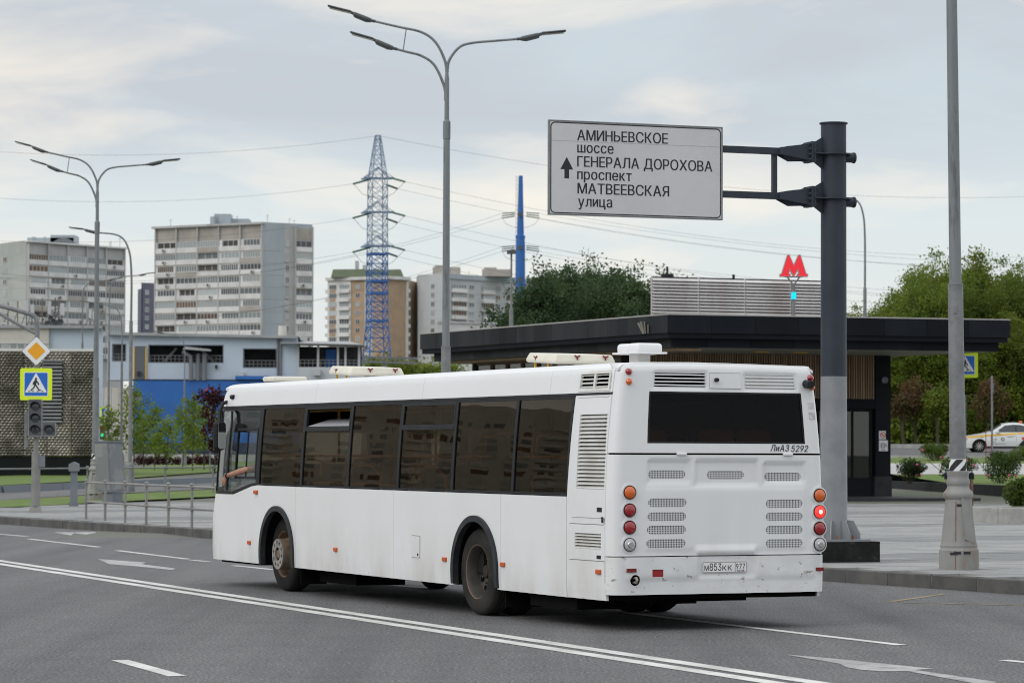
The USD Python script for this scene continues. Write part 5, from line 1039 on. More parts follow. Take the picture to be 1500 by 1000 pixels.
part(t, 'post', MB().cyl((.1, .1, 0), (.1, .1, zc + .5), .05, n=8), 'galvanised'); part(t, 'housing', MB().box((0, 0, zc), (.34, .2, .95)), 'signal_visor'); part(t, 'green_lens', MB().cyl((0, -.1, zc - .16), (0, -.13, zc - .16), .12, n=14), 'signal_green'); part(t, 'red_lens', MB().cyl((0, -.1, zc + .28), (0, -.12, zc + .28), .12, n=14), 'lamp_red_dim')
# litter bin
p_ = G(1405, 742, .17); t = thing('litter_bin', 'brown slatted litter bin half hidden behind the rusty lamp base', 'litter bin', p_); part(t, 'body', MB().box((0, 0, .44), (.74, .50, .80)), 'metro_black'); part(t, 'hood', MB().box((0, 0, .95), (.84, .58, .20)), 'metro_black')
for k in range(9): part(t, 'slat', MB().box((-.36 + k * .09, -.26, .44), (.075, .02, .80)), 'bin_brown')
for k in range(2): part(t, 'slat', MB().box((.38, -.14 + .25 * k, .44), (.02, .2, .80)), 'bin_brown')
# ------------------------------------------------------------------ metro entrance: low black building under a wide flat roof
C = np.array([5.13, 99.0, 0]); E1 = np.array([17.0 - 5.13, 3.4, 0]); LA = np.linalg.norm(E1); E1 /= LA
E2 = np.array([-8.69, 17.1, 0]); LB = np.linalg.norm(E2); E2 /= LB
def mp(a, b, z): return C + E1 * a + E2 * b + np.array([0, 0, z])
def prism(lo, hi): return MB().hexa(np.array([mp(a, b, z) for z in (lo[2], hi[2]) for a, b in ((lo[0], lo[1]), (hi[0], lo[1]), (hi[0], hi[1]), (lo[0], hi[1]))]))
me = thing('metro_entrance', 'low black station entrance with wide flat roof and timber slats behind the bus', 'building')
ZR, ZM, ZS = 6.36, 5.77, 5.30
part(me, 'floor_slab', prism((.3, .8, .10), (LA - .6, LB - .5, .30)), 'granite_dark'); part(me, 'roof', prism((.06, .06, ZS + .3), (LA - .06, LB - .06, ZR - .03)), 'metro_black')
part(me, 'roof_edge', prism((0, -.012, ZR), (LA, .25, ZR + .04)), 'roof_edge'); part(me, 'roof_edge', prism((-.012, .25, ZR), (.25, LB, ZR + .04)), 'roof_edge')
nA, nB = 8, 14                                # fascia sheets
for k in range(nA): 
    a0, a1 = LA * k / nA + .006, LA * (k + 1) / nA - .006
    part(me, 'fascia_panel', prism((a0, 0, ZM), (a1, .06, ZR)), 'metro_black'); part(me, 'lower_fascia_panel', prism((max(a0, .3), .30, ZS), (min(a1, LA - .25), .36, ZM)), 'metro_black')
for k in range(nB):
    b0, b1 = LB * k / nB + .006, LB * (k + 1) / nB - .006
    part(me, 'fascia_panel', prism((0, b0, ZM), (.06, b1, ZR)), 'metro_side'); part(me, 'lower_fascia_panel', prism((.30, max(b0, .37), ZS), (.36, min(b1, LB - .6), ZM)), 'metro_side')
for k in range(6): part(me, 'fascia_panel', prism((LA - .06, LB * k / 6 + .07, ZM), (LA, LB * (k + 1) / 6 - .006, ZR)), 'metro_black')
part(me, 'soffit', prism((.37, .37, ZS + .0), (LA - .3, LB - .3, ZS + .05)), 'metro_soffit'); part(me, 'lower_fascia_panel', prism((LA - .31, .37, ZS), (LA - .25, LB - .3, ZM)), 'metro_black')
WB, WA0, WA1 = 5.6, 1.5, 11.35
part(me, 'column', prism((10.78, WB, .3), (WA1, WB + .7, ZS)), 'metro_black'); part(me, 'column', prism((WA0, WB, .3), (WA0 + .5, WB + .5, ZS)), 'metro_black')
part(me, 'column_base', prism((10.74, WB - .03, .3), (WA1 + .03, WB + .73, 1.0)), 'granite_dark')
sl_ = part(me, 'slat_wall', prism((WA0 + .5, WB + .12, 3.73), (10.77, WB + .18, ZS)), 'slat_backing')
for k in range(100):
    a = WA0 + .56 + k * .0918
    if a < 10.74: part(sl_, 'timber_slat', prism((a, WB + .02, 3.75), (a + .045, WB + .12, ZS - .003)), 'timber_slat')
part(me, 'lintel', prism((WA0 + .5, WB + .0, 3.40), (10.77, WB + .2, 3.73)), 'metro_black')
part(me, 'dark_wall', prism((WA0 + .5, WB + .1, .3), (8.0, WB + .2, 3.40)), 'metro_black')
for k, (a0, a1) in enumerate(((8.06, 9.3), (9.36, 10.70))):
    d_ = part(me, 'glass_door', prism((a0 + .1, WB + .12, .42), (a1 - .1, WB + .135, 3.30)), 'shop_glass'); fm_ = MB()
    for lo, hi in (((a0, .3), (a0 + .1, 3.4)), ((a1 - .1, .3), (a1, 3.4)), ((a0 + .1, 3.30), (a1 - .1, 3.4)), ((a0 + .1, .3), (a1 - .1, .95)), ((a0 + .55, .95), (a0 + .62, 3.3))): fm_.add(prism((lo[0], WB + .08, lo[1]), (hi[0], WB + .16, hi[1])).V[0], BOXF)
    part(d_, 'door_frame', fm_, 'metro_black')
part(me, 'back_wall', prism((WA0, LB - 1.5, .3), (WA1, LB - 1.3, ZS)), 'metro_interior'); part(me, 'inner_wall', prism((5.5, WB + 2.5, .3), (10.5, WB + 2.7, ZS)), 'metro_interior')
part(me, 'side_wall', prism((WA1 - .2, WB + .7, .3), (WA1, LB - 1.3, ZS)), 'metro_black')
part(me, 'soffit_batten', prism((WA0 - .9, .5, ZS - .10), (WA0 - .05, LB - 1, ZS - .02)), 'timber_slat')
nb = 9; b0 = WB
for k in range(nb):
    lo, hi = WB + .5 + (LB - WB - 2.2) * k / nb, WB + .5 + (LB - WB - 2.2) * (k + 1) / nb
    w_ = part(me, 'window', prism((WA0 + .05, lo + .05, .5), (WA0 + .065, hi - .05, ZS - .18)), 'shop_glass'); part(w_, 'frame', prism((WA0 - .03, lo - .05, .3), (WA0 + .12, lo + .05, ZS)).add(prism((WA0 - .02, lo + .05, ZS - .18), (WA0 + .1, hi - .05, ZS - .06)).V[0], BOXF), 'bin_brown')
for z0, z1, m_ in ((2.32, 2.62, 'no_smoking'), (1.90, 2.29, 'notice')):
    q = part(me, 'door_sticker', prism((10.90, WB - .012, z0), (11.24 if m_ == 'notice' else 11.16, WB - .002, z1)), 'sign_face')
    f = dict(o=mp(11.05, WB - .014, (z0 + z1) / 2), ex=E1, ey=(0, 0, 1), en=np.cross(E1, (0, 0, 1)))
    if m_ == 'notice': part(q, 'print', MB().poly(unary_union([rounded(.16, .16, .02).difference(rounded(.12, .12, .02)), sbox(-.06, -.01, .05, .01), sbox(.11, -.02, .14, .05), sbox(-.06, -.16, .08, -.14)]), .002, **f), 'ink_black')
    else: part(q, 'print', MB().poly(unary_union([Point(0, 0).buffer(.11).difference(Point(0, 0).buffer(.085)), LineString([(-.07, .07), (.07, -.07)]).buffer(.012), sbox(-.06, -.015, .05, .012)]), .002, **f), 'sign_red')
part(me, 'loudspeaker', MB().lathe([(.0, -.02), (.08, -.04), (.10, -.06), (.12, -.05), (.12, .05)], 16, mp(11.1, WB - .03, 4.42), -np.cross(E1, (0, 0, 1))), 'cabinet_grey', 40)
part(me, 'spotlight', MB().lathe([(.0, -.10), (.11, -.12), (.12, .02), (.0, .06)], 14, mp(6.95, WB - .12, 4.52), -np.cross(E1, (0, 0, 1))), 'metro_black', 40)
for a in (4.9, 6.3, 7.8): part(me, 'downlight', prism((a, 3.2, ZS - .03), (a + .5, 3.32, ZS - .004)), 'rail_yellow')
# loose battens leaning on the roof edge
for b_0, b_1, w, h in ((1.55, 1.85, .06, .36), (1.5, 1.68, .07, .40), (1.42, 1.45, .08, .40), (1.25, 1.20, .09, .28)): part(me, 'leaning_batten', MB().bar(mp(-.03, b_0, ZM + .02), mp(-.06, b_1, ZM + .02 + h), w, .03), 'old_batten')
# louvred plant box on the roof
pb = thing('plant_louvre', 'striped steel louvre box standing on the black roof', 'roof plant')
P0, P1 = np.array([(955.5 - 750) / FPX * 106, 106, ZR + .0]), np.array([(1226 - 750) / FPX * 108.5, 108.5, ZR]); PD = (P1 - P0); PL = np.linalg.norm(PD); PD /= PL; PNn = np.array([PD[1], -PD[0], 0])
HB = (664.6 - 404.5) / FPX * 106 + CAMH - ZR
part(pb, 'housing', MB().hexa(np.array([p + [0, 0, z] for z in (-.02, HB) for p in (P0 - PNn * .1, P1 - PNn * .1, P1 + np.array([.3, 3, 0]), P0 + np.array([.25, 3, 0]))])), 'slat_backing')
nS = 14
for j in range(4):
    for k in range(nS):
        a0, a1 = PL * j / 4 + .015, PL * (j + 1) / 4 - .015; z0 = .05 + (HB - .08) * k / nS; h = (HB - .08) / nS
        q = [P0 + PD * a + PNn * d + [0, 0, z] for d, z in ((.02, z0), (-.05, z0 + h * .80)) for a in (a0, a1)]
        part(pb, 'louvre_slat', MB().hexa(np.array([q[0], q[1], q[1] - PNn * .02, q[0] - PNn * .02, q[2] + PNn * .0, q[3], q[3] - PNn * .02, q[2] - PNn * .02])), 'slat_steel')
for j in range(5): part(pb, 'post', MB().box(P0 + PD * (PL * j / 4) - PNn * .07 + [0, 0, HB / 2], (.05, .05, HB)), 'slat_steel')
part(pb, 'roof_vents', MB().cyl(P0 + PD * 1.0 - PNn * 1 + [0, 0, HB], P0 + PD * 1.0 - PNn * 1 + [0, 0, HB + .16], .22).cyl(P0 + PD * 1.0 - PNn * 1 + [0, 0, HB], P0 + PD * 1.0 - PNn * 1 + [0, 0, HB + .42], .04).cyl(P0 + PD * 3.6 - PNn * 1 + [0, 0, HB], P0 + PD * 3.6 - PNn * 1 + [0, 0, HB + .2], .05), 'slat_backing')
# the letter on its mast
mY = 101.8; mo = at(1162.5, 461, mY); ms = thing('metro_letter_sign', 'glowing red letter M on a slim mast above the black roof', 'sign', [mo[0], mY, ZR])
zb_ = (666.0 - 405) / FPX * mY + CAMH - ZR - .015; wM = .93; hM = .72
part(ms, 'mast', MB().cyl((0, .04, 0), (0, .04, zb_ - .28), .055, n=12), 'galvanised', 40); part(ms, 'bracket', MB().bar((0, .04, zb_ - .30), (-.22, .04, zb_), .045).bar((0, .04, zb_ - .30), (.22, .04, zb_), .045).bar((-.3, .04, zb_ - .01), (.3, .04, zb_ - .01), .04), 'galvanised')
Mpg = affinity.scale(affinity.translate(Polygon([(0, 0), (0, .1), (.055, .1), (.27, 1), (.325, 1), (.5, .50), (.675, 1), (.73, 1), (.945, .1), (1, .1), (1, 0), (.635, 0), (.635, .1), (.69, .1), (.655, .36), (.5, -.02), (.345, .36), (.31, .1), (.365, .1), (.365, 0)]), -.5, 0), wM, hM, origin=(0, 0))
f = lambda d: dict(o=(0, -d, zb_), ex=(1, 0, 0), ey=(0, 0, 1), en=(0, -1, 0)); L_ = part(ms, 'letter', MB().poly(Mpg, .16, **f(-.04)), 'metro_red'); part(L_, 'letter_edge', MB().poly(Mpg.buffer(.018).difference(Mpg.buffer(-.004)), .17, **f(-.045)), 'm_edge')
part(ms, 'cyan_panel', MB().box((0, -.02, (666 - 434) / FPX * mY + CAMH - ZR), (.16, .06, .24)), 'cyan_panel')

# planters on the right, with raised ground behind the dark one
lw0, lw1 = G(1424, 764.5, .17), G(1500, 766.8, .17); ld = (lw1 - lw0) / np.linalg.norm(lw1 - lw0); ln_ = np.array([-ld[1], ld[0], 0])
lp = thing('stone_planter', 'pale stone planter wall with rust streaks right of the lamp base', 'planter')
for k in range(12): part(lp, 'stone', MB().poly(Polygon([(0, -.1), (.22, -.1), (.22, .365), (.012, .365), (0, .35)]), .885, lw0 + ld * (.9 * k), ln_, (0, 0, 1), ld), 'granite_light')
for k in range(6): part(lp, 'stone', MB().poly(Polygon([(0, -.1), (.22, -.1), (.22, .365), (.012, .365), (0, .35)]), .885, lw0 + ln_ * (.225 + .9 * k), ld, (0, 0, 1), ln_), 'granite_light')
solo('planter_soil', sheet([lw0 + ld * .2 + ln_ * .2, lw0 + ld * 10.5 + ln_ * .2, lw0 + ld * 10.5 + ln_ * 5.5, lw0 + ld * .2 + ln_ * 5.5], 0, 2.0, lambda x, y: .44 + 0 * x), 'lawn', kind='structure')
dp = thing('dark_planter', 'dark granite retaining wall between the black column and rusty lamp base', 'retaining wall')
for k in range(22):
    y0, y1 = 106 + k * 1.5, 106 + (k + 1) * 1.5 - .015
    part(dp, 'stone', MB().hexa(np.array([[xwall(y) + dx, y, z] for z in (0.0, .66) for y, dx in ((y0, 0), (y0, .28), (y1, .28), (y1, 0))])), 'granite_dark')
for k in range(10): part(dp, 'stone', MB().box((xwall(106) + .75 + 1.5 * k, 106.2 - .02 * k, .33), (1.485, .28, .66)), 'granite_dark')
def rband(name, y0, y1, mat, zo, x1=70):
    pg = Polygon([(xwall(y0) + .27, y0), (x1, y0), (x1, y1), (xwall(y1) + .27, y1)]); V, F = tess(pg, 3.0, 2.0)
    return solo(name, (np.column_stack([V, zright(V[:, 1]) + zo]), F), mat, kind='structure', smooth=True)
rband('grass_bank', 106.3, 128.5, 'lawn', .02); rband('upper_path', 128.3, 136.2, 'light_kerb', .03); rband('grass_bank', 136, 141.5, 'lawn', .02); rband('upper_road', 141.3, 162.3, 'asphalt', .0); rband('roadside_verge', 162.2, 200, 'lawn', .06)
uk = thing('upper_kerb', kind='structure')
for k in range(24): part(uk, 'kerb_stone', MB().box((xwall(162) + .3 + 1.5 * k + .75, 162.2, zright(162) + .05), (1.48, .18, .34)), 'light_kerb')
for k in range(24): part(uk, 'kerb_stone', MB().box((xwall(141.4) + .3 + 1.5 * k + .75, 141.4, zright(141.4) + .02), (1.48, .15, .20)), 'light_kerb')

# ------------------------------------------------------------------ left: shiny pavilion
def Z(py, Y, x=200): return CAMH + (664 - (750 - x) * ROLL - py) / FPX * Y
PY = 155.0; px2x = lambda px, Y: (px - 750) / FPX * Y
pv0 = thing('pavilion', 'low pavilion clad in dimpled shiny metal panels at the left edge', 'building')
x1 = px2x(140.5, PY); x0 = x1 - 22; zt_, zb2 = Z(513.5, PY, 70), Z(669, PY, 70); zg0 = zleft(PY) - .2
sk = lambda lo, hi: MB().hexa(np.array([(x - (hi[1] - lo[1]) * .17 * (y > lo[1]) * (x > x0 + 1), y, z) for z in (lo[2], hi[2]) for x, y in ((lo[0], lo[1]), (hi[0], lo[1]), (hi[0], hi[1]), (lo[0], hi[1]))]))
part(pv0, 'core', sk((x0, PY + .15, zg0), (x1 - .05, PY + 9, zt_ - .05)), 'plinth_black'); part(pv0, 'plinth', MB().box2((x0, PY + .02, zg0), (x1 - .02, PY + .15, zb2)), 'plinth_black')
part(pv0, 'roof_trim', sk((x0, PY - .06, zt_ - .04), (x1 + .03, PY + 9, zt_ + .10)), 'trim_white')
pw = 1.235; zmid = Z(592, PY, 70)
for k in range(18):
    xa, xb = x1 - (k + 1) * pw + .008, x1 - k * pw - .008
    for za, zz in ((zb2, zmid - .008), (zmid + .008, zt_ - .05)):
        nx, nz = 40, 84; xx, zz_ = np.meshgrid(np.linspace(xa, xb, nx), np.linspace(za, zz, nz), indexing='ij')
        rr = np.random.default_rng(k * 7 + int(za * 3)); jt = meshkit.noise(np.stack([xx * 2.2, zz_ * 2.2 + k, 0 * xx], -1), 3); row = np.floor(zz_ / .14); ph = xx / .20 + .5 * (row % 2) + .5 * jt; d = np.abs(np.sin(PI * ph)) * np.abs(np.sin(PI * zz_ / .14)) * (.4 + 1.2 * jt); e = np.minimum(np.minimum(xx - xa, xb - xx), np.minimum(zz_ - za, zz - zz_)); d = d * np.clip(e / .08, 0, 1)
        V = np.stack([xx, PY - .02 - .075 * d, zz_], -1).reshape(-1, 3); i, j = np.meshgrid(np.arange(nx - 1), np.arange(nz - 1), indexing='ij')
        part(pv0, 'metal_panel', (V, np.stack([i * nz + j, (i + 1) * nz + j, (i + 1) * nz + j + 1, i * nz + j + 1], -1).reshape(-1, 4)), 'hammered', True)
ga, gb = px2x(63.5, PY), px2x(91.5, PY); gz0, gz1 = Z(620, PY, 70), Z(530, PY, 70)
gl = part(pv0, 'grille', MB().box2((ga, PY - .14, gz0), (gb, PY - .12, gz1)), 'black_dull')
part(gl, 'grille_head', MB().box2((ga - .02, PY - .30, gz1), (gb + .02, PY - .1, gz1 + .1)), 'galvanised')
for k in range(17): z = gz0 + (gz1 - gz0) * (k + .5) / 17; part(gl, 'grille_slat', MB().box2((ga, PY - .22, z - .05), (gb, PY - .14, z + .05)), 'gantry_pale')
AEX = (6, 11, 25, 38, 46, 61, 71, 80, 85, 90, 118, 131, 137); DSX = (70, 74, 82, 88, 78)
ORD = ['leftmost', 'second', 'third', 'fourth', 'fifth', 'sixth', 'seventh', 'eighth', 'ninth', 'tenth', 'eleventh', 'twelfth', 'thirteenth', 'fourteenth']
def nth(xs, x): k = sorted(xs).index(x); return ORD[k] + (' of' if k == 0 else ' from the left of')
# beige and pale blue sheds behind it, with rooftop aerials
sd = thing('low_shed', 'long low shed half cream and half pale blue behind the pavilion', 'building'); SY = 262.0
xa, xm, xb = px2x(-60, SY), px2x(71, SY), px2x(157, SY); zr_ = Z(481, SY, 70)
part(sd, 'wall', MB().box2((xa, SY, 0), (xm, SY + 14, zr_)), 'wall_cream'); sk2 = lambda lo, hi: MB().hexa(np.array([(x - (hi[1] - lo[1]) * .16 * (y > lo[1]) * (x > xm), y, z) for z in (lo[2], hi[2]) for x, y in ((lo[0], lo[1]), (hi[0], lo[1]), (hi[0], hi[1]), (lo[0], hi[1]))])); xb = px2x(150, SY)
part(sd, 'wall', sk2((xm, SY + .3, 0), (xb, SY + 14, zr_)), 'wall_pale_blue'); part(sd, 'roof', sk2((xa - .2, SY - .25, zr_), (xb, SY + 14.2, zr_ + .25)), 'roof_sheet')
for k in range(9): xw = px2x(-40 + k * 11, SY); part(sd, 'window', MB().box2((xw, SY - .03, Z(513, SY, 70)), (xw + .5, SY - .005, Z(504, SY, 70))), 'far_window_light')
part(sd, 'wall_trim', MB().box2((xa, SY - .06, Z(503.4, SY, 70)), (xm, SY - .004, Z(502, SY, 70))), 'block_parapet')
for px, top, w in ((6, 472, 8), (11, 443, 2), (25, 441, 2), (38, 438, 5), (46, 445, 9), (61, 437, 2), (71, 440, 8), (80, 436, 3), (85, 435, 3), (90, 443, 10), (118, 470, 4), (131, 452, 7), (137, 455, 8)):
    X = px2x(px, SY + 3); z1_ = Z(top, SY + 3, 70); t = thing('rooftop_aerial', nth(AEX, px) + ' the thin aerial masts on the shed roof', 'antenna', (X, SY + 3, zr_ + .25), 0, 'aerials on the shed roof'); h = z1_ - zr_ - .25
    part(t, 'mast', MB().cyl((0, 0, 0), (0, 0, h), .055, n=6), 'rim_rust' if px % 2 else 'luminaire_grey')
    if w > 4: part(t, 'panel_antenna', MB().box((.05, -.14, h * .72), (w * .035, .14, h * .5)), 'block_pale')
    elif px in (80, 85): 
        m = MB(); [m.bar((-.35, 0, h * q), (.35, 0, h * (q + .12)), .05) for q in (.15, .35, .55, .75)]; part(t, 'lattice', m, 'luminaire_grey')
    part(t, 'stay', MB().bar((-.5, .1, 0), (0, 0, h * .6), .05), 'luminaire_grey')
for px, py, r in ((70, 474, .28), (74, 466, .24), (82, 475, .36), (88, 472, .3), (78, 470, .22)): 
    p_ = np.array([px2x(px, SY + 2.6), SY + 2.6, Z(py, SY + 2.6, 70)]); t = thing('rooftop_aerial', nth(DSX, px) + ' the dark round dishes among the shed roof masts', 'antenna', p_, 0, 'dishes on the shed roof'); part(t, 'dish', MB().lathe([(0, 0), (r * .6, -.05), (r, -.16), (r * 1.02, -.15), (0, .05)], 14, (0, 0, 0), (0, 1, .1)), 'luminaire_grey', 40); part(t, 'bracket', MB().bar((0, .05, 0), (0, .1, zr_ + .2 - p_[2]), .08), 'luminaire_grey')
# white works building above a blue wall
IY = 300.0; ib = thing('works_building', 'white two-storey works building with dark openings above a bright blue wall', 'building')
X_ = lambda px: px2x(px, IY)
zi0, zi1 = Z(557, IY), Z(491, IY)
ops = [(165, 183, 505, 528), (218, 326, 506, 530), (357, 404, 511, 537)]
wl = sbox(X_(157), zi0, X_(436), zi1).difference(unary_union([sbox(X_(a), Z(d, IY), X_(b), Z(c, IY)) for a, b, c, d in ops]))
part(ib, 'upper_wall', MB().poly(wl, .4, (0, IY, 0), (1, 0, 0), (0, 0, 1), (0, 1, 0)), 'wall_pale_blue')
part(ib, 'inner_wall', MB().box2((X_(157), IY + 3, zi0), (X_(436), IY + 3.2, zi1)), 'opening_dark'); part(ib, 'gallery_floor', MB().box2((X_(157), IY + .4, zi0), (X_(436), IY + 3, zi0 + .2)), 'opening_dark'); part(ib, 'gallery_ceiling', MB().box2((X_(157), IY + .4, zi1 - .3), (X_(436), IY + 3, zi1 - .1)), 'opening_dark')
for a, b, c, d in ops:
    m = MB(); zr0 = Z(d, IY); [m.bar((X_(a), IY + .2, zr0 + q), (X_(b), IY + .2, zr0 + q), .05) for q in (.3, .65)]; [m.bar((X_(x), IY + .2, zr0), (X_(x), IY + .2, zr0 + .65), .05) for x in np.arange(a + 2, b, 6)]; part(ib, 'railing', m, 'galvanised')
    part(ib, 'opening_trim', MB().poly(sbox(X_(a), Z(d, IY), X_(b), Z(c, IY)).buffer(.08, join_style=2).difference(sbox(X_(a), Z(d, IY), X_(b), Z(c, IY))), .03, (0, IY - .025, 0), (1, 0, 0), (0, 0, 1), (0, 1, 0)), 'panel_grey')
for a, b in (((238, 529), (256, 509)), ((290, 509), (312, 530))): part(ib, 'brace', MB().bar((X_(a[0]), IY + 1.5, Z(a[1], IY)), (X_(b[0]), IY + 1.5, Z(b[1], IY)), .22), 'galvanised')
part(ib, 'roof', MB().hexa(np.array([(X_(157), IY - .6, zi1), (X_(436), IY - .6, zi1 - .3), (X_(436), IY + 14, zi1 - .2), (X_(157), IY + 14, zi1), (X_(157), IY - .6, zi1 + .3), (X_(436), IY - .6, zi1 - .05), (X_(436), IY + 14, zi1 + .5), (X_(157), IY + 14, zi1 + .75)])), 'roof_sheet')
part(ib, 'blue_wall', MB().box2((X_(196), IY - .5, .6), (X_(440), IY + .0, zi0 - .01)), 'wall_blue'); part(ib, 'blue_wall_base', MB().box2((X_(196), IY - .53, .6), (X_(440), IY - .5, Z(648, IY))), 'wall_navy'); part(ib, 'blue_cap', MB().box2((X_(195), IY - .56, zi0 - .01), (X_(440), IY + .02, zi0 + .1)), 'wall_navy')
part(ib, 'blue_parapet', MB().box2((X_(346), IY - .9, zi0 + .1), (X_(420), IY - .55, Z(550.5, IY))), 'wall_blue')
for k in range(6): part(ib, 'tile_panel', MB().box2((X_(131 + k * 11) + .02, IY - .3, .6), (X_(142 + k * 11) - .02, IY - .0, Z(568, IY))), 'wall_cream')
part(ib, 'pier', MB().box2((X_(197), IY - .15, zi0), (X_(214), IY - .01, Z(507, IY))), 'panel_grey'); part(ib, 'yellow_edge', MB().box2((X_(196), IY - .2, zi0), (X_(197.4), IY - .0, Z(508, IY))), 'rail_yellow'); part(ib, 'yellow_edge', MB().box2((X_(213), IY - .2, zi0), (X_(214.2), IY - .0, Z(508, IY))), 'rail_yellow')
part(ib, 'duct', MB().tube([(X_(268), IY - .6, Z(515, IY)), (X_(280), IY - .6, Z(522, IY)), (X_(281), IY - .6, Z(540, IY)), (X_(281), IY - .6, zi0)], .22, 10), 'duct_grey', 40); part(ib, 'duct', MB().cyl((X_(291), IY - .5, zi0), (X_(291), IY - .5, Z(518, IY)), .2), 'duct_grey', 40); part(ib, 'duct', MB().cyl((X_(300), IY - .5, zi0), (X_(300), IY - .5, Z(518, IY)), .24), 'duct_grey', 40)
part(ib, 'duct_hood', MB().hexa(np.array([(X_(270), IY - 1.4, Z(512, IY)), (X_(310), IY - 1.4, Z(515, IY)), (X_(310), IY, Z(513, IY)), (X_(270), IY, Z(509, IY)), (X_(270), IY - 1.4, Z(511, IY)), (X_(310), IY - 1.4, Z(514, IY)), (X_(308), IY, Z(511, IY)), (X_(272), IY, Z(507, IY))])), 'roof_sheet')
part(ib, 'lamp_box', MB().box((X_(317), IY - .15, Z(537, IY)), (.22, .3, .35)).box((X_(204), IY - .3, Z(547, IY)), (.35, .3, .4)), 'signal_visor'); part(ib, 'air_unit', MB().box((X_(354), IY - .4, Z(548, IY)), (.55, .5, .42)), 'block_pale'); part(ib, 'floodlight', MB().lathe([(0, .1), (.3, .05), (.5, -.2)], 14, (X_(206), IY - 1.2, Z(580, IY)), (.4, 1, .3)), 'cabinet_grey', 40)
part(ib, 'downpipe', MB().cyl((X_(411), IY - .1, zi0), (X_(411), IY - .1, zi1), .13, n=8).cyl((X_(407), IY - .1, zi0), (X_(407), IY - .1, zi1), .1, n=8), 'duct_grey')
part(ib, 'chimney_pipe', MB().cyl((X_(406.5), IY + 6, zi1), (X_(406.5), IY + 6, Z(473, IY)), .42, n=14), 'wall_cream', 40)
# porch wing
part(ib, 'wing_wall', MB().box2((X_(436), IY - .2, .6), (X_(534), IY + .2, Z(537, IY))), 'wall_white'); part(ib, 'wing_back', MB().box2((X_(436), IY + 2.5, Z(537, IY)), (X_(528), IY + 2.7, Z(506, IY))), 'opening_dark'); part(ib, 'blue_door', MB().box2((X_(475), IY + 2.3, Z(536, IY)), (X_(490), IY + 2.5, Z(510, IY))), 'wall_blue')
for x in (436.5, 466, 495, 506, 526): part(ib, 'porch_post', MB().box2((X_(x - 1.6), IY - .1, Z(537, IY)), (X_(x + 1.6), IY + .1, Z(505, IY))), 'block_pale')
m = MB(); [m.bar((X_(436), IY, Z(y, IY)), (X_(534), IY, Z(y, IY)), .06) for y in (526.5, 531)]; [m.bar((X_(x), IY, Z(537, IY)), (X_(x), IY, Z(526.5, IY)), .05) for x in range(440, 534, 6)]; part(ib, 'railing', m, 'galvanised')
part(ib, 'porch_roof', MB().hexa(np.array([(X_(412), IY - 1, Z(503, IY)), (X_(531), IY - 1, Z(505, IY)), (X_(531), IY + 9, Z(503, IY)), (X_(412), IY + 9, Z(500, IY)), (X_(412), IY - 1, Z(501.5, IY)), (X_(531), IY - 1, Z(503.8, IY)), (X_(505), IY + 9, Z(494.5, IY)), (X_(412), IY + 9, Z(494, IY))])), 'roof_sheet'); part(ib, 'air_unit', MB().box((X_(465), IY - .5, Z(545, IY)), (.7, .5, .6)), 'block_pale')
bg = thing('pipe_bridge', 'grey railed pipe bridge between pylon foot and tree line', 'bridge'); m = MB(); BY_ = 330.0
for y in (523, 530): m.bar((px2x(528, BY_), BY_, Z(y, BY_, 560)), (px2x(612, BY_), BY_, Z(y + 2, BY_, 560)), .2)
for x in range(530, 612, 7): m.bar((px2x(x, BY_), BY_, Z(531, BY_, 560)), (px2x(x, BY_), BY_, Z(522.5, BY_, 560)), .12)
part(bg, 'truss', m, 'duct_grey'); part(bg, 'pier', MB().box2((px2x(560, BY_), BY_, 1), (px2x(566, BY_), BY_ + .5, Z(531, BY_, 560))), 'duct_grey')
# ------------------------------------------------------------------ apartment blocks
WM = ['far_window', 'far_window', 'far_window_light', 'far_window_light', 'far_window_light', 'far_window_pale', 'far_window', 'far_window_light', 'far_window_warm']
def at_px(px, Y): return np.array([(px - 750) / FPX * Y, Y, 0.0])
class Face:
    def __init__(s, p0, p1, ztop): s.p0, s.L = np.asarray(p0, float), np.linalg.norm(np.asarray(p1, float) - p0); s.d = (np.asarray(p1, float) - p0) / s.L; s.n = np.array([s.d[1], -s.d[0], 0]); s.zt = ztop
    def P(s, a, o, z): return s.p0 + s.d * a + s.n * o + np.array([0, 0, z])
    def slab(s, a0, a1, o0, o1, z0, z1): return MB().hexa(np.array([s.P(a, o, z) for z in (z0, z1) for a, o in ((a0, o1), (a1, o1), (a1, o0), (a0, o0))]))
def solid(parent, name, pts, z0, z1, mat): return part(parent, name, MB().poly(Polygon([tuple(p[:2]) for p in pts]), z1 - z0, (0, 0, z0)), mat)
def window(par, F, a, w, z, h, o, rng, n=2, mats=WM, rail=True):
    q = part(par, 'window', F.slab(a, a + w, o, o + .04, z, z + h), mats[rng.integers(len(mats))]); m = MB()
    for k in range(n + 1): c = a + w * k / n; m.add(F.slab(c - .06, c + .06, o + .04, o + .10, z, z + h).V[0], BOXF)
    if rail: m.add(F.slab(a, a + w, o + .04, o + .09, z + h - .12, z + h).V[0], BOXF); m.add(F.slab(a, a + w, o + .04, o + .09, z, z + .12).V[0], BOXF)
    part(q, 'frame', m, 'window_frame'); return q
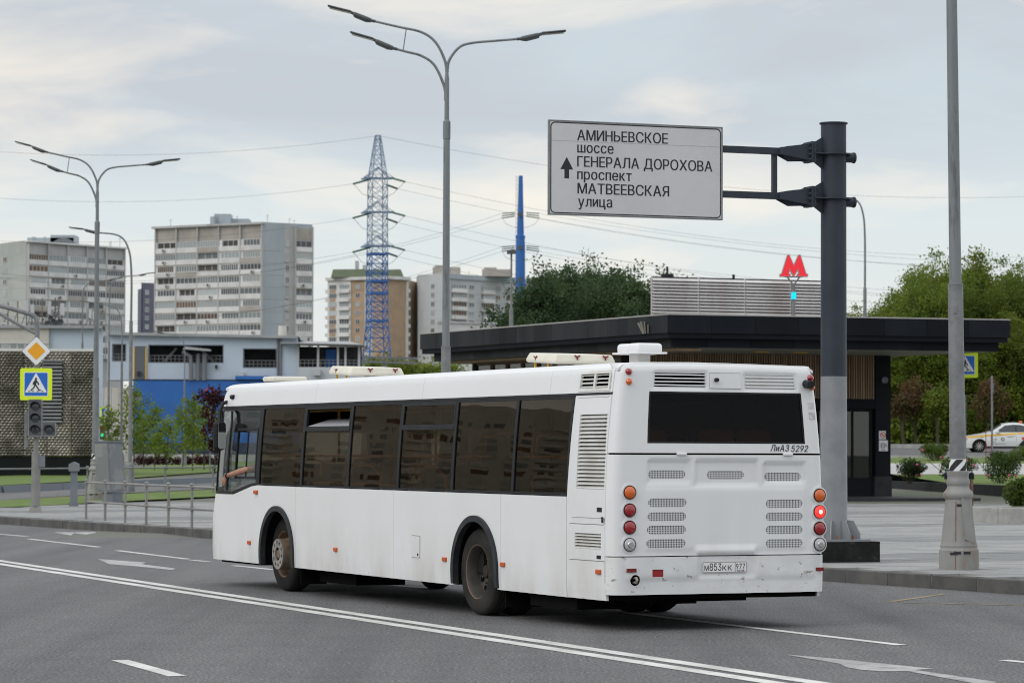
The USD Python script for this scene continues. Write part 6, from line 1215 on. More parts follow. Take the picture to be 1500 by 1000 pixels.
def loggias(par, F, a0, a1, nb, ztop, fh, nf, rng, attic=3.2, out=.55, fin=.28, amat='block_stain'):
    bw = (a1 - a0) / nb
    for k in range(nb + 1): part(par, 'fin_wall', F.slab(a0 + bw * k - fin / 2, a0 + bw * k + fin / 2, 0, out + .1, ztop - attic - nf * fh, ztop), 'block_wall')
    for k in range(nb):
        b0, b1 = a0 + bw * k + fin / 2, a0 + bw * (k + 1) - fin / 2
        part(par, 'attic_panel', F.slab(b0, b1, 0, .06, ztop - attic, ztop - .35), amat)
        for f in range(nf):
            zf = ztop - attic - (f + 1) * fh; off = rng.choice([0, 0, .1, -.04])
            part(par, 'balcony_parapet', F.slab(b0 + .02, b1 - .02, .06, out + .06 + off * .3, zf + .10, zf + 1.18), 'block_parapet' if rng.random() < .88 else 'block_stain'); part(par, 'floor_slab', F.slab(b0, b1, 0, out, zf - .12, zf + .10), 'block_stain')
            s = rng.random()
            w0 = .0 if s < .55 else bw * rng.uniform(.05, .16); w1 = .0 if s < .55 else bw * rng.uniform(.0, .12)
            if w0: part(par, 'side_sheet', F.slab(b0 + .02, b0 + w0, .06, out - .08, zf + 1.18, zf + fh - .12), 'block_parapet')
            if w1 > .2: part(par, 'side_sheet', F.slab(b1 - w1, b1 - .02, .06, out - .08, zf + 1.18, zf + fh - .12), 'block_parapet')
            if rng.random() < .80: window(par, F, b0 + w0 + .03, b1 - b0 - w0 - w1 - .06, zf + 1.18, fh - 1.32, out - .12, rng, int(rng.integers(5, 9)))
            else: window(par, F, b0 + w0 + .03, b1 - b0 - w0 - w1 - .06, zf + 1.18, fh - 1.32, .05, rng, 3, ['loggia_dark', 'far_window'])
            if rng.random() < .30: 
                ac = b0 + rng.uniform(.3, .8) * (b1 - b0); q = part(par, 'air_conditioner', F.slab(ac, ac + .8, out + .08, out + .42, zf + .45, zf + 1.0), 'block_pale'); part(q, 'fan_grille', F.slab(ac + .12, ac + .55, out + .42, out + .44, zf + .50, zf + .95), 'loggia_dark')
def roofbits(par, pts, rng, z, n):
    for k in range(n):
        i = rng.random(); p = pts[0] * (1 - i) + pts[1] * i; h = rng.uniform(1.2, 3.0); part(par, 'roof_aerial', MB().cyl(p + [0, 0, z], p + [0, 0, z + h], .045, n=5).bar(p + [-.4, 0, z + h * .85], p + [.4, 0, z + h * .85], .05), 'luminaire_grey')
# middle block
rng = np.random.default_rng(11)
Yc = 690.0; Zt = Z(325, Yc, 384); pC = at_px(384.5, 690); pL = at_px(225, 706); pR = at_px(456.5, 697)
ba = thing('apartment_block', 'tall grey panel block with stacked balconies, left of the blue lattice pylon', 'apartment building')
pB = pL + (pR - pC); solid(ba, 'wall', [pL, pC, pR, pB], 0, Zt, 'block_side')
F1 = Face(pL, pC, Zt); F2 = Face(pC, pR, Zt)
part(ba, 'front_skin', F1.slab(0, F1.L, 0, .05, 2, Zt), 'block_wall')
loggias(ba, F1, .6, F1.L - .1, 5, Zt - .5, 2.80, 10, rng); part(ba, 'roof_edge', F1.slab(-.3, F1.L + .3, -.2, .9, Zt - .5, Zt), 'block_wall')
a_ = lambda px: F2.L * (px - 384.5) / 72.0
part(ba, 'recess_panel', F2.slab(a_(415), a_(430), 0, .06, 2, Zt - .6), 'block_wall')
for f in range(10): 
    zf = Zt - .5 - 3.2 - (f + 1) * 2.8
    window(ba, F2, a_(417), a_(422) - a_(417), zf + 1.0, 1.5, .08, rng, 2); part(ba, 'panel_joint', F2.slab(.05, a_(415), .0, .02, zf - .05, zf + .03), 'block_stain')
    if rng.random() < .5: part(ba, 'air_conditioner', F2.slab(a_(416), a_(421), .08, .4, zf + .3, zf + .85), 'block_pale')
loggias(ba, F2, a_(430.5), F2.L - .15, 1, Zt - .6, 2.80, 10, rng)
for a, b, y0, z in ((305, 362, 710, 319), (311, 335, 708, 312), (305, 312, 706, 316)): 
    q = at_px(a, y0); part(ba, 'roof_house', MB().box2((q[0], y0 + 2, Zt - .3), (at_px(b, y0)[0], y0 + 8, Z(z, y0, 330))), 'block_side')
roofbits(ba, (pL + [0, 3, 0], pR + [0, 4, 0]), rng, Zt, 7)
# left block
rng = np.random.default_rng(5)
qC = at_px(37, 720); qR = at_px(180.5, 744); qL = at_px(-40, 742); Zt1 = Z(352, 720, 37)
bb_ = thing('apartment_block', 'grey panel block with stacked balconies at the far left edge', 'apartment building')
solid(bb_, 'wall', [qL, qC, qR, qL + (qR - qC)], 0, Zt1, 'block_green'); G1 = Face(qC, qR, Zt1); G0 = Face(qL, qC, Zt1)
part(bb_, 'front_skin', G1.slab(0, G1.L, 0, .05, 2, Zt1), 'block_wall'); loggias(bb_, G1, .3, G1.L - .2, 5, Zt1 - .4, 2.76, 9, rng, 2.6, amat='block_wall'); part(bb_, 'roof_edge', G1.slab(-.3, G1.L + .3, -.2, .9, Zt1 - .4, Zt1), 'block_parapet')
for f in range(9): window(bb_, G0, G0.L * (4 + 40) / 77 , 1.8, Zt1 - 3 - (f + 1) * 2.76 + 1, 1.4, .02, rng, 2); part(bb_, 'panel_joint', G0.slab(.1, G0.L - .1, 0, .02, Zt1 - 3 - f * 2.76 - .05, Zt1 - 3 - f * 2.76 + .04), 'block_side')
for a, b, z in ((38, 106, 348), (72, 108, 344)): part(bb_, 'roof_house', MB().box2((at_px(a, 745)[0], 745, Zt1 - .2), (at_px(b, 745)[0], 752, Z(z, 745, 70))), 'block_side')
part(bb_, 'roof_house', MB().poly(Polygon([(-2.6, 0), (2.6, 0), (2.6, 1.2), (1.2, 2.0), (0, 2.3), (-1.2, 2.0), (-2.6, 1.2)]), 4, (at_px(91, 742)[0], 742, Zt1), (1, 0, 0), (0, 0, 1), (0, 1, 0)), 'duct_grey'); roofbits(bb_, (qC + [0, 4, 0], qR + [0, 4, 0]), rng, Zt1, 6)
# purple block
rng = np.random.default_rng(3); bp = thing('apartment_block', 'narrow dusky purple block showing between two grey blocks', 'apartment building')
Yp = 860.0; u0, u1, u2 = at_px(201, Yp), at_px(206, Yp - 6), at_px(240, Yp + 2); zp = Z(415.5, Yp, 210); solid(bp, 'wall', [u1, u2, u2 + [4, 20, 0], u1 + [4, 20, 0]], 0, zp, 'wall_purple'); solid(bp, 'bay', [u0, u1 + [.5, 0, 0], u1 + [2, 9, 0], u0 + [1, 9, 0]], 0, Z(424, Yp, 205), 'wall_purple')
FP = Face(u1, u2, zp)
for f in range(8): window(bp, FP, 1.6, 1.5, zp - 3.4 - f * 2.45, 1.35, .02, rng, 2, ['far_window_light'])
# tan block with green roof
rng = np.random.default_rng(8); bt = thing('apartment_block', 'tan brick tower with green mansard roof behind the lattice pylon', 'apartment building')
t0, t1, t2, t3 = at_px(480, 962), at_px(541, 955), at_px(568, 951), at_px(597, 957); zt3 = Z(409, 955, 540)
solid(bt, 'wall', [t0, t2, t3, t3 + [4, 22, 0], t0 + [4, 22, 0]], 0, zt3, 'brick_tan'); FT = Face(t0, t2, zt3); FT2 = Face(t2, t3, zt3); ax = lambda px: FT.L * (px - 480) / 88.0
part(bt, 'white_bay', FT.slab(0, ax(514), 0, .3, 2, zt3), 'block_parapet'); part(bt, 'cornice', FT.slab(-.5, FT.L + .3, -.3, .9, zt3 - .2, zt3 + .8), 'block_parapet'); part(bt, 'cornice', FT2.slab(.3, FT2.L + .5, -.3, .9, zt3 - .2, zt3 + .8), 'block_parapet')
part(bt, 'stair_recess', FT.slab(ax(534), ax(546), 0, .12, 2, zt3 - .3), 'block_wall'); part(bt, 'white_strip', FT2.slab(FT2.L - .9, FT2.L, 0, .35, 2, zt3 - .3), 'block_parapet')
for f in range(9):
    zf = zt3 - 3.0 - f * 2.79
    window(bt, FT, ax(483), ax(493) - ax(483), zf, 1.5, .32, rng, 3); window(bt, FT, ax(498), ax(512) - ax(498), zf, 1.5, .32, rng, 4); window(bt, FT, ax(521), ax(527) - ax(521), zf, 1.5, .02, rng, 2, ['far_window_light', 'far_window'])
    part(bt, 'brick_spandrel', FT.slab(ax(483), ax(492), .3, .36, zf - 1.15, zf - .1), 'brick_tan'); part(bt, 'balcony_parapet', FT.slab(ax(497), ax(513), .3, .9, zf - 1.2, zf - .05), 'block_parapet'); window(bt, FT, ax(535.5), ax(539) - ax(535.5), zf, 1.4, .14, rng, 1, ['loggia_dark', 'far_window'])
    part(bt, 'side_balcony', FT2.slab(FT2.L - .1, FT2.L + 1.0, -2.5, .2, zf - 1.1, zf), 'block_parapet'); part(bt, 'side_balcony', FT.slab(-1.0, .05, -2.5, .2, zf - 1.1, zf), 'block_parapet')
for a, b in (((484, 536), (487, 534)), ((568, 590), (567, 586)), ((536, 566), (537, 560))):
    (xa, xb), (ya, yb) = a, b; q0, q1 = at_px(xa, 958), at_px(xb, 956); r0, r1 = at_px(ya, 962), at_px(yb, 960); zz = Z(393.5, 958, 530)
    part(bt, 'mansard_roof', MB().hexa(np.array([q0 + [0, 0, zt3 + .8], q1 + [0, 0, zt3 + .8], q1 + [0, 16, zt3 + .8], q0 + [0, 16, zt3 + .8], r0 + [0, 0, zz], r1 + [0, 0, zz], r1 + [0, 10, zz], r0 + [0, 10, zz]])), 'roof_green')
for x, y in ((522, 382), (564, 390), (533, 388)): part(bt, 'chimney', MB().box2((at_px(x - 2.5, 966)[0], 966, zt3), (at_px(x + 2.5, 966)[0], 969, Z(y, 966, 530))), 'block_pale')
# pale block behind the trees
rng = np.random.default_rng(21); bg4 = thing('apartment_block', 'pale grey panel block between the tall lamp and the dark trees', 'apartment building')
s0, s1, s2 = at_px(612, 958), at_px(656, 950), at_px(800, 985); zs = Z(400.5, 950, 640); solid(bg4, 'wall', [s0, s1, s2, s2 + [-6, 14, 0], s0 + [-1, 14, 0]], 0, zs, 'block_pale'); FS0 = Face(s0, s1, zs); FS = Face(s1, s2, zs); bx = lambda px: FS.L * (px - 656) / 144.0
part(bg4, 'roof_edge', FS.slab(0, FS.L, 0, .5, zs - 1.6, zs - .1), 'block_side')
for f in range(9):
    zf = zs - 4.6 - f * 2.82
    if f % 1 == 0: window(bg4, FS0, FS0.L * .44, FS0.L * .11, zf, 1.5, .02, rng, 2); part(bg4, 'panel_joint', FS0.slab(.05, FS0.L, 0, .02, zf - 1.2, zf - 1.1), 'block_side')
    for c0, c1 in ((661, 681), (704, 721), (741, 756), (775, 792)):
        part(bg4, 'balcony_parapet', FS.slab(bx(c0), bx(c1), .02, 1.0, zf - 1.25, zf - .1), 'block_parapet'); window(bg4, FS, bx(c0) + .2, bx(c1) - bx(c0) - .4, zf - .1, 1.45, .5, rng, 5); part(bg4, 'floor_slab', FS.slab(bx(c0), bx(c1), .02, 1.0, zf - 1.5, zf - 1.35), 'block_stain')
    for c0, c1 in ((686, 693), (725, 731), (760, 766)): window(bg4, FS, bx(c0), bx(c1) - bx(c0), zf, 1.45, .02, rng, 2)
    part(bg4, 'panel_joint', FS.slab(.05, FS.L - .05, 0, .02, zf - 1.45, zf - 1.36), 'block_side')
for a, b, z in ((634, 674, 392), (706, 748, 395)): part(bg4, 'roof_house', MB().box2((at_px(a, 968)[0], 962, zs - .1), (at_px(b, 968)[0], 970, Z(z, 965, 690))).box2((at_px(a + 3, 968)[0], 963, zs), (at_px((a + b) / 2, 968)[0], 968, Z(z - 3, 965, 690))), 'block_stain')
roofbits(bg4, (s1 + [0, 5, 0], s2 + [0, 5, 0]), rng, zs, 6)
lo4 = thing('annexe', 'long white low annexe before the pale block', 'building'); n0, n1 = at_px(640, 800), at_px(760, 815); zn = Z(471, 805, 690); solid(lo4, 'wall', [n0, n1, n1 + [0, 15, 0], n0 + [0, 15, 0]], 0, zn, 'block_parapet'); FN = Face(n0, n1, zn)
for k in range(9): window(lo4, FN, 1.5 + k * 2.4, 1.1, zn - 5.6, .9, .02, rng, 2)
part(lo4, 'parapet', FN.slab(0, FN.L, 0, .3, zn - .6, zn), 'block_pale')

# blocks out of frame to the left, mirrored in the bus windows
def mirror_block(loc, az, label, H, Wd, mat):
    t = thing('apartment_block', label, 'apartment building', loc, az); part(t, 'wall', MB().box((0, 6, H / 2), (Wd, 12, H)), mat); r_ = np.random.default_rng(int(abs(loc[0])))
    for f in range(int(H / 2.8) - 1):
        for k in range(int(Wd / 4)):
            x = -Wd / 2 + 1.2 + 4 * k; part(t, 'window', MB().box((x + .8, -.03, 1.9 + f * 2.8), (1.7, .06, 1.5)), WM[r_.integers(9)])
            if k % 4 == 1: part(t, 'balcony', MB().box((x + .8, -.3, 1.0 + f * 2.8), (3.0, .5, 1.0)), 'block_wall')
    part(t, 'roof_house', MB().box((Wd * .2, 6, H + 1.2), (6, 5, 2.4)), mat)
mirror_block((-236, 232, 0), math.radians(52), 'long beige panel block mirrored in the bus windows', 33, 60, 'block_wall')
mirror_block((-196, 300, 0), math.radians(50), 'lower grey panel block mirrored in the bus windows', 25, 44, 'block_pale')
mirror_block((-282, 170, 0), math.radians(54), 'tall panel block mirrored in the rear side windows', 40, 44, 'block_wall')

# ------------------------------------------------------------------ pylons and cables
LYY = 450.0
def pz(py): return Z(py, LYY, 552)
lp_ = at_px(552, LYY); py_ = thing('lattice_pylon', 'blue lattice power pylon rising behind the works building', 'pylon', (lp_[0], LYY, 1.5))
b_ = lambda py: pz(py) - 1.5
def hw(z): return np.interp(z, [0, b_(470), b_(300), b_(262), b_(197)], [2.75, 1.30, 1.18, 1.18, .32])
levels = [0, b_(515), b_(495), b_(480), b_(470)] + [b_(470 - 14 * k) for k in range(1, 15)] + [b_(255), b_(240), b_(226), b_(213), b_(197.5)]
R45 = rotz(.35)
cor = lambda z: [R45 @ np.array([sx * hw(z), sy * hw(z), z]) for sx, sy in ((-1, -1), (1, -1), (1, 1), (-1, 1))]
for i in range(4):
    for mt_, sel in (('pylon_blue', lambda b: b < b_(365)), ('pylon_pale', lambda b: b >= b_(365))):
        m = MB(); [m.bar(cor(a)[i], cor(b)[i], .14) for a, b in zip(levels[:-1], levels[1:]) if sel(b)]; part(py_, 'leg', m, mt_, label=None if mt_ == 'pylon_blue' else 'paler upper length of a leg')
for k, (a, b) in enumerate(zip(levels[:-1], levels[1:])):
    m = MB(); ca, cb_ = cor(a), cor(b); mat = 'pylon_blue' if b < b_(365) else 'pylon_pale'
    for i in range(4): j = (i + 1) % 4; q = .095 if mat == 'pylon_blue' else .065; m.bar(ca[i], cb_[j], q); m.bar(ca[j], cb_[i], q); m.bar(cb_[i], cb_[j], q)
    part(py_, 'bracing', m, mat)
for py in (372, 412, 430, 470): m = MB(); c_ = cor(b_(py)); [m.bar(c_[i], c_[(i + 1) % 4], .28) for i in range(4)]; part(py_, 'ring_beam', m, 'pylon_blue')
ends_left, ends_right = [], []
cables = []
for py in (262, 312, 362):
    z = b_(py); m = MB()
    m.bar((-1.9, -2.2, z), (1.9, 2.2, z + .3), .3).bar((-1.9, -2.2, z), (0, 0, z + 1.6), .1).bar((1.9, 2.2, z + .3), (0, 0, z + 1.7), .1); m.bar((-2.5, 0, z), (0, 0, z + 1.8), .08).bar((2.5, 0, z + .2), (0, 0, z + 1.8), .08).bar((-2.5, 0, z), (2.5, 0, z + .2), .22)
    part(py_, 'cross_arm', m, 'pylon_pale')
    for (x0, x1_, dz0, dz1, y) in ((-1.0, -3.6, -.1, -.9, -2), (2.0, 4.2, .1, -.55, -2), (1.2, 2.9, -.7, -1.25, 2)):
        part(py_, 'insulator', MB().cyl((x0, y * .6, z + dz0), (x1_, y, z + dz1), .16, n=6), 'insulator'); cables.append((np.array([lp_[0] + x1_, LYY + y, 1.5 + z + dz1]), -1 if x1_ < 0 else 1, py))
    part(py_, 'jumper', MB().tube([(-3.5, -2, z - .9), (-2.2, -2, z - 2.4), (-.8, -1.6, z - 2.8), (.6, -1.6, z - 3.2), (2.4, -1.8, z - 2.3), (4.1, -2, z - .6)], .03, 5), 'cable')
# blue tubular pylon
TY = 520.0; tq = at_px(762, TY); tb_ = thing('tubular_pylon', 'bright blue tubular power pylon above the dark trees', 'pylon', (tq[0], TY, 1.5)); tz_ = lambda py: Z(py, TY, 762) - 1.5
part(tb_, 'mast', MB().lathe([(1.0, 0), (.80, tz_(360)), (.74, tz_(348)), (.60, tz_(345)), (.36, tz_(257)), (0, tz_(256.5))], 18), 'tube_blue', 40); part(tb_, 'joint_ring', MB().lathe([(.82, tz_(349)), (.82, tz_(345)), (.6, tz_(344))], 18), 'tube_blue', 30)
m = MB(); m.bar((-.75, -.4, 5), (-.55, -.4, tz_(258)), .05).bar((-1.0, -.4, 5), (-.8, -.4, tz_(258)), .05); [m.bar((-1.0 + .2 * q, -.4, 5 + (tz_(258) - 5) * q), (-.75 + .2 * q, -.4, 5 + (tz_(258) - 5) * q), .04) for q in np.linspace(0, 1, 60)]; part(tb_, 'ladder', m, 'galvanised')
tub = []
for py in (314, 363, 410):
    part(tb_, 'arm_hub', MB().cyl((0, -.9, tz_(py)), (0, .9, tz_(py)), .42, n=12), 'luminaire_grey')
    for k in range(3):
        for s in (-1, 1): z0 = tz_(py) + .35 - .32 * k; part(tb_, 'insulator', MB().cyl((s * 1.0, 0, z0), (s * 3.2, -1 + k, z0 - .25), .10, n=6), 'insulator'); tub.append((np.array([tq[0] + s * 3.2, TY - 1 + k, 1.5 + z0 - .25]), s, py))
    for s in (-1, 1): part(tb_, 'jumper', MB().tube([(s * 3.3, 0, tz_(py) - .3), (s * 2.6, 0, tz_(py) - 1.6), (s * 1.2, 0, tz_(py) - 2.2), (0, 0, tz_(py) - 2.3)], .03, 5), 'cable')
def cable(a, b, sag, label, group):
    a, b = np.asarray(a, float), np.asarray(b, float); t = np.linspace(0, 1, 26)[:, None]; p = a + (b - a) * t; p[:, 2] -= (4 * sag * t * (1 - t))[:, 0]
    Ym = p[:, 1].mean(); return solo('power_cable', MB().tube(p, .017 * np.clip(Ym / 480, .45, 1.4), 4), 'cable', label, 'cable', group)
TIER = {262: 'top', 312: 'middle', 362: 'lowest', 314: 'upper', 363: 'lower'}
for k, (p, s, py) in enumerate(cables):
    if s < 0: cable(p, [(-260 - 750) / FPX * 430, 430, Z({262: 262, 312: 331, 362: 387}[py], 430, 0) + (k % 3) * .9], 3.0, 'cable running left from the ' + TIER[py] + ' arm of the lattice pylon', 'cables left of the lattice pylon')
    else: cable(p, [(1900 - 750) / FPX * 560, 560, Z({262: 330, 312: 398, 362: 448}[py], 560, 1900) - (k % 3) * 2.2], 7.0, ('nearer' if k % 3 == 1 else 'farther') + ' of two cables running right from the ' + TIER[py] + ' arm of the lattice pylon', 'cables right of the lattice pylon')
for k, (p, s, py) in enumerate(tub):
    if py == 410 or (k // 2) % 3 == 1: continue
    if s < 0: cable(p, [(-200 - 750) / FPX * 620, 620, Z({314: 372, 363: 438}[py], 620, 0) + (k % 3) * 1.6], 9.0, ('higher' if k < 2 or 6 <= k < 8 else 'lower') + ' of two cables running left from the ' + TIER[py] + ' tubular pylon arm', 'cables left of the tubular pylon')
    else: cable(p, [(1900 - 750) / FPX * 420, 420, Z({314: 378, 363: 425}[py], 420, 1900) - (k % 3) * 1.2], 3.0, ('higher' if k < 2 or 6 <= k < 8 else 'lower') + ' of two cables running right from the ' + TIER[py] + ' tubular pylon arm', 'cables right of the tubular pylon')
top = [lp_[0], LYY, pz(198)]
cable(top, [(-260 - 750) / FPX * 430, 430, Z(196, 430, 0)], 3.0, 'topmost wire running left from the lattice pylon tip', None); cable(top, [(1900 - 750) / FPX * 560, 560, Z(250, 560, 1900)], 7.0, 'topmost wire running right from the lattice pylon tip', None)
# ------------------------------------------------------------------ trees and shrubs
def leaf_mesh(pos, size, rng, droop=.35):
    n = len(pos); d = rng.normal(size=(n, 3)); d[:, 2] -= droop; d /= np.linalg.norm(d, axis=1, keepdims=True)
    s = np.cross(d, rng.normal(size=(n, 3))); s /= np.linalg.norm(s, axis=1, keepdims=True); sz = size * rng.uniform(.6, 1.35, (n, 1))
    a, b = pos - d * sz * .5, pos + d * sz * .5; l, r = pos + s * sz * .30, pos - s * sz * .30
    V = np.stack([a, l, b, r], 1).reshape(-1, 3); i = np.arange(n) * 4
    return V, np.vstack([np.stack([i, i + 1, i + 2], 1), np.stack([i, i + 2, i + 3], 1)])
def lobes_points(lobes, n, rng, shell=.68):
    w = np.array([l[3] * l[4] * l[5] for l in lobes]) ** .67; idx = rng.choice(len(lobes), n, p=w / w.sum()); L = np.array(lobes)[idx]
    d = rng.normal(size=(n, 3)); d /= np.linalg.norm(d, axis=1, keepdims=True); r = shell + (1 - shell) * rng.random((n, 1)) ** .6
    return L[:, :3] + d * r * L[:, 3:6]
def crown_lobes(H, R, base, rng, n=22, conic=.35):
    out = [(0, 0, base + (H - base) * .5, R * .62, R * .62, (H - base) * .46)]
    for k in range(n):
        t = rng.uniform(.06, .98); a = rng.uniform(0, 2 * PI); rr = R * (1 - conic * t) * math.sqrt(max(.05, 1 - (2 * t - .9) ** 2 * .8)); q = rng.uniform(.17, .34) * R
        out.append((math.cos(a) * (rr - q * .6), math.sin(a) * (rr - q * .6), base + (H - base) * t * .96, q, q, q * rng.uniform(.75, 1.15)))
    for k in range(11): a = rng.uniform(0, 2 * PI); rr = R * rng.uniform(.0, .9); out.append((math.cos(a) * rr, math.sin(a) * rr, H - rr * .75 - R * rng.uniform(.0, .34), R * .11, R * .11, R * rng.uniform(.22, .42)))
    return out
def tree(name, label, loc, H, R, base, mat, rng, nclump=420, per=17, leaf=.30, spread=.30, trunk=.16, group=None, cat='tree', conic=.35, nl=22):
    t = thing(name, label, cat, loc, 0, group); lob = crown_lobes(H, R, base, rng, nl, conic)
    cl = lobes_points(lob, nclump, rng); pos = np.repeat(cl, per, 0) + rng.normal(size=(nclump * per, 3)) * spread * np.array([1, 1, .75])
    m = MB(); top = H * .86; pts = curve([(0, 0, -.2), (rng.normal() * .08 * R, rng.normal() * .08 * R, base * .8 + .1), (rng.normal() * .12 * R, rng.normal() * .1 * R, (base + top) / 2), (rng.normal() * .1 * R, 0, top)], 4); m.tube(pts, np.linspace(trunk, trunk * .18, len(pts)), 8)
    part(t, 'trunk', m, 'bark', 50); bm = MB()
    for l in lob[1:]:
        z0 = max(base * .7, l[2] - R * .7); c = pts[np.argmin(abs(pts[:, 2] - z0))]; e = np.array(l[:3]); mid = (c + e) / 2 + rng.normal(size=3) * .1 * R; bm.tube(curve([c, mid, e], 3), np.linspace(trunk * .42, trunk * .1, 7), 5)
    part(t, 'branches', bm, 'bark', 50); part(t, 'crown', leaf_mesh(pos, leaf, rng), mat); return t
rng = np.random.default_rng(42)
# wood on the right: one tree of each sort, then copies
sorts = []
def wood(px, Y, toppx, label, sort, rz=0.0, R=None, group=None, name='forest_tree'):
    z0 = float(zter(np.array([(px - 750) / FPX * Y]), np.array([Y]))[0]) if (px > 1230) else .3
    X = (px - 750) / FPX * Y; Ht = Z(toppx, Y, px) - z0
    if sort not in protos: 
        kind = dict(bright=('leaf_bright', 3.3, .5), forest=('leaf_forest', 3.6, .3), tall=('leaf_forest', 3.0, .7), dark=('leaf_dark', 3.4, 1.0), dark2=('leaf_dark', 2.8, .8))[sort]
        protos[sort] = (tree(name, label, (X, Y, z0), Ht, kind[1] if R is None else R, kind[2], kind[0], rng, 760, 30, .16, .25, .17, group), Ht)
    else:
        p, h0 = protos[sort]; k = Ht / h0; dup(p, name, label, 'tree', (X, Y, z0), rz, group, (k * .5 + .5, k * .5 + .5, k))
protos = {}
WG = 'trees of the wood behind the taxi road'
lab = {'bright': 'the yellow-green trees of the wood right of the station', 'forest': 'the bushy mid-green trees of the wood right of the station', 'tall': 'the tall slender trees of the wood right of the station'}
WOOD = ((1372, 174, 388, 'bright', 0), (1300, 176, 440, 'forest', 0), (1432, 178, 380, 'tall', 0), (1258, 180, 462, 'bright', 1.2), (1335, 184, 412, 'tall', 2.2), (1405, 190, 392, 'forest', 3.3), (1465, 174, 398, 'bright', 4.1), (1500, 176, 400, 'forest', 2.0), (1535, 180, 385, 'tall', .6),
                          (1575, 178, 395, 'bright', 5.0), (1280, 172, 470, 'tall', 3.6), (1318, 171, 468, 'forest', 4.6), (1350, 170, 480, 'bright', 2.9), (1393, 171, 470, 'forest', 5.6), (1420, 170, 490, 'bright', .4), (1452, 171, 480, 'forest', 1.4), (1483, 170, 470, 'tall', 2.5), (1515, 171, 470, 'forest', .9),
                          (1235, 186, 470, 'forest', 5.1), (1610, 182, 392, 'forest', 3.0), (1545, 172, 480, 'bright', 1.9), (1366, 196, 396, 'forest', 1.1), (1448, 200, 392, 'forest', 2.7), (1490, 198, 405, 'bright', 3.9), (1312, 195, 444, 'bright', .2), (1245, 200, 470, 'tall', 4.4))
for px, Y, top, s, rz in WOOD:
    wood(px, Y, top, nth([q[0] for q in WOOD if q[3] == s], px) + ' ' + lab[s], s, rz, None, WG)
protos_keep = protos
# dark trees behind the station
DKX = (838, 790, 893, 934, 768, 868, 810, 965, 915, 1000, 1060)
for px, Y, top, s, rz in ((838, 150, 388, 'dark', 0), (790, 147, 406, 'dark2', 0), (893, 152, 392, 'dark', 2.1), (934, 150, 412, 'dark2', 3.0), (768, 150, 446, 'dark2', 4.4), (868, 156, 396, 'dark2', 1.0), (810, 156, 394, 'dark', 4.0), (965, 152, 418, 'dark2', 5.2), (915, 158, 402, 'dark', 5.5), (1000, 158, 425, 'dark2', .7), (1060, 160, 430, 'dark', 1.7)):
    wood(px, Y, top, nth(DKX, px) + ' the dark green trees behind the station roof', s, rz, None, 'dark trees behind the station roof', 'dark_tree')
# far greenery low over the works roof
fb = tree('far_tree', 'second from the left of the small distant trees at the pylon foot', (at_px(548, 345)[0], 345, 1), Z(520, 345, 548) - 1, 3.0, 2.0, 'leaf_forest', rng, 160, 14, .4, .4, .2, 'distant trees at the pylon foot')
for px, Y, top in ((508, 350, 522), (576, 352, 520), (595, 348, 526), (612, 350, 528), (628, 345, 530), (645, 352, 527), (662, 346, 529)): dup(fb, 'far_tree', nth((508, 548, 576, 595, 612, 628, 645, 662), px) + ' the small distant trees at the pylon foot', 'tree', (at_px(px, Y)[0], Y, 1), px, 'distant trees at the pylon foot', (1, 1, (Z(top, Y, px) - 1) / (Z(520, 345, 548) - 1)))
# saplings before the blue wall
sap = None
for px, Y, top, k in ((227, 182, 594, 0), (268, 186, 594, 1), (283, 176, 580, 2), (246, 180, 612, 3), (212, 188, 612, 4), (160, 190, 598, 5), (196, 190, 566, 6), (300, 184, 590, 7)):
    z0 = zleft(Y); X = at_px(px, Y)[0]; H = Z(top, Y) - z0; lb = nth((227, 268, 283, 246, 212, 160, 196, 300), px) + ' the thin young green trees before the blue wall'
    if sap is None: sap = (tree('young_tree', lb, (X, Y, z0), H, .95, 1.0, 'leaf_sapling', rng, 95, 11, .17, .17, .045, 'young trees before the blue wall', nl=9, conic=.75), H)
    else: dup(sap[0], 'young_tree', lb, 'tree', (X, Y, z0), k * 1.3, 'young trees before the blue wall', (.9 + .05 * k, .9 + .05 * k, H / sap[1]))
Y = 168.0; tree('purple_tree', 'dark purple-leaved tree right beside the bus front', (at_px(315, Y)[0], Y, zleft(Y)), Z(566, Y) - zleft(Y), 1.0, .8, 'leaf_purple', rng, 130, 14, .20, .18, .06, nl=9)
bs = None
for k, px in enumerate(range(205, 345, 14)):
    Y = 210.0; z0 = zleft(Y); P = (at_px(px, Y)[0], Y, z0); lb = nth(range(205, 345, 14), px) + ' the low dark red bushes by the blue wall'
    if bs is None:
        t = thing('barberry_bush', lb, 'bush', P, 0, 'red bushes along the blue wall'); part(t, 'foliage', leaf_mesh(lobes_points([(0, 0, .35, .45, .4, .4), (.3, 0, .3, .3, .3, .3)], 420, rng, .2), .13, rng), 'leaf_purple'); m = MB(); [m.cyl((0, 0, -.05), (.3 * math.cos(q), .3 * math.sin(q), .5), .015, n=4) for q in range(5)]; part(t, 'stems', m, 'bark'); bs = t
    else: dup(bs, 'barberry_bush', lb, 'bush', P, k, 'red bushes along the blue wall', (1, 1, .8 + .1 * (k % 4)))
wallk = GL(196, 674), GL(420, 671); solo('low_wall', MB().hexa(np.array([[x, y, z] for z in (1.0, 1.62) for x, y in ((wallk[0][0], 240), (wallk[1][0] + 10, 236), (wallk[1][0] + 10, 237), (wallk[0][0], 241))])), 'light_kerb', 'pale low wall along the foot of the blue wall', 'low wall')
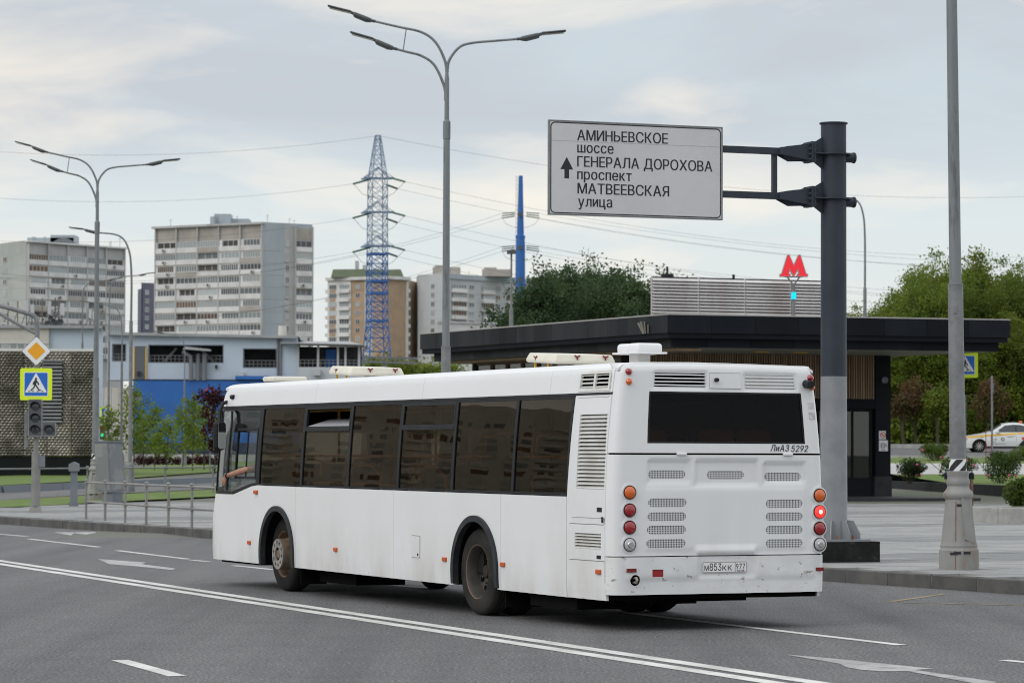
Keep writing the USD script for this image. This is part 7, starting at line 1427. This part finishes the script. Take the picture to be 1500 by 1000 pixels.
# right: reddish dry saplings, one green
def right_tree(px, Y, top, mat, label, R, base, name='young_tree', n=120, leaf=.19):
    z0 = float(zright(Y)); return tree(name, label, (at_px(px, Y)[0], Y, z0), Z(top, Y, px) - z0, R, base, mat, rng, n, 13, leaf, .2, .085, nl=8, conic=.5)
right_tree(1342, 165, 556, 'leaf_dry', 'taller brown withering young tree left of the nearest lamp', 1.1, 1.6); right_tree(1324, 164, 580, 'leaf_dry', 'shorter brown withering young tree nearest the station column', .8, 1.5, n=80); right_tree(1374, 164, 572, 'leaf_forest', 'round green young tree left of the nearest lamp', 1.0, 1.7); right_tree(1450, 166, 560, 'leaf_dry', 'brown withering young tree above the taxi bonnet', 1.25, 1.2, n=130)
pos = np.column_stack([rng.uniform(10, 52, 26000), rng.uniform(167.5, 182, 26000), rng.random(26000) ** 1.3 * 2.6]); pos[:, 2] = (pos[:, 2] * (.45 + .9 * meshkit.noise(pos * [.5, .5, 0], 4))) + np.interp(pos[:, 1], [166, 200], [2.25, 2.6])
solo('undergrowth', leaf_mesh(pos, .26, rng), 'leaf_bright', 'leafy undergrowth at the foot of the wood', 'undergrowth', kind='stuff')
# shrubs
def shrub(px, base_py, w, h, Y, z0, mat, label, seed, roses=0, dens=2600):
    r_ = np.random.default_rng(seed); X = at_px(px, Y)[0]; t = thing('shrub', label, 'shrub', (X, Y, z0)); lob = [(0, 0, h * .5, w * .42, w * .4, h * .48)] + [(r_.uniform(-.36, .36) * w, r_.uniform(-.3, .3) * w, h * r_.uniform(.3, .8), w * r_.uniform(.14, .24), w * .2, h * r_.uniform(.2, .3)) for _ in range(9)]
    part(t, 'foliage', leaf_mesh(lobes_points(lob, dens, r_, .45), .085, r_, .1), mat); m = MB(); [m.cyl((r_.normal() * .05, r_.normal() * .05, -.1), (r_.normal() * w * .25, r_.normal() * w * .2, h * .75), .012, n=4) for _ in range(9)]; part(t, 'stems', m, 'bark')
    for k in range(roses): p = lobes_points(lob, 1, r_, .95)[0]; p[1] = -abs(p[1]) - w * .12; part(t, 'rose', MB().mesh(m3.Manifold.sphere(.055, 8).translate(tuple(p))), 'petal_pink', True)
    return t
def S(px0, px1, top, bot, Y, z0=None, **k):
    z0 = float(zright(Y)) if z0 is None else z0; shrub((px0 + px1) / 2, bot, (px1 - px0) / FPX * Y, Z(top, Y, px0) - z0, Y, z0, **k)
S(1309, 1358, 668, 700, 121, mat='leaf_rose', label='flowering rose shrub nearest the station column', seed=1, roses=4)
S(1344, 1392, 648, 674, 139, mat='leaf_shrub', label='trimmed green shrub on the bank left of the nearest lamp', seed=2, roses=2)
S(1378, 1432, 664, 697, 119, mat='leaf_rose', label='rose shrub directly behind the nearest lamp', seed=3, roses=3)
S(1434, 1496, 660, 706, 118, mat='leaf_rose', label='large dark rose shrub on the bank below the taxi', seed=4, roses=3, dens=3600)
S(1462, 1530, 699, 744, 74, .44, mat='leaf_shrub', label='round bright green shrub in the pale stone planter', seed=5, dens=5000)
S(1474, 1530, 652, 672, 139, mat='leaf_shrub', label='light green shrub in front of the taxi rear door', seed=6)
# trees and a block on the camera's side of the road, mirrored in the rear window
for k, (x, y) in enumerate(((44, -20), (52, -28), (60, -34), (49, -38), (66, -44), (57, -48), (40, -14), (74, -52), (36, -26))):
    dup(protos['dark'][0], 'street_tree', 'street tree behind the camera mirrored in the bus rear', 'tree', (x, y, 0), k * 1.1, 'street trees behind the camera', (1.25, 1.25, 1.0))
for k, (x, y) in enumerate(((-120, 116), (-128, 130), (-135, 108), (-142, 122), (-150, 140), (-126, 102))):
    dup(protos['forest'][0], 'street_tree', 'street tree left of the road mirrored in the bus windows', 'tree', (x, y, 0), k * 1.7, 'street trees left of the road', (.8, .8, .55))

# ------------------------------------------------------------------ taxi
TYY = 150.0; tz0 = 1.9; tx0 = at_px(1411, TYY)[0]
car = thing('taxi', 'white taxi saloon with yellow stripe driving left past the shrubs', 'car', (tx0, TYY, tz0))
def ci(z): return np.interp(z, [.2, .55, .9, 1.0, 1.42, 1.47], [.06, 0, .03, .06, .26, .34])
def cmap(x, z, t):                              # x along the car from its nose, near side
    e = np.clip((.55 - x) / .55, 0, 1) ** 2 * .32 + np.clip((x - 3.9) / .5, 0, 1) ** 2 * .25
    return np.stack([x, ci(z) + e + t, z], -1)
CW = 1.70
def cfar(x, z, t): p = cmap(x, z, t); p[:, 1] = CW - p[:, 1]; return p
top = [(0.02, .28), (0.0, .50), (.05, .66), (.25, .80), (1.05, .93), (1.35, 1.0), (2.0, 1.40), (2.35, 1.46), (2.8, 1.46), (3.25, 1.38), (3.85, 1.08), (4.25, 1.04), (4.38, .92), (4.40, .35)]
side = Polygon(top + [(4.3, .22), (.1, .22)]); arch_ = lambda x: Point(x, .31).buffer(.37)
glz = Polygon([(1.60, 1.0), (2.12, 1.345), (2.5, 1.39), (2.85, 1.385), (3.2, 1.30), (3.48, 1.10), (3.42, 1.02)])
sb = side.difference(arch_(.82)).difference(arch_(3.42)).difference(glz)
for mp_, nm in ((cmap, 'near_side'), (cfar, 'far_side')): part(car, 'body_side', skin(sb, mp_, .15, .1, .03), 'car_white', 40)
tp = np.array([(x, z) for x, z in top]); d_ = np.r_[0, np.cumsum(np.linalg.norm(np.diff(tp, axis=0), axis=1))]; q_ = np.linspace(0, d_[-1], 60); X1, Z1 = np.interp(q_, d_, tp[:, 0]), np.interp(q_, d_, tp[:, 1])
def across(sel, off=0.0):
    x, z = X1[sel], Z1[sel]; n = 9; V = []
    for x_, z_ in zip(x, z):
        y0 = cmap(np.array([x_]), np.array([z_]), 0)[0, 1]
        for w in np.linspace(0, 1, n): V.append((x_, y0 + (CW - 2 * y0) * w, z_ + .05 * (1 - (2 * w - 1) ** 2) + off))
    k = len(x); i, j = np.meshgrid(np.arange(k - 1), np.arange(n - 1), indexing='ij'); return np.array(V), np.stack([i * n + j, i * n + j + 1, (i + 1) * n + j + 1, (i + 1) * n + j], -1).reshape(-1, 4)
part(car, 'bonnet_and_roof', across(np.arange(60)), 'car_white', 40); ws_ = np.where((X1 > 1.38) & (X1 < 1.97) & (Z1 > .98))[0]; part(car, 'windscreen', across(ws_, .012), 'car_glass', 40); rw_ = np.where((X1 > 3.27) & (X1 < 3.83) & (Z1 > 1.05))[0]; part(car, 'rear_screen', across(rw_, .012), 'car_glass', 40)
for mp_ in (cmap, cfar):
    g_ = glz.buffer(-.02); part(car, 'side_window', skin(g_.intersection(sbox(0, 0, 2.62, 2)), lambda x, z, t, m=mp_: m(x, z, t + .012), .15, .1, .006), 'car_glass', 40); part(car, 'side_window', skin(g_.intersection(sbox(2.70, 0, 5, 2)), lambda x, z, t, m=mp_: m(x, z, t + .012), .15, .1, .006), 'car_glass', 40); part(car, 'pillar', skin(glz.difference(g_).union(glz.intersection(sbox(2.62, 0, 2.70, 2))), lambda x, z, t, m=mp_: m(x, z, t + .002), .15, .1, .02), 'car_black', 40)
decal = lambda pg, mat, nm='livery': part(car, nm, skin(pg.intersection(sb), lambda x, z, t: cmap(x, z, t - .004), .15, .1, .004), mat, 40)
decal(Polygon([(.05, .69), (.05, .78), (1.3, .90), (2.66, .985), (2.66, .895), (1.3, .80)]), 'car_yellow', 'yellow_stripe'); decal(Polygon([(2.70, .90), (2.70, .988), (4.4, 1.06), (4.4, .97)]), 'car_yellow', 'yellow_stripe')
decal(Polygon([(3.0, .70), (3.28, .90), (3.45, .82), (3.72, .88), (3.42, .55), (3.32, .54)]), 'car_orange', 'orange_patch'); decal(Polygon([(2.75, .34), (3.05, .68), (3.30, .54), (3.18, .30)]), 'car_black', 'black_patch'); decal(sbox(2.93, .64, 3.06, .77), 'sign_red', 'red_badge'); decal(unary_union([sbox(1.42, .64, 1.7, .665), sbox(1.42, .53, 1.62, .555), sbox(1.45, .42, 2.15, .445), sbox(2.2, .76, 2.45, .79), sbox(.85, .74, 1.0, .77)]), 'panel_grey', 'small_print'); decal(Point(1.98, .66).buffer(.09).difference(Point(1.98, .66).buffer(.05)), 'car_black', 'round_badge')
part(car, 'sill', MB().box2((1.15, .04, .20), (3.1, CW - .04, .33)), 'car_black'); part(car, 'underbody', MB().box2((.3, .25, .2), (4.1, CW - .25, .5)), 'car_black'); part(car, 'roof_light', rbox((3.0, .85, 1.53), (.16, .3, .10), .03), 'lamp_orange', 40); part(car, 'wing_mirror', rbox((1.72, -.02, 1.02), (.14, .16, .13), .04), 'car_white', 40); part(car, 'headlight', rbox((.16, .22, .68), (.26, .2, .12), .04), 'lamp_clear', 40); part(car, 'door_seam', skin(unary_union([sbox(1.62, .33, 1.63, .99), sbox(2.665, .33, 2.675, 1.0)]).difference(arch_(3.42)), lambda x, z, t: cmap(x, z, t - .002), .2, .2, .003), 'car_black'); part(car, 'door_handle', MB().box((2.5, .01, .84), (.16, .03, .03)).box((3.3, .01, .88), (.16, .03, .03)), 'car_white')
for x in (.82, 3.42):
    for y0, s in ((.03, 1), (CW - .03, -1)):
        w_ = part(car, 'wheel', MB().lathe([(.20, .02), (.22, 0), (.29, 0), (.31, .03), (.31, .18), (.29, .2), (.2, .2)], 26, (x, y0, .31), (0, s, 0)), 'tyre_dark', 40); m = MB().lathe([(.205, .015), (.215, .01), (.2, .03)], 26, (x, y0, .31), (0, s, 0))
        for k in range(10): t = k * PI / 5; m.bar((x + .04 * math.cos(t), y0 + s * .03, .31 + .04 * math.sin(t)), (x + .205 * math.cos(t), y0 + s * .02, .31 + .205 * math.sin(t)), .03, .04)
        part(w_, 'alloy_rim', m.cyl((x, y0 + s * .015, .31), (x, y0 + s * .05, .31), .05), 'alloy'); part(w_, 'brake', MB().cyl((x, y0 + s * .08, .31), (x, y0 + s * .1, .31), .2), 'black_dull')
